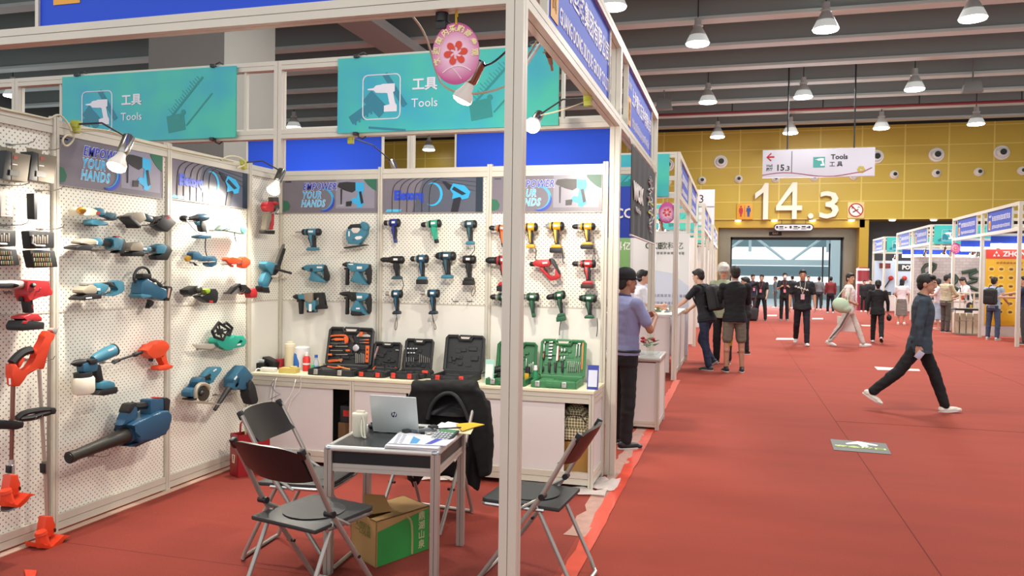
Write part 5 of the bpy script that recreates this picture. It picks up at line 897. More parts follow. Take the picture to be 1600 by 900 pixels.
for lab, dx, dy, m1, m2, m3 in (('teal electric pruner with brass jaw on the far left panel', 0, 0, TD, mat('c79a3a', .35, .6), TD), ('red electric pruner with silver jaw on the far left panel', 1, 0, ORT, STL2, ORT)):
    t = TW('pruning_shears', lab, 'pruning shears', C, (250 if not dx else 560, 555), 0, LX+.1)
    if not dx: t.pr('head', m1, [(145, 425), (170, 405), (205, 412), (240, 450), (235, 490), (150, 480)], .06, 0, .012).pr('jaw', m2, [(105, 470), (125, 445), (155, 455), (150, 495), (120, 500)], .02, .01, .003).pr('body', m1, [(230, 445), (310, 455), (315, 500), (240, 500)], .05, 0, .012).pr('battery', m3, [(290, 460), (340, 445), (368, 480), (360, 530), (320, 550), (285, 530)], .06, 0, .014).tb('lever', STL2, [(150, 495, .03), (230, 505, .03), (370, 500, .03)], .005).pr('trigger', TBLK, [(180, 505), (215, 535), (200, 535)], .02, 0, .002)
    else: t.pr('body', m1, [(440, 480), (465, 455), (495, 472), (590, 470), (600, 510), (530, 525), (480, 520)], .05, 0, .012).pr('jaw', m2, [(428, 520), (450, 495), (468, 515), (440, 532)], .02, .01, .003).pr('battery', m3, [(585, 465), (610, 450), (655, 480), (660, 520), (620, 560), (580, 550)], .06, 0, .014).pr('trigger', mat('b5441f', .4), [(480, 520), (525, 530), (520, 550)], .03, 0, .004)
t = TW('cordless_polisher', 'black and lime green cordless tool on the far left panel', 'power tool', C, (260, 865), 0, LX+.11)
t.pr('head', TBLK, [(92, 745), (170, 708), (205, 725), (215, 770), (125, 800), (98, 785)], .08, 0, .013).el('front_ring', mat('2c2f2b', .4), (215, 745), 36, 36, .03, .03).el('ring_hole', mat('59604f', .4), (222, 742), 16, 20, .012, .055).pr('collar', mat('8fb32a', .45), [(255, 745), (300, 735), (312, 770), (270, 785)], .06, 0, .01).pr('body', TBLK, [(300, 738), (350, 735), (372, 770), (370, 830), (355, 865), (280, 860), (200, 810), (215, 790), (300, 790)], .065, 0, .012).pr('release_button', REDT, [(285, 840), (320, 840), (322, 860), (290, 862)], .07, 0, .004)
t = TW('mini_chainsaw', 'small red chain pruning saw with black guard, bottom right of far panel', 'saw', C, (600, 815), 0, LX+.11)
t.pr('blade_guard', TBLK, [(478, 780), (520, 720), (575, 688), (585, 700), (540, 735), (500, 785)], .04, .005, .006).pr('blade', STL2, [(500, 785), (560, 715), (590, 740), (590, 765), (520, 795)], .012, 0, .002).pr('body', TBLK, [(570, 700), (620, 700), (640, 740), (670, 750), (665, 775), (620, 765), (590, 775)], .06, 0, .01).pr('handle', REDT, [(660, 745), (700, 730), (720, 770), (715, 815), (660, 818), (655, 780)], .06, 0, .01).pr('trigger', REDT, [(570, 770), (640, 765), (600, 790)], .03, 0, .003)
for x, y, n in ((312, 346, 'teal drill with side arm'), (350, 360, 'pale teal shears'), (320, 409, 'teal electric pruner'), (372, 412, 'red electric pruner'), (310, 462, 'black and lime tool'), (372, 458, 'small red chain saw'), (330, 545, 'mint green chainsaw'), (318, 627, 'circular saw'), (355, 617, 'small leaf blower')): hook('wire hook under the '+n, x-20, y, .16, 0, True)
C = (280, 490, 5.62)
t = TW('chainsaw', 'mint green chainsaw with black front guard on the far left panel', 'chainsaw', C, (360, 325), 0, LX+.1); MG = mat('23a48c', .42)
t.pr('bar', mat('cfcbbd', .35, .4), [(112, 268), (300, 265), (320, 300), (385, 318), (380, 330), (290, 312), (150, 305)], .012, .01, .002).pr('body', MG, [(290, 250), (310, 205), (400, 240), (440, 185), (480, 195), (500, 240), (450, 270), (430, 318), (385, 325), (310, 285)], .09, 0, .012).pr('rear_handle', MG, [(440, 260), (480, 195), (540, 190), (575, 240), (550, 290), (435, 310), (450, 270), (530, 262), (545, 235), (510, 215), (480, 250)], .05, 0, .01)
b = B(); fr = [(290, 155), (345, 78), (440, 140), (385, 228), (310, 205)]
t.tb('front_guard', TBLK, fr+[fr[0]], .012, .05, 0).tb('front_guard', TBLK, [(395, 95), (410, 78), (465, 125), (440, 190), (420, 185)], .012, .02, 0).tb('guard_spoke', TBLK, [(300, 175), (440, 140)], .007, .05, 0).tb('guard_spoke', TBLK, [(345, 85), (375, 225)], .007, .05, 0).tb('guard_spoke', TBLK, [(315, 120), (410, 190)], .007, .05, 0).pr('guard_hub', TBLK, [(330, 140), (380, 130), (385, 180), (340, 190)], .015, .05, .003).lb([(508, 268), (540, 262), (540, 275), (508, 282)], .027)
t = TW('circular_saw', 'teal circular saw with grey blade guard at the bottom of the far panel', 'circular saw', C, (180, 800), 0, LX+.12)
t.pr('motor', TD, [(55, 690), (80, 655), (140, 645), (125, 600), (150, 560), (185, 555), (195, 610), (150, 650), (130, 740), (60, 730)], .09, 0, .014).pr('handle', TE, [(190, 560), (230, 505), (270, 470), (340, 465), (355, 490), (330, 520), (285, 560), (280, 600), (245, 620), (240, 600), (265, 570), (245, 545)], .055, 0, .012).pr('grip', TBLK, [(185, 560), (250, 520), (258, 545), (200, 595)], .058, .002, .01)
t.el('blade', mat('4c4638', .35, .6), (215, 705), 52, 66, .004, .05).tb('blade_guard', TGRY, [(145, 740, .05), (140, 680, .05), (165, 630, .05), (205, 615, .05), (245, 630, .05), (262, 660, .05)], .016, 0, 1).el('blade_flange', TBLK, (195, 700), 20, 24, .02, .055).pr('sole_plate', mat('b5aa99', .35, .4), [(35, 768), (160, 765), (310, 792), (300, 800), (140, 785), (40, 776)], .12, .02, .002).pr('base_foot', TBLK, [(60, 745), (120, 735), (115, 755), (65, 758)], .08, 0, .004).lb([(298, 500), (325, 483), (330, 492), (302, 512)], .03)
t = TW('leaf_blower', 'small teal blower with black nozzle and dust bag by the corner', 'blower', C, (480, 850), 0, LX+.12)
t.pr('body', TD, [(430, 570), (470, 520), (530, 450), (590, 520), (600, 560), (580, 620), (565, 660), (505, 670), (500, 630), (470, 670), (430, 650)], .1, 0, .016).pr('fan_cover', TBLK, [(540, 600), (570, 575), (590, 600), (570, 640), (540, 640)], .12, 0, .01).cy('nozzle', TBLK, (435, 655), (312, 845), [(0, 26), (.1, 24), (.9, 16), (1, 17)], .02).pr('nozzle_collar', TD, [(480, 540), (540, 560), (470, 675), (430, 650)], .06, .02, .012).pr('dust_bag', mat('202022', .8), [(580, 610), (605, 580), (635, 640), (662, 760), (640, 800), (600, 795), (570, 720), (572, 670)], .09, .03, .02).el('motor_knob', TD, (612, 555), 22, 30, .03).lb([(480, 575), (505, 545), (512, 555), (490, 585)], .052)
# nailer and pruning saw near the corner
C = (395, 290, 5)
t = TW('nail_gun', 'red and grey nail gun below the corner clamp lamp', 'nail gun', C, (110, 380), 0, LX+.13)
t.pr('body', REDT, [(80, 150), (95, 125), (135, 125), (150, 160), (140, 205), (100, 205), (82, 180)], .06, 0, .012).pr('magazine', mat('7d7768', .45), [(95, 215), (130, 212), (125, 260), (110, 340), (80, 345), (85, 290)], .05, 0, .008).pr('handle', REDT, [(125, 215), (155, 205), (150, 300), (145, 345), (105, 345), (112, 320), (130, 300)], .04, 0, .008).pr('nose', mat('4a4642', .45), [(135, 90), (185, 90), (192, 180), (165, 215), (150, 170)], .05, 0, .01).el('cap', REDT, (170, 138), 16, 16, .03, .02).pr('battery', TBLK, [(68, 348), (152, 350), (150, 380), (72, 375)], .06, 0, .008).tb('hook_clip', STL2, [(150, 215, .03), (180, 205, .03), (192, 180, .03)], .006)
t = TW('pruning_saw', 'teal chain pruning saw with upright black bar near the corner', 'saw', C, (75, 840), 0, LX+.13)
t.pr('bar', mat('6d6a62', .45), [(170, 620), (235, 460), (245, 455), (240, 500), (195, 625)], .02, 0, .003).pr('bar_guard', TBLK, [(185, 625), (232, 490), (250, 492), (205, 635)], .03, .005, .004).pr('body', TE, [(68, 610), (90, 590), (160, 605), (185, 640), (160, 690), (125, 705), (75, 640)], .075, 0, .013).pr('cover', TBLK, [(145, 620), (180, 615), (190, 650), (150, 700), (120, 700)], .08, .003, .008).tb('side_bar', TBLK, [(175, 650, .06), (300, 685, .06)], .011, 0, 0)
t.pr('handle', TE, [(85, 670), (130, 680), (125, 720), (105, 790), (60, 785), (55, 750)], .05, 0, .012).pr('battery', TBLK, [(45, 785), (100, 792), (108, 840), (50, 830)], .07, 0, .006).pr('battery', mat('3d6c83', .45), [(52, 782), (98, 788), (98, 800), (55, 796)], .06, .006, .003).pr('trigger', TBLK, [(128, 705), (145, 720), (110, 790), (105, 770)], .03, 0, .005)
hook('wire hook under the red nail gun', 432, 334, .1, 0); hook('wire hook under the teal pruning saw', 420, 434, .12, 0)
# paint sprayer, pressure washer gun, big blower
C = (100, 500, 6.43); t = TW('paint_sprayer', 'teal paint sprayer with white cup and battery on the long pegboard', 'paint sprayer', C, (200, 750), 0, LX+.14)
t.cy('motor_housing', TE, (290, 400), (500, 300), [(0, 38), (.15, 52), (.6, 66), (.95, 66), (1, 60)]).cy('air_intake', TBLK, (495, 303), (515, 293), [(0, 64), (.5, 66), (1, 50)]).cy('nozzle', TBLK, (205, 425), (66, 440), [(0, 36), (.3, 40), (.7, 32), (.9, 12), (1, 4)]).pr('gun_body', TD, [(155, 440), (270, 400), (310, 440), (300, 510), (245, 525), (160, 525)], .06, 0, .012).pr('valve', TBLK, [(200, 400), (290, 385), (285, 440), (215, 450)], .08, 0, .01)
t.pr('grip', TBLK, [(290, 455), (345, 445), (375, 610), (325, 625), (300, 540)], .045, 0, .011).cy('cup_lid', TBLK, (188, 525), (190, 575), [(0, 82), (.2, 85), (1, 85)]).cy('paint_cup', mat('e6dfcc', .5), (190, 572), (194, 745), [(0, 96), (.1, 108), (.75, 108), (.93, 96), (1, 70)]).pr('battery_foot', TE, [(320, 625), (400, 605), (455, 620), (470, 665), (430, 690), (310, 695)], .09, 0, .014).pr('battery', TBLK, [(275, 745), (320, 695), (480, 665), (484, 715), (465, 735), (340, 758)], .095, 0, .008).lb([(440, 300), (495, 278), (500, 295), (448, 315)], .065)
t = TW('pressure_washer_gun', 'orange washer gun with black lance behind the paint sprayer', 'pressure washer', C, (960, 510), 0, LX+.08)
t.cy('lance', TBLK, (780, 325), (500, 420), [(0, 16), (.2, 16), (.22, 24), (.3, 20), (.32, 12), (.8, 11), (.82, 20), (1, 18)], 0).tb('lance_tip', TBLK, [(530, 400), (480, 415), (500, 435), (540, 415)], .008).pr('body', ORT, [(775, 300), (850, 265), (900, 215), (960, 198), (1000, 225), (1025, 265), (1000, 310), (960, 340), (940, 375), (860, 390), (800, 350)], .08, 0, .016).pr('carry_handle', ORT, [(880, 240), (920, 205), (975, 200), (990, 225), (940, 222), (905, 250)], .05, 0, .01).pr('grip', ORT, [(935, 360), (990, 320), (1010, 430), (1040, 445), (975, 450), (960, 400)], .05, 0, .012).pr('battery_foot', ORT, [(908, 490), (925, 460), (1000, 445), (1050, 450), (1053, 475), (1000, 500), (925, 508)], .08, 0, .01).pr('inlet', TBLK, [(862, 388), (882, 386), (880, 415), (862, 415)], .03, 0, .004)
C = (95, 610, 7.5); t = TW('leaf_blower', 'large dark teal leaf blower with long black nozzle on the long pegboard', 'blower', C, (700, 850), 0, LX+.15); BD = mat('234d6b', .4)
t.cy('nozzle', mat('26241f', .5), (770, 520), (95, 790), [(0, 98), (.02, 96), (.35, 74), (.9, 60), (.92, 66), (1, 66)]).cy('nozzle_mouth', BLK, (97, 789), (88, 793), [(0, 60), (1, 56)]).pr('body', BD, [(720, 400), (800, 350), (960, 290), (1060, 240), (1150, 225), (1190, 270), (1190, 340), (1150, 440), (1120, 510), (980, 560), (820, 610), (790, 560), (770, 450)], .17, 0, .045, seg=4).cy('collar', BD, (830, 500), (760, 525), [(0, 106), (.5, 110), (1, 104)])
t.pr('lower_shell', mat('16304a', .45), [(720, 645), (800, 620), (960, 560), (1120, 510), (1090, 545), (960, 590), (820, 655), (740, 655)], .1, 0, .01).pr('front_post', BD, [(655, 410), (720, 350), (735, 230), (770, 160), (850, 190), (860, 310), (800, 345), (720, 400)], .07, 0, .014).pr('post_cap', TBLK, [(728, 240), (768, 155), (830, 138), (845, 160), (790, 200), (770, 265), (735, 268)], .075, .002, .01).tb('grip', TBLK, [(830, 175), (880, 190), (950, 180), (1030, 172)], .026, 0, 1).pr('trigger', TBLK, [(860, 190), (910, 180), (900, 240), (880, 250)], .03, 0, .006).pr('rear_block', BD, [(990, 110), (1010, 98), (1145, 95), (1150, 225), (1060, 260), (985, 280), (990, 200)], .09, 0, .012).pr('battery', TBLK, [(1145, 90), (1180, 78), (1222, 105), (1205, 250), (1190, 265), (1150, 225)], .095, 0, .01).pr('release_button', REDT, [(1085, 90), (1100, 75), (1145, 78), (1135, 98)], .05, 0, .005)
hook('wire hook under the large blower nozzle', 142, 712, .14, 0); hook('wire hook behind the paint sprayer', 160, 566, .12, 0); hook('wire hook through the large blower handle', 232, 640, .14, 0)
# crimping tool, left edge
C = (0, 425, 9); t = TW('crimping_tool', 'large red cordless crimping tool with silver head at the left edge', 'power tool', C, (350, 820), 0, LX+.14)
t.cy('head', mat('c9c6bb', .3, .5), (300, 180), (-260, 195), [(0, 60), (.2, 66), (.22, 70), (1, 70)]).pr('jaw_slot', TBLK, [(-200, 165), (105, 155), (115, 225), (-200, 230)], .11, 0, .01).el('pin', TBLK, (145, 188), 26, 32, .06, .02).pr('body', REDT, [(300, 130), (335, 108), (605, 125), (620, 180), (600, 215), (655, 260), (650, 320), (560, 345), (450, 345), (330, 420), (300, 345), (285, 320)], .09, 0, .018).cy('black_ring', TBLK, (320, 190), (292, 190), [(0, 62), (1, 62)]).el('dial', TBLK, (465, 185), 34, 34, .014, .05).el('dial_centre', CREAM, (478, 182), 14, 20, .014, .06)
t.pr('trigger', TBLK, [(280, 350), (305, 345), (320, 420), (285, 415)], .03).pr('grip', TBLK, [(330, 415), (420, 365), (440, 580), (360, 580)], .05, 0, .012).pr('battery_foot', REDT, [(225, 660), (240, 620), (350, 590), (450, 580), (515, 650), (500, 690), (380, 695), (300, 660)], .09, 0, .014).pr('battery', TBLK, [(175, 750), (215, 680), (350, 680), (520, 700), (533, 725), (525, 800), (200, 825), (178, 800)], .1, 0, .01).pr('release_button', REDT, [(205, 720), (230, 682), (295, 682), (270, 730)], .104, 0, .003).pr('grip_badge', REDT, [(390, 460), (420, 460), (415, 520), (400, 510)], .052, 0, .002)
hook('double wire hook under the crimping tool', 12, 457, .2, 0, True)
# grass trimmers
C = (0, 500, 5); RT = mat('dd4424', .42); PIPE = mat('8b5f52', .3, .6); PIPE2 = mat('c4bcae', .3, .6)
t = TW('grass_trimmer', 'orange handled grass trimmer hanging on the left wall, upper one', 'grass trimmer', C, (100, 1500), 0, LX+.2)
t.pr('handle', RT, [(60, 345), (100, 335), (150, 420), (205, 370), (270, 300), (250, 265), (235, 215), (265, 225), (285, 250), (320, 120), (350, 80), (415, 110), (400, 150), (355, 190), (325, 385), (290, 385), (285, 350), (205, 425), (155, 455), (135, 520), (75, 515), (68, 430)], .045, 0, .012).tb('grip', TBLK, [(90, 335), (130, 290), (180, 250), (240, 235)], .024, 0, 1).pr('battery_port', STL2, [(385, 75), (410, 60), (435, 68), (425, 110), (405, 115)], .04, 0, .006).pr('trigger', RT, [(130, 335), (165, 285), (185, 300), (145, 365), (135, 380)], .03, .004, .006)
t.cy('pole', PIPE, (102, 515), (88, 1150), [(0, 17), (1, 15)]).pr('pole_clamp', TBLK, [(-70, 800), (-60, 770), (60, 795), (150, 785), (165, 800), (158, 840), (110, 855), (-60, 850)], .05, .01, .012).cy('pole_joint', STL2, (92, 1090), (86, 1220), [(0, 20), (.3, 20), (.32, 24), (1, 24)]).pr('joint_lever', TBLK, [(58, 1140), (80, 1135), (82, 1200), (56, 1195)], .03, 0, .005).lb([(68, 455), (82, 455), (84, 505), (70, 505)], .024)
def trim_head(t, ox, oy, s=1.0, disc=True):
    q = lambda L: [(ox+x*s, oy+y*s) for x, y in L]
    t.pr('head_neck', RT, q([(62, 118), (128, 118), (128, 205), (150, 215), (145, 260), (60, 330), (40, 250)]), .06, 0, .012).cy('motor_housing', RT, (ox+45*s, oy+255*s), (ox+70*s, oy+385*s), [(0, 46*s), (.2, 52*s), (.25, 44*s), (.9, 56*s), (1, 40*s)], .03).pr('shield', RT, q([(-10, 350), (60, 385), (130, 320), (165, 275), (225, 285), (222, 292), (180, 300), (150, 350), (90, 400), (0, 395)]), .14, .01, .01).pr('screw_cap', TBLK, q([(122, 222), (148, 222), (148, 255), (128, 258)]), .065, 0, .006)
    if disc: t.cy('cutting_disc', mat('777470', .3, .6), (ox+100*s, oy+380*s), (ox+108*s, oy+398*s), [(0, 84*s), (.5, 90*s), (1, 60*s)], .02, 26)
    else: t.pr('blade', mat('a39488', .35, .4), q([(80, 415), (190, 370), (222, 380), (215, 400), (110, 412)]), .03, .02, .002)
t.c = (0, 720, 5.62); trim_head(t, 0, 0)
t = TW('grass_trimmer', 'grass trimmer with black loop handle standing on the floor, lower one', 'grass trimmer', C, (380, 1700), 0, LX+.13)
t.cy('pole', PIPE2, (305, 385), (352, 1200), [(0, 15), (1, 15)]).cy('pole', PIPE2, (352, 1200), (366, 1620), [(0, 12), (1, 12)]).cy('pole', mat('a39a8e', .3, .6), (382, 180), (372, 1620), [(0, 11), (1, 11)], -.03).tb('loop_handle', TBLK, [(130, 770), (180, 725), (330, 700), (400, 700), (400, 720), (330, 735), (250, 765), (150, 775)], .017, .03, 1).pr('handle_clamp', TBLK, [(370, 690), (400, 680), (415, 705), (400, 735), (370, 735)], .06, .02, .008).cy('pole_joint', mat('8f887d', .35, .5), (345, 1100), (352, 1200), [(0, 20), (1, 20)]).pr('joint_lever', TBLK, [(322, 1120), (345, 1120), (345, 1200), (325, 1195)], .03, .01, .005)
t.c = (0, 720, 5.62); trim_head(t, 310, 365, 1, False)
hook('wire hook through the upper trimmer handle', 40, 562, .2, 0); hook('wire hook behind the trimmer poles', 20, 655, .18, 0, True)
# retail boxes and bit sets at the far left edge
C = (0, 220, 4.286)
for k, (dx, lab) in enumerate(((0, 'right grey-brown boxed tool set hanging at the top left'), (-178, 'left grey-brown boxed tool set cut by the picture edge'))):
    t = TW('tool_box_pack', lab, 'boxed set', C, (250+dx, 285), 0, LX+.16); f = lambda L: [(x+dx, y-(8 if k else 0)) for x, y in L]
    t.pr('carton', mat('6e6452', .6), f([(215, 85), (342, 105), (318, 288), (212, 270)]), .09, 0, .003).pr('black_side', mat('121315', .5), f([(178, 72), (218, 84), (212, 272), (152, 262)]), .085, 0, .003).pr('hang_tab', mat('7a705e', .5), f([(180, 45), (280, 62), (275, 95), (185, 85)]), .01, -.03, .001).pr('case_print', mat('24221f', .5), f([(245, 200), (310, 210), (305, 248), (243, 238)]), .002, .047, 0).pr('red_print', mat('a04438', .5), f([(270, 108), (298, 110), (296, 132), (270, 130)]), .002, .047, 0).lb(f([(262, 162), (295, 166), (295, 172), (262, 168)]), .047)
for k, (dx, lab) in enumerate(((0, 'right clear plastic bit case with black spine'), (-245, 'left clear plastic bit case at the picture edge'))):
    t = TW('bit_case', lab, 'bit case', C, (260+dx, 530), 0, LX+.14); f = lambda L: [(x+dx, y+(-20 if k else 0)) for x, y in L]
    t.pr('clear_shell', mat('cdc8c0', .2, alpha=.75), f([(230, 355), (312, 362), (308, 530), (225, 528)]), .05, 0, .006).pr('black_spine', TBLK, f([(200, 352), (230, 355), (226, 528), (205, 525)]), .055, 0, .005)
    for yy in (385, 410, 435, 470, 500): t.pr('bit_tray', mat('e4e0da', .4), f([(262, yy), (292, yy+2), (290, yy+16), (262, yy+14)]), .056, 0, .003)
SOCK = mat('b9b2a6', .3, .8); random.seed(3)
for k, (dx, lab) in enumerate(((0, 'right open black bit set with upper and lower trays'), (-258, 'left open bit set cut by the picture edge'))):
    t = TW('bit_set', lab, 'bit set', C, (260+dx, 850), 0, LX+.14); f = lambda L: [(x+dx, y-(12 if k else 0)) for x, y in L]
    t.pr('upper_case', TBLK, f([(165, 605), (200, 600), (338, 612), (338, 718), (180, 724)]), .06, 0, .006).pr('lower_case', TBLK, f([(172, 735), (210, 730), (340, 735), (362, 845), (200, 852)]), .06, 0, .006)
    for q in range(7): t.pr('driver_bit', SOCK, f([(212+q*16, 630+q%2*10), (222+q*16, 630+q%2*10), (222+q*16, 690), (212+q*16, 688)]), .012, .034, .002)
    t.tb('ratchet', STL2, [(x+dx, y-(12 if k else 0)) for x, y in ((212, 632), (224, 650), (218, 700), (300, 705))], .006, .04)
    for r_ in range(3):
        for q in range(8): x = 218+q*15+r_*6; y = 752+r_*32; t.pr('driver_bit', [mat('8c6a4e', .4, .3), SOCK, mat('6f7a52', .4)][(q+r_) % 3], f([(x, y), (x+8, y), (x+9, y+24), (x+1, y+24)]), .008, .034, .001)
for x, y, n in ((60, 235, 'the right boxed tool set'), (15, 226, 'the left boxed tool set'), (60, 298, 'the right clear bit case'), (8, 290, 'the left clear bit case'), (62, 358, 'the right bit set'), (5, 352, 'the left bit set')): hook('wire hook above '+n, x, y, .17, 0)
t = solo('plastic_scrap', B().prism([at(38, 893, 2, 0), at(58, 894, 2, 0), at(55, 904, 2, 0), at(40, 904, 2, 0)], (0, 0, .012), bev=.003), mat('e8391c', .4), 'small bright red plastic scrap on the carpet at the bottom left', 'scrap')
# ---------------- tool cases and small things on the counter ----------------
def hit(px, py, p0, n):
    d = _F*FPX+_R*(px-800)-_U*(py-450); return CAMP+d*((V(p0)-CAMP).dot(n)/d.dot(n))
DCASE = mat('26282a', .55); RLAT = mat('d8402f', .4); GCASE = mat('3f7d50', .5); GCASE2 = mat('2f6a42', .5)
class Case:
    def __init__(s, lab, xl, xr, Yh, D, H, col, lat, latm, lean=13, skew=0, inner=None, bh=.05, seed=1, hole=None):
        z0 = CT+bh; a = at(xl, 578, 1, Yh); c = at(xr, 578, 1, Yh); W = c.x-a.x; s.W = W; s.H = H
        t = s.t = thing('tool_case', lab, 'tool case', ((a.x+c.x)/2, Yh-D/2, CT)); an = radians(lean); up = V((0, sin(an), cos(an))); s.n = V((0, -cos(an), sin(an))); s.o = V((a.x, Yh, z0)); s.up = up; X = V((1, 0, 0))
        P = s.P = lambda u, v, d=0: s.o+X*u*W+up*v*H+s.n*d; inner = inner or col; random.seed(seed)
        # lid: back shell, rim with rounded corners and feet, handle opening
        b = B().prism([P(.03, 0, -.035), P(.97, 0, -.035), P(1, .05, -.035), P(1, .93, -.035), P(.95, .98, -.035), P(.05, .98, -.035), P(0, .93, -.035), P(0, .05, -.035)], s.n*.008)
        ob('lid', b, col, t, True); r = .014
        ob('lid_rim', B().tube([P(.03, .01, -.012), P(.97, .01, -.012), P(.99, .06, -.012), P(.99, .92, -.012), P(.95, .97, -.012), P(.7, .975, -.012), P(.66, .88, -.012), P(.34, .88, -.012), P(.3, .975, -.012), P(.05, .97, -.012), P(.01, .92, -.012), P(.01, .06, -.012)], r, 6, True), col, t, True)
        ob('handle', B().prism([P(.32, .96, -.012), P(.68, .96, -.012), P(.66, 1.02, -.012), P(.34, 1.02, -.012)], s.n*-.02, bev=.004), col, t, True)
        ob('handle_opening', B().prism([P(.37, .955, -.004), P(.63, .955, -.004), P(.6, .9, -.004), P(.4, .9, -.004)], s.n*.003), mat('cfc9bf', .6), t, True)
        b = B()
        for k in range(16):
            u = random.uniform(.06, .72); v = random.uniform(.06, .72); w = random.uniform(.08, .22); h = random.uniform(.03, .14); q = .004+.0008*k
            b.prism([P(u, v, -.027), P(u+w, v, -.027), P(u+w, v+h, -.027), P(u, v+h, -.027)], s.n*q, bev=.002, seg=1)
        s.tray = ob('moulded_tray', b, inner, t, True)
        # base
        x0, x1 = a.x, c.x; y1 = Yh; y0 = Yh-D; b = B()
        b.prism([(x0, y1, CT), (x1, y1, CT), (x1, y0+.02, CT), (x1-.02, y0, CT), (x0+.02, y0, CT), (x0, y0+.02, CT)], (0, 0, .012))
        ob('base', b, col, t, True)
        for p, q in (((x0+.01, y0+.008), (x1-.01, y0+.008)), ((x0+.008, y0+.01), (x0+.008, y1)), ((x1-.008, y0+.01), (x1-.008, y1)), ((x0, y1-.006), (x1, y1-.006))):
            ob('base_wall', B().prism([(p[0], p[1], CT), (q[0], q[1], CT), (q[0], q[1], CT+bh), (p[0], p[1], CT+bh)], (V((q[1]-p[1], p[0]-q[0], 0)).normalized()*.014), bev=.003, mid=True), col, t, True)
        b = B()
        for k in range(7):
            u = random.uniform(.05, .7)*W; v = random.uniform(.05, .6)*D; b.box((x0+u+.05, y0+v+.05, CT+.02+.002*k), (.1, .07, .03), bev=.004, seg=1)
        ob('base_tray', b, inner, t, True); ob('front_bulge', B().box(((x0+x1)/2, y0, CT+bh*.5), (W*.34, .02, bh*.6), bev=.006), col, t, True)
        for u in lat: ob('latch', B().box((x0+u*W, y0-.006, CT+bh*.62), (.035, .014, bh*.9), (-.15, 0, 0), bev=.004).box((x0+u*W, y0-.012, CT+bh*.8), (.022, .008, .012)), latm, t, True)
    def it(s, name, lab, cat, parts, C=(500, 500, 7.5), d=0, group=None):
        f = lambda x, y: hit(C[0]+x/C[2], C[1]+y/C[2], s.o+s.n*(-.012+d), s.n); m0 = parts[0][2][0]; t = thing(name, lab, cat, f(*m0), group=group)
        for p in parts:
            nm, m, pts = p[0], p[1], p[2]; th = p[3] if len(p) > 3 else .014
            if nm.startswith('~'): ob(nm[1:], B().tube([f(*q) for q in pts], th, 7, smooth=1), m, t, True)
            elif nm.startswith('o'):
                c = f(*pts[0]); r = (f(*pts[1])-c).length; ob(nm[1:], B().lathe(c-s.n*.008, s.n, [(0, r), (th, r), (th+.004, r*.8)], 22), m, t, True)
            else: ob(nm, B().prism([f(*q) for q in pts], s.n*th, bev=min(.003, th*.4), mid=True), m, t, True)
        return t
OT = mat('e0652c', .45); GS = mat('a8a29a', .3, .8)
c1 = Case('open black tool case with orange hand tools on the counter', 508, 577, 2.76, .3, .335, DCASE, (.2, .72), mat('c8c4bc', .3, .6), seed=4)
c1.it('hacksaw', 'orange framed hacksaw in the lid of the orange tool case', 'hacksaw', [('~frame', OT, [(100, 268), (112, 190), (200, 180), (330, 184), (322, 262), (295, 272)], .009), ('handle', OT, [(285, 200), (330, 190), (325, 270), (295, 272)], .02), ('blade', GS, [(105, 268), (300, 270), (300, 276), (105, 274)], .003)])
c1.it('utility_knife', 'orange utility knife inside the hacksaw frame', 'knife', [('handle', OT, [(150, 225), (185, 212), (285, 214), (285, 240), (185, 244)], .014), ('blade', GS, [(130, 228), (152, 224), (152, 236), (132, 234)], .003)])
for k, (y, fl, lb_) in enumerate(((310, 0, 'upper'), (358, 1, 'middle'), (406, 0, 'lower'))):
    x0, x1 = (95, 325) if not fl else (355, 120); s_ = 1 if not fl else -1
    c1.it('screwdriver', '%s screwdriver with black and orange handle in the lid' % lb_, 'screwdriver', [('handle', OT, [(x0, y-10), (x0+s_*50, y-12), (x0+s_*50, y+14), (x0, y+10)], .02), ('grip', TBLK, [(x0+s_*50, y-11), (x0+s_*85, y-6), (x0+s_*85, y+8), (x0+s_*50, y+13)], .018), ('shaft', GS, [(x0+s_*85, y-4), (x1, y-6), (x1, y+6), (x0+s_*85, y+6)], .008)])
c1.it('pliers', 'orange handled pliers at the bottom left of the lid', 'pliers', [('~handle', OT, [(95, 478), (150, 470), (215, 472)], .006), ('~handle', OT, [(100, 492), (160, 486), (215, 480)], .006), ('jaw', mat('b97a52', .4), [(215, 460), (262, 452), (265, 470), (245, 500), (235, 480), (215, 486)], .012)])
c1.it('hammer', 'dark hammer with curved handle in the middle of the lid', 'hammer', [('handle', mat('4a3a33', .5), [(345, 210), (375, 195), (408, 262), (390, 275)], .016), ('head', DGR, [(330, 190), (380, 185), (385, 205), (335, 210)], .022)])
c1.it('tape_measure', 'round silver tape measure in the middle of the lid', 'tape measure', [('obody', mat('c3bfc8', .3, .5), [(426, 330), (462, 330)], .02), ('orim', DGR, [(426, 330), (468, 330)], .012)], d=.004)
c1.it('hand_saw', 'orange and wood handled cutter at the top right of the lid', 'saw', [('blade', STL2, [(425, 195), (465, 135), (590, 180), (590, 200)], .005), ('handle', OT, [(455, 190), (475, 138), (505, 140), (500, 192)], .016), ('grip', mat('7a4326', .6), [(500, 140), (550, 145), (555, 165), (502, 170)], .014)])
for y, l in ((233, 'upper'), (266, 'lower')): c1.it('small_screwdriver', l+' small orange screwdriver at the right of the lid', 'screwdriver', [('handle', OT, [(525, y-7), (575, y-9), (575, y+9), (525, y+8)], .012), ('shaft', GS, [(465, y-3), (525, y-5), (525, y+5), (465, y+4)], .006)])
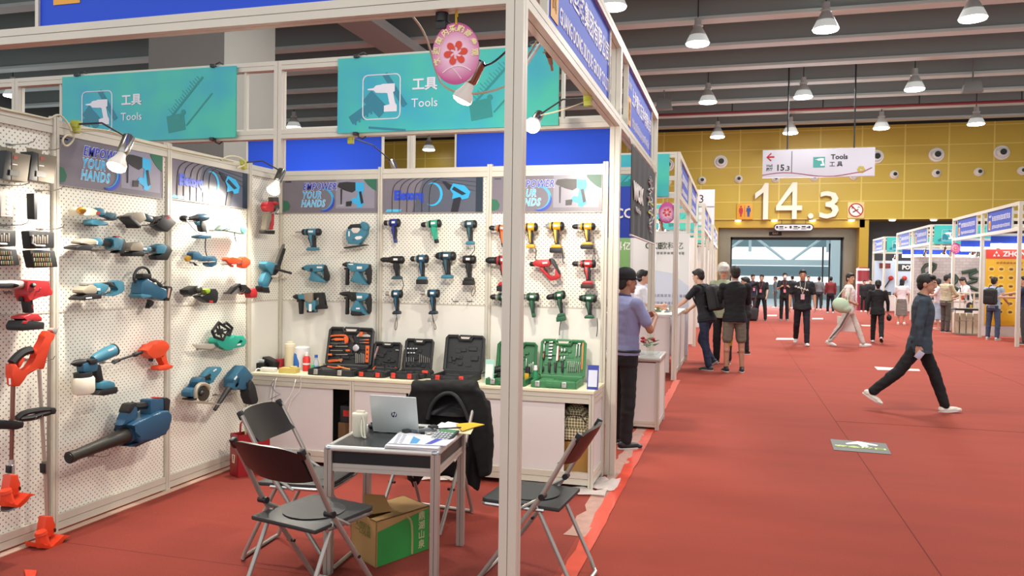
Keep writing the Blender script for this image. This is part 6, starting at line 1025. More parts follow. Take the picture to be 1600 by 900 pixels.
c1.it('spirit_level', 'orange spirit level standing at the right edge of the lid', 'level', [('body', OT, [(540, 300), (580, 300), (575, 500), (532, 498)], .018), ('vial', BLK, [(552, 335), (568, 335), (567, 362), (550, 362)], .02), ('vial', BLK, [(550, 390), (567, 390), (566, 415), (549, 415)], .02), ('vial', BLK, [(548, 440), (565, 440), (564, 462), (547, 462)], .02)])
for k, x in enumerate((418, 436, 456, 478, 498, 514)): c1.it('hex_key', 'steel wrench in the row of six at the lid bottom', 'wrench', [('shaft', GS, [(x, 385+8*(k % 3)), (x+9, 385+8*(k % 3)), (x+7, 505), (x-2, 505)], .008)], group='six steel wrenches in the orange tool case')
def lay(name, lab, cat, pts, m, r=.008, z=.045):
    P = [at(x, y, 2, CT+z) for x, y in pts]; return solo(name, B().tube(P, r, 7, smooth=1), m, lab, cat)
lay('pliers', 'orange handled pliers lying in the case base, left', 'pliers', [(512, 573), (525, 575), (537, 574)], OT); lay('pliers', 'pale jawed orange pliers lying in the case base, right', 'pliers', [(526, 571), (535, 575), (546, 577)], mat('d99a5a', .4))
c2 = Case('small open black socket case with red latches, left of two', 581, 622, 2.78, .28, .225, DCASE, (.18, .78), RLAT, bh=.04, seed=7)
for k in range(9): x = 680-6*k; y = 320+18*k; c2.it('socket', 'pinkish chrome socket in the slanting row', 'socket', [('obody', mat('d3aaa4', .3, .5), [(x, y), (x+10, y)], .014)], group='chrome sockets in the small black case')
c2.it('extension_bar', 'short chrome bar at the top right of the small case', 'bar', [('shaft', STL2, [(885, 345), (935, 350), (935, 360), (885, 358)], .008)])
c3 = Case('open black bit case with two rows of white caps', 630, 672, 2.78, .28, .26, DCASE, (.16, .74), RLAT, bh=.045, seed=9)
for r_, (y, n_) in enumerate(((336, 5), (386, 4))):
    for k in range(n_): x = 1000+33*k+r_*6; c3.it('socket', 'white shining socket in the %s row' % ('upper' if not r_ else 'lower'), 'socket', [('obody', mat('e4e6ea', .3, .3), [(x, y), (x+9, y)], .014)], group='%s row of white sockets' % ('upper' if not r_ else 'lower'))
for k in range(5): x = 985+27*k; c3.it('drill_bit', 'short dark drill bit standing below the sockets', 'drill bit', [('shank', GS, [(x, 435), (x+7, 435), (x+5, 492), (x-2, 492)], .006)], group='short drill bits, left rows')
for k in range(7): x = 1165+23*k; c3.it('drill_bit', 'slim steel drill bit at the right of the lid', 'drill bit', [('shank', GS, [(x, 400+9*k), (x+6, 400+9*k), (x+3, 502), (x-3, 500)], .006)], group='slim drill bits, right row')
lay('hose', 'curved orange flexible shaft in the small case base', 'hose', [(583, 577), (588, 571), (602, 569), (614, 572), (619, 575)], OT, .007, .05); lay('hose', 'orange flexible shaft in the bit case base', 'hose', [(630, 574), (640, 573), (652, 573)], OT, .006, .05)
for x, l in ((601, 'in the small case base'), (650, 'in the bit case base')):
    c = at(x, 576, 2, CT+.03); t = thing('cordless_drill', 'teal cordless drill lying '+l, 'cordless drill', c); ob('motor_housing', B().lathe((-.07, 0, .03), (1, .1, 0), [(0, .02), (.02, .028), (.1, .028), (.12, .02)], 14), TD, t); ob('grip', B().box((.03, -.03, .025), (.035, .09, .03), (0, 0, .4), bev=.008), TBLK, t); ob('chuck', B().cyl((-.07, 0, .03), (-.11, -.004, .03), .016, .008), TBLK, t)
c = at(664, 591, 2, CT); t = thing('battery_pack', 'black battery pack with red top between the bit case and large case', 'battery', c); ob('body', B().prism([(-.045, .0, 0), (.045, 0, 0), (.045, 0, .045), (.03, 0, .062), (-.03, 0, .062), (-.045, 0, .045)], (0, .09, 0), bev=.005), DCASE, t); ob('release_button', B().box((0, .0, .052), (.05, .012, .022), (-.3, 0, 0), bev=.003), RLAT, t)
c4 = Case('large empty open black case with two red latches', 693, 752, 2.74, .3, .30, mat('2c2e30', .55), (.2, .8), RLAT, seed=13, bh=.055)
c5 = Case('open green tool case partly hidden by the big post', 775, 835, 2.74, .29, .265, GCASE2, (.2, .8), mat('c8c4bc', .3, .6), seed=21)
c6 = Case('open green tool case with sockets and bits at the right end', 843, 912, 2.74, .29, .30, GCASE, (.16, .74), mat('c8c4bc', .3, .6), seed=17)
K = (750, 510, 8)
c6.it('ratchet', 'chrome ratchet with black and orange handle in the green lid', 'ratchet', [('ohead', STL2, [(800, 195), (826, 195)], .012), ('ohole', BLK, [(800, 200), (812, 200)], .014), ('shaft', STL2, [(794, 225), (808, 225), (806, 310), (792, 310)], .01), ('handle', TBLK, [(782, 310), (812, 310), (808, 412), (778, 412)], .018), ('stripe', mat('c9694a', .5), [(788, 340), (802, 340), (800, 390), (786, 390)], .021)], K)
for k in range(6): y = 195+40*k; c6.it('socket', 'chrome socket in the left column of the green lid', 'socket', [('body', STL2, [(865-3*k, y-10), (915-3*k, y-10), (913-3*k, y+12), (863-3*k, y+12)], .016)], K, group='socket column in the green case')
c6.it('bit_strip', 'white and red strip of bits in the middle of the green lid', 'bit strip', [('strip', WHT, [(965, 245), (985, 245), (975, 430), (950, 430)], .016), ('red_edge', mat('c45b40', .5), [(983, 245), (993, 245), (985, 425), (975, 430)], .018)], K)
for k, (x, y) in enumerate(((1022, 298), (1058, 298), (1018, 395), (1054, 395))): c6.it('nut_driver', 'short chrome nut driver in the middle of the green lid', 'nut driver', [('body', STL2, [(x-9, y-20), (x+9, y-20), (x+9, y+20), (x-9, y+20)], .014)], K, group='short nut drivers in the green case')
c6.it('extension_bar', 'long chrome bar at the right of the green lid', 'bar', [('shaft', STL2, [(1206, 225), (1218, 225), (1208, 378), (1196, 376)], .01)], K)
c6.it('t_handle', 'chrome T shaped bar at the right of the green lid', 'bar', [('shaft', STL2, [(1240, 215), (1252, 215), (1246, 370), (1234, 370)], .01), ('cross', STL2, [(1222, 210), (1262, 210), (1262, 226), (1222, 224)], .012)], K)
c6.it('bit_strip', 'tall orange strip of bits at the right edge of the green lid', 'bit strip', [('strip', mat('dd7f35', .5), [(1280, 200), (1300, 200), (1285, 540), (1265, 540)], .018)], K)
for k, x in enumerate((866, 942, 1030)): c6.it('screwdriver', 'thick black handle standing low in the green lid', 'screwdriver', [('handle', TBLK, [(x-18, 450), (x+18, 450), (x+12, 490), (x+12, 570), (x-14, 570), (x-14, 490)], .022)], K, group='three black handles in the green case')
c6.it('small_socket', 'small dark socket left of the three black handles', 'socket', [('body', TBLK, [(776, 500), (800, 500), (798, 555), (774, 555)], .016)], K)
for k in range(7): x = 1100+25*k; c6.it('drill_bit', 'thin drill bit in the fan of bits of the green lid', 'drill bit', [('shank', GS, [(x, 430+4*abs(k-1)), (x+7, 430+4*abs(k-1)), (x-2, 575), (x-8, 575)], .006)], K, group='fan of thin drill bits in the green case')
lay('hand_drill', 'black cordless screwdriver lying in the right green case base', 'screwdriver', [(861, 588), (870, 586), (880, 588)], TBLK, .014, .05)
for x in (822, 829): pass
c5.it('drill_bit', 'thin bright bit at the left of the hidden green case', 'drill bit', [('shank', STL2, [(575, 400), (584, 400), (580, 500), (572, 500)], .006)], K)
for k in range(3): x = 612+24*k; c5.it('drill_bit', 'thin bright bit at the lower right of the hidden green case', 'drill bit', [('shank', STL2, [(x, 470-12*k), (x+7, 470-12*k), (x, 575), (x-6, 575)], .006)], K, group='bright bits in the hidden green case')
c = at(765, 593, 2, CT+.0); t = thing('cordless_drill', 'black drill lying in front of the hidden green case', 'cordless drill', (c.x, c.y, CT+.04)); ob('motor_housing', B().lathe((0, 0, .03), (1, .2, .2), [(0, .02), (.03, .03), (.11, .03), (.13, .02)], 14), TBLK, t); ob('chuck', B().cyl((0, 0, .03), (-.035, -.01, .02), .018, .01), mat('d6d8d6', .35, .4), t); ob('bit', B().cyl((-.035, -.01, .02), (-.08, -.02, .0), .005), TBLK, t); ob('grip', B().box((.09, -.02, .0), (.04, .1, .035), (0, 0, .3), bev=.008), TBLK, t)
c = at(823, 597, 2, CT); t = thing('glue_gun', 'yellow and black tool standing just right of the big post', 'power tool', (c.x, c.y+.03, CT)); ob('body', B().box((0, 0, .06), (.035, .05, .12), bev=.008), BLK, t); ob('yellow_band', B().box((-.002, -.012, .04), (.036, .04, .06), bev=.006), YLT, t)
def bottle(lab, px, py, prof, m, parts=(), cat='bottle', n=22, Y=None):
    c = at(px, py, 2, CT) if Y is None else V((at(px, 560, 1, Y).x, Y, CT)); c.z = CT; t = thing(cat.replace(' ', '_'), lab, cat, c); ob('bottle_body', B().lathe((0, 0, 0), (0, 0, 1), prof, n), m, t)
    for nm, mm, p in parts: ob(nm, B().lathe((0, 0, 0), (0, 0, 1), p, n), mm, t)
    return t
bottle('green bottle with white cap between the two green cases', 837, 588, [(0, .024), (.02, .026), (.09, .024), (.11, .014), (.115, .013)], mat('1f7a4a', .25), [('cap', WHT, [(.112, .014), (.115, .016), (.15, .013)])], Y=2.6)
bottle('cream thermos flask at the left end of the counter', 453, 572, [(0, .042), (.005, .045), (.19, .045), (.2, .044)], mat('d8cdac', .45), [('cap', mat('e0d8c0', .45), [(.198, .04), (.2, .046), (.222, .045), (.228, .032), (.245, .03), (.247, .02)])], cat='thermos', Y=2.72)
bottle('small clear bottle with blue cap on the counter', 494, 571, [(0, .025), (.06, .026), (.09, .022), (.11, .011), (.125, .011)], mat('c9d3dc', .1, alpha=.6), [('cap', mat('2c5fc0', .4), [(.122, .014), (.145, .014)]), ('label_band', mat('3f83c8', .4), [(.012, .0265), (.05, .0268)])], Y=2.66)
bottle('red bottle with white cap in front of the tissue roll', 479, 569, [(0, .032), (.11, .032), (.13, .02)], mat('cf2d2b', .4), [('cap', WHT, [(.128, .018), (.16, .018)]), ('label_band', mat('e0e0e0', .4), [(.055, .0325), (.07, .0325)])], Y=2.68)
t = thing('tissue_roll', 'white tissue roll pack with blue swirl behind the thermos', 'tissue roll', (at(472, 560, 1, 2.77).x, 2.77, CT)); ob('roll', B().lathe((0, 0, 0), (0, 0, 1), [(0, .07), (.19, .07), (.2, .05)], 26), mat('e2e2e2', .6), t); ob('blue_swirl', B().lathe((-.012, -.01, 0), (0, 0, 1), [(.0, .064), (.06, .064), (.14, .058), (.165, .04)], 20), mat('2c66b4', .5), t)
bottle('small green and white pot right of the red bottle', 488, 574, [(0, .016), (.06, .016), (.065, .012)], mat('56b27c', .5), cat='pot', Y=2.62)
c = at(500, 575, 2, CT); solo('white_tub', B().box((c.x, c.y+.02, CT+.022), (.07, .06, .044), bev=.008), CREAM, 'low white tub beside the orange tool case', 'tub')
t = thing('yellow_box', 'translucent yellow cardboard tray near the counter edge', 'box', at(448, 583, 2, CT)); c = at(450, 583, 2, CT); ob('tray', B().box((c.x, c.y+.02, CT+.022), (.15, .09, .044), (0, 0, .1), bev=.003), mat('cdb869', .5), t, True); ob('tape_roll', B().lathe((c.x+.04, c.y+.02, CT+.045), (0, 0, 1), [(0, .03), (.012, .03)], 20), mat('d8c27a', .5), t, True)
t = thing('battery_pack', 'jumble of black batteries with white labels at the counter corner', 'battery', at(408, 580, 2, CT)); c = at(403, 577, 2, CT)
ob('battery', B().box((c.x, c.y, CT+.03), (.15, .09, .06), (0, 0, .2), bev=.01), BLK, t, True); ob('battery', B().box((c.x+.09, c.y+.06, CT+.045), (.16, .08, .09), (0, .25, -.3), bev=.012), BLK, t, True); ob('label_sticker', B().box((c.x-.02, c.y-.047, CT+.03), (.05, .004, .02), (0, 0, .2)), LAB, t, True); ob('label_sticker', B().box((c.x+.03, c.y-.0, CT+.075), (.05, .02, .02), (.4, 0, .1)), LAB, t, True)
c = at(431, 578, 2, CT); solo('red_box', B().box((c.x, c.y+.06, CT+.045), (.06, .05, .09), bev=.003), mat('9c1f2a', .5), 'dark red small box behind the white adapters', 'box')
for k, (px, py, lb_) in enumerate(((439, 576, 'white plug adapter beside the dark red box'), (418, 581, 'white power strip lying at the counter front edge'))):
    c = at(px, py, 2, CT); t = thing('power_adapter', lb_, 'adapter', c); ob('body', B().box((0, .02, .03 if not k else .018), (.05, .05, .06) if not k else (.14, .05, .035), bev=.008), CABW, t); ob('cord', B().tube([(0, .02, .05 if not k else .03), (.02, 0, .12), (.06, .05, .15), (.09, .06, .05)] if not k else [(-.06, 0, .02), (-.09, -.03, .03), (-.1, -.05, -.05), (-.1, -.052, -.5)], .005, 6, smooth=2), CABW, t)
for k, (pts, lb_) in enumerate((([(440, 576), (428, 590), (424, 610), (421, 640), (418, 668)], 'white cable hanging down the counter front, leftmost'), ([(450, 576), (432, 588), (429, 604), (426, 640), (440, 662)], 'white cable looping down the counter front, second'), ([(466, 575), (463, 590), (458, 608), (450, 625), (437, 640)], 'white cable crossing the counter front, third'), ([(468, 586), (471, 598), (468, 612), (452, 628), (447, 660), (455, 664)], 'white cable crossing the counter front, right one'))):
    P = [at(*pts[0], 2, CT+.01)]+[at(x, y, 1, YF-.02) for x, y in pts[1:]]; solo('cable', B().tube(P, .004, 6, smooth=2), CABW, lb_, 'cable')
P = [at(x, y, 1, YF-.025) for x, y in ((428, 594), (424, 602), (430, 612), (438, 616), (430, 620), (422, 624))]; solo('cable', B().tube(P, .003, 5), mat('5a6478', .5), 'thin dark zigzag wire on the counter front', 'cable')
solo('cable', B().tube([at(460, 572, 2, CT+.03), at(470, 560, 2, CT+.05), at(478, 562, 2, CT+.05), at(484, 572, 2, CT+.01)], .005, 6, smooth=2), CABW, 'white cable loop in front of the red bottle', 'cable')
solo('paper_bag', B().prism([at(671, 578, 2, CT), at(688, 565, 2, CT), at(692, 575, 2, CT), at(680, 583, 2, CT)], (0, 0, .03), bev=.004), mat('dcd6b8', .6), 'crumpled cream paper between the bit case and the large case', 'paper')
# display cards (their codes left blank)
def card(lab, px0, px1, py0, py1, Y, m, face, side):
    a = at(px0, py1, 1, Y); c = at(px1, py0, 1, Y+.03); t = thing('display_card', lab, 'card', ((a.x+c.x)/2, Y, CT)); h = c.z-CT; W = c.x-a.x
    ob('card_board', B().prism([(a.x, Y, CT), (a.x+W, Y, CT), (a.x+W, Y+.03, CT+h), (a.x, Y+.03, CT+h)], (0, .004, 0)), m, t, True); ob('card_face', B().prism([(a.x+W*.1, Y-.001, CT+h*.12), (a.x+W*.9, Y-.001, CT+h*.12), (a.x+W*.9, Y+.02, CT+h*.8), (a.x+W*.1, Y+.02, CT+h*.8)], (0, -.003, 0)), face, t, True)
    ob('card_foot', B().prism([(a.x+W*.5, Y+.005, CT), (a.x+W*.5, Y+.07, CT), (a.x+W*.5, Y+.03, CT+h*.9)], (.003, 0, 0)), side, t, True)
card('mint card holder with a white card between the black and green cases', 757, 773, 562, 584, 2.53, mat('9fd0c0', .4), WHT, mat('9fd0c0', .4))
card('blue and white display card at the right end of the counter', 917, 936, 571, 600, 2.5, mat('34429a', .4), mat('d5d9ea', .5), WHT)
# ---------------- second near booth, podium, banner ----------------
WPAN = mat('ddd9d4', .5); BLUE3 = mat('2240aa', .6); GLINE = mat('f4f7ff', .5, 0, 3.5)
# white cross walls between the near booths
struct('wall_booth_side', B().span((-3.1, 6.0, .0), (-3.07, 3.0, 2.45)), WPAN)
t = thing('banner', 'black cloth banner with white and yellow print hanging from the aisle fascia', 'banner', (.03, 4.1, 1.98)); BC = mat('232427', .7, noise=.2, scale=7)
a = at(987, 237, 0, .03); c = at(1024, 268, 0, .03); y0, y1 = a.y, c.y; zt = 2.74; zb = 1.96; F = Fr((.03, y0, zb), (0, 1, 0)); W = y1-y0; H = zt-zb; b = B(); n = 24
g = [[b._v(F.p(W*i/n, H*j/6, .006*sin(i*1.3)*(1-j/8))) for j in range(7)] for i in range(n+1)]; g2 = [[b._v(F.p(W*i/n, H*j/6, .006*sin(i*1.3)*(1-j/8)-.004)) for j in range(7)] for i in range(n+1)]
for i in range(n):
    for j in range(6): b.bm.faces.new((g[i][j], g[i+1][j], g[i+1][j+1], g[i][j+1])); b.bm.faces.new((g2[i][j+1], g2[i+1][j+1], g2[i+1][j], g2[i][j]))
ob('cloth', b, BC, t, True, ang=80); ob('hem_bar', B().cyl(F.p(0, 0, .0), F.p(W, 0, .0), .009), mat('d6d3cc', .5), t, True)
text('WOX', .2, F.p(W*.22, H*.5, .012), RL, WHT, t, bold=.012, sx=1.35); text('Workshop', .07, F.p(W*.22, H*.31, .012), RL, mat('c8c8c8', .5), t, sx=1.2)
b = B(); random.seed(8)
for k in range(34): u = .75+random.uniform(-.12, .12)*sin(pi*(k+2)/38); v = .15+.7*k/34; b.tube([F.p(W*u, H*v, .012), F.p(W*(u+random.uniform(-.06, .06)), H*(v+random.uniform(-.03, .03)), .012), F.p(W*(u+random.uniform(-.08, .08)), H*(v+.03), .012)], .008, 4)
ob('bottle_print', b, mat('b9babc', .6), t, True); ob('yellow_print', B().box(F.p(W*.74, H*.52, .014), (.003, W*.22, .02)).box(F.p(W*.74, H*.38, .014), (.003, W*.24, .02)), mat('c9c447', .6), t, True)
ob('string', B().tube([F.p(.02, H, 0), (.0, y0+.1, 2.82), F.p(.2, H, 0)], .004).tube([F.p(W-.1, H, 0), (.0, y1-.15, 2.85), F.p(W+.1, H-.02, .0)], .004), CABW, t, True)
pa = at(1029, 673, 2, 0); pb = at(1045, 655, 2, 0); px = pa.x; py = pa.y; D = pb.y-py; W = .62; hh = .76; t = thing('podium', 'white display podium with rounded grey top beside the man in a cap', 'podium', (px-W/2, py+D/2, 0))
ob('front_panel', B().span((px-W+.03, py+.008, .06), (px-.03, py+.02, hh-.06)), WPAN, t, True); ob('side_panel', B().span((px-.02, py+.03, .06), (px-.008, py+D-.03, hh-.06)), WPAN, t, True); ob('back_panel', B().span((px-W+.03, py+D-.02, .06), (px-.03, py+D-.008, hh-.06)), WPAN, t, True); ob('side_panel', B().span((px-W+.008, py+.03, .06), (px-W+.02, py+D-.03, hh-.06)), WPAN, t, True)
for x in (px-.02, px-W+.02):
    for y in (py+.02, py+D-.02): ob('post', extr(B(), (x, y, 0), (x, y, hh-.05), .04), ALU, t, True)
ob('base_rail', extr(B(), (px-W+.04, py+.02, .06), (px-.04, py+.02, .06), .03, .06), ALU, t, True); ob('base_rail', extr(B(), (px-.02, py+.04, .06), (px-.02, py+D-.04, .06), .03, .06), ALU, t, True)
ob('top', B().span((px-W-.01, py-.01, hh-.05), (px+.01, py+D+.01, hh), bev=.02, seg=3), mat('bdb9b2', .3, .3), t, True); ob('top_inset', B().span((px-W+.05, py+.04, hh), (px-.05, py+D-.04, hh+.002)), mat('99a09c', .2), t, True)
t = thing('flower_arrangement', 'red and white flower arrangement standing on the podium', 'flowers', (px-.2, py+.25, hh)); random.seed(4)
ob('vase', B().lathe((px-.3, py+.25, hh), (0, 0, 1), [(0, .05), (.02, .06), (.09, .05), (.1, .055)], 16), mat('c9c7c3', .2, .3), t, True); b = B(); lv = B()
for k in range(26):
    a = random.uniform(0, 6.28); r = random.uniform(.03, .17); z = hh+.1+random.uniform(-.04, .12)*(1-r*3); q = V((px-.22+r*cos(a), py+.25+r*sin(a)*.7, z)); lv.prism([q, q+V((.03*cos(a+.6), .03*sin(a+.6), .01)), q+V((.075*cos(a), .075*sin(a), .02*cos(a))), q+V((.03*cos(a-.6), .03*sin(a-.6), -.005))], (0, 0, .003))
ob('leaves', lv, mat('2f5a2c', .6), t, True)
for k in range(9):
    a = k*.7; r = .05+.015*k; q = V((px-.22+r*cos(a), py+.24+r*.6*sin(a), hh+.12+.02*(k % 3))); f = B()
    for j in range(6): f.ell(q+V((.014*cos(j), .014*sin(j), .004*j)), (.016, .016, .012), 8, 6)
    ob('blossom', f, mat('a8232c', .5) if k % 3 else mat('e6dfd6', .5), t, True)
bt = thing('bottle', 'small clear bottle with red cap on the podium', 'bottle', (px-.42, py+.2, hh)); ob('bottle_body', B().lathe((0, 0, 0), (0, 0, 1), [(0, .028), (.13, .028), (.16, .014), (.18, .014)], 18), mat('b9b9cc', .15, alpha=.8), bt); ob('cap', B().cyl((0, 0, .18), (0, 0, .205), .017), mat('c5c2b5', .5), bt)
# ---------------- rows of further booths ----------------
def clampl(x, y, z, dx, dy, lab, pw=0, sc=1.5):
    t = thing('clamp_lamp', lab, 'lamp', (x, y, z), group='clamp lamps in the further booths'); d = V((dx, dy, -.9)).normalized(); p = V((x+dx*.25, y+dy*.25, z-.08))
    ob('arm', B().tube([(x, y, z), (x+dx*.15, y+dy*.15, z+.06), p], .01, 6), DGR, t, True); ob('lamp_holder', B().lathe(p, d, [(0, .03*sc), (.12*sc, .03*sc), (.17*sc, .055*sc)], 12), CHR, t, True); ob('bulb', B().ell(p+d*.2*sc, .062*sc, 14, 8), mat('fff4e0', .5, 0, 10), t, True)
    if pw: lamp('bulb_light', 'POINT', p+d*.45, pw, (1, .93, .84), size=.1)
def block(lab, X, Y0, nb, side, wall=True, texts=(), teals=True, light=45, bl=BLUE3, nm=''):
    # side=+1: booths lie on -X side of the aisle face X, lettering faces +X; side=-1 mirrored
    t = thing('exhibition_booth', lab, 'booth frame', (X-side*1.5, Y0+1.5*nb, 0)); Xi = X-side*3.06
    for k in range(nb+1):
        for x in (X-side*.04, Xi): ob('post', extr(B(), (x, Y0+3*k, 0), (x, Y0+3*k, 3.5), .08, g=.006), ALU, t, True)
        for z in (2.84, 3.46): ob('rail', extr(B(), (X-side*.08, Y0+3*k, z), (Xi+side*.04, Y0+3*k, z)), ALU, t, True)
    for k in range(nb):
        for z in (2.84, 3.46):
            for x in (X-side*.04, Xi): ob('rail', extr(B(), (x, Y0+3*k+.04, z), (x, Y0+3*k+2.96, z)), ALU, t, True)
        F = Fr((X, Y0+3*k, 2.8), (0, 1, 0)) if side > 0 else Fr((X, Y0+3*k+3, 2.8), (0, -1, 0)); fascia(t, F, None, None, x0=.5, lit=bl)
    F = Fr((min(X, Xi), Y0, 2.8), (1, 0, 0))
    if teals:
        tt = thing('teal_sign', 'teal tools sign on the near end of the '+nm, 'sign', ((X+Xi)/2, Y0-.06, 2.82)); x0 = min(X, Xi)+(.12 if side < 0 else .9); teal(x0, x0+2, '', Y0-.06, par=tt)
    for k in range(nb):       # white walls at the back and between booths
        yb = Y0+3*k+(2.97 if True else 0); b = B().span((min(X, Xi)+.06, yb-.015, .05), (max(X, Xi)-.06, yb+.015, 2.45)); b.span((Xi-.015, Y0+3*k+.04, .05), (Xi+.015, Y0+3*k+2.94, 2.45)); struct('wall_partition', b, WPAN) if wall is True or k in wall else b.bm.free()
        for j in range(3): clampl(X-side*(.6+.9*j), Y0+3*k+.25, 2.78, 0, .8, '%s clamp lamp, booth %s, %s' % (('aisle side', 'middle', 'innermost')[j], ('one', 'two', 'three')[k], nm), light if j == 1 else 0)
    return t
block('booth frame beyond the first cross aisle on the left', .06, 9, 2, 1, nm='left row past the first gap')
block('booth frame beyond the second cross aisle on the left', .1, 18, 2, 1, nm='left row past the second gap', light=30)
block('booth frame at the far left near the yellow wall', .1, 27, 2, 1, nm='left row past the third gap', light=30)
XR = 7.42
block('near right booth frame with the yellow poster', XR, 18.25, 2, -1, (0,), nm='near right row')
block('second right booth frame with the green calligraphy', XR, 27.25, 2, -1, (0,), nm='second right row')
block('far right booth frame beside the doorway', XR, 36.25, 1, -1, nm='far right row', light=30)
# long lit white strips above the right booths (light boxes behind the fascias)
for i, (y, X0) in enumerate(((24.1, XR+.2), (33.1, XR+.2), (21.1, XR+.2))):
    t = thing('blue_header', 'blue header board with lit white strip inside the %s right booth' % ('second', 'far', 'near')[i], 'header', (X0+1.4, y-.06, 2.45)); ob('board', B().span((X0, y-.04, 2.62), (X0+2.7, y, 2.8)), BLUE, t, True); ob('light_strip', B().span((X0, y-.07, 2.47), (X0+2.7, y-.01, 2.6), bev=.01), GLINE, t, True)
# posters and banners inside the left block
def board(name, lab, F, w, h, m, cat='poster', th=.012): t = thing(name, lab, cat, F.p(w/2, 0)); ob('panel', B().prism([F.p(0, 0), F.p(w, 0), F.p(w, h), F.p(0, h)], F.n*-th), m, t, True); return t
Y = 11.93; a = at(990, 362, 1, Y); c = at(1078, 362, 1, Y); F = Fr((a.x, Y, .1), (1, 0, 0)); W = c.x-a.x; t = board('wall_banner', 'white wall banner reading OKE with Chinese name in the left booth', F, W, 2.3, mat('e3e2e0', .5), 'banner')
text('OKE', .16, F.p(W*.36, 2.06, .01), RB, mat('59604f', .5), t, bold=.004); text('欧科亿', .15, F.p(W*.68, 2.06, .01), RB, mat('59604f', .5), t); ob('text_lines', glyphs(B(), F, W*.35, 1.93, .6, .05, 9, .01), mat('8b8f86', .6), t, True)
ob('blue_curve', B().prism([F.p(0, .02, .006), F.p(W, .02, .006), F.p(W, 1.3, .006), F.p(W*.7, 1.55, .006), F.p(W*.4, 1.6, .006), F.p(0, 1.4, .006)], F.n*.003), mat('c9cfdd', .5), t, True); ob('text_lines', glyphs(glyphs(B(), F, W*.3, 1.12, .7, .06, 10, .014), F, W*.3, .98, .55, .05, 8, .014), mat('a6acc0', .6), t, True)
a = at(958, 362, 1, Y); F = Fr((a.x, Y, .1), (1, 0, 0)); t = board('wall_banner', 'green and white wall banner partly behind the corner post', F, .33, 2.3, mat('e3e2e0', .5), 'banner'); ob('green_field', B().prism([F.p(0, 1.45, .005), F.p(.15, 1.55, .005), F.p(.33, 1.6, .005), F.p(.33, 2.28, .005), F.p(0, 2.28, .005)], F.n*.003), mat('6fa057', .5), t, True)
text('科亿', .17, F.p(.19, 2.05, .012), RB, WHT, t, bold=.002)
# fascia boards seen through the near frames
F = Fr((-2.4, 8.95, 2.5), (1, 0, 0)); 
t = thing('blue_board', 'blue board with white lettering CO. seen between the near posts', 'sign', (-.75, 8.2, 2.2)); F = Fr((-1.25, 8.2, 2.15), (1, 0, 0)); ob('panel', B().prism([F.p(0, 0), F.p(1.0, 0), F.p(1.0, .75), F.p(0, .75)], F.n*-.02), BLUE3, t, True); text('CO.,', .2, F.p(.62, .35, .01), RB, WHT, t, bold=.004); ob('stand_pole', B().cyl((-.75, 8.23, 0), (-.75, 8.23, 2.2), .02), ALU, t, True); ob('stand_base', B().lathe((-.75, 8.23, 0), (0, 0, 1), [(0, .2), (.015, .19), (.02, .03)], 20), ALU, t, True)
t = thing('hall_board', 'white direction board ending in 3 standing above the left row', 'sign', (.35, 39.5, 0)); a = at(1088, 380, 1, 39.5); c = at(1117, 296, 1, 39.5); ob('panel', B().span((a.x, 39.5, a.z), (c.x, 39.56, c.z)), mat('e3e4e8', .5), t, True); F = Fr((a.x, 39.5, a.z), (1, 0, 0)); text('3', .6, F.p(.22, (c.z-a.z)*.82, .01), RB, DGR, t); ob('divider', B().box(F.p((c.x-a.x)/2, (c.z-a.z)*.68, .01), (c.x-a.x, .01, .03)), DGR, t, True); ob('pole', B().cyl((a.x+.4, 39.6, 0), (a.x+.4, 39.6, a.z+.1), .05), DGR, t, True)
c = at(1043, 333, 1, 9.1); t = thing('round_sign', 'small round pink sign with flower emblem on the second left booth', 'sign', (c.x, 9.0, c.z-.16)); pink_sign(t, Fr((c.x, 9.0, c.z), (1, 0, 0)), .165, False); ob('string', B().cyl((c.x, 9.0, c.z+.16), (c.x, 9.0, 2.82), .005), CABW, t, True)
c = at(1493, 388, 1, 18.2); 
t = thing('round_sign', 'small oval pink sign hanging in the near right booth', 'sign', (XR+.05, 24.1, 2.45)); c = at(1493, 388, 1, 24.15); pink_sign(t, Fr((c.x, 24.15, c.z), (1, 0, 0)), .17, False); ob('string', B().cyl((c.x, 24.15, c.z+.16), (c.x, 24.15, 2.82), .006), CABW, t, True)
# L-shaped white counter of the second left booth
t = thing('booth_counter', 'white counter under the backpack man reaching out his hand', 'counter', (-.3, 10, 0)); hc = 1.0
ob('worktop', B().span((-.55, 9.06, hc-.03), (.03, 11.6, hc), bev=.005).span((-1.9, 9.06, hc-.03), (-.56, 9.55, hc), bev=.005), mat('dedad0', .45), t, True)
for x0, x1 in ((-1.85, -1.0), (-.96, -.06)): ob('front_panel', B().span((x0, 9.08, .1), (x1, 9.1, hc-.04)), WPAN, t, True)
for y0, y1 in ((9.12, 10.3), (10.34, 11.55)): ob('side_panel', B().span((-.0, y0, .1), (.02, y1, hc-.04)), WPAN, t, True); ob('base_rail', extr(B(), (.01, y0, .07), (.01, y1, .07), .03, .08), ALU, t, True)
for x, y in ((.01, 9.1), (-.98, 9.1), (-1.88, 9.1), (.01, 10.32), (.01, 11.58)): ob('post', extr(B(), (x, y, 0), (x, y, hc-.03), .04), ALU, t, True)
random.seed(11)
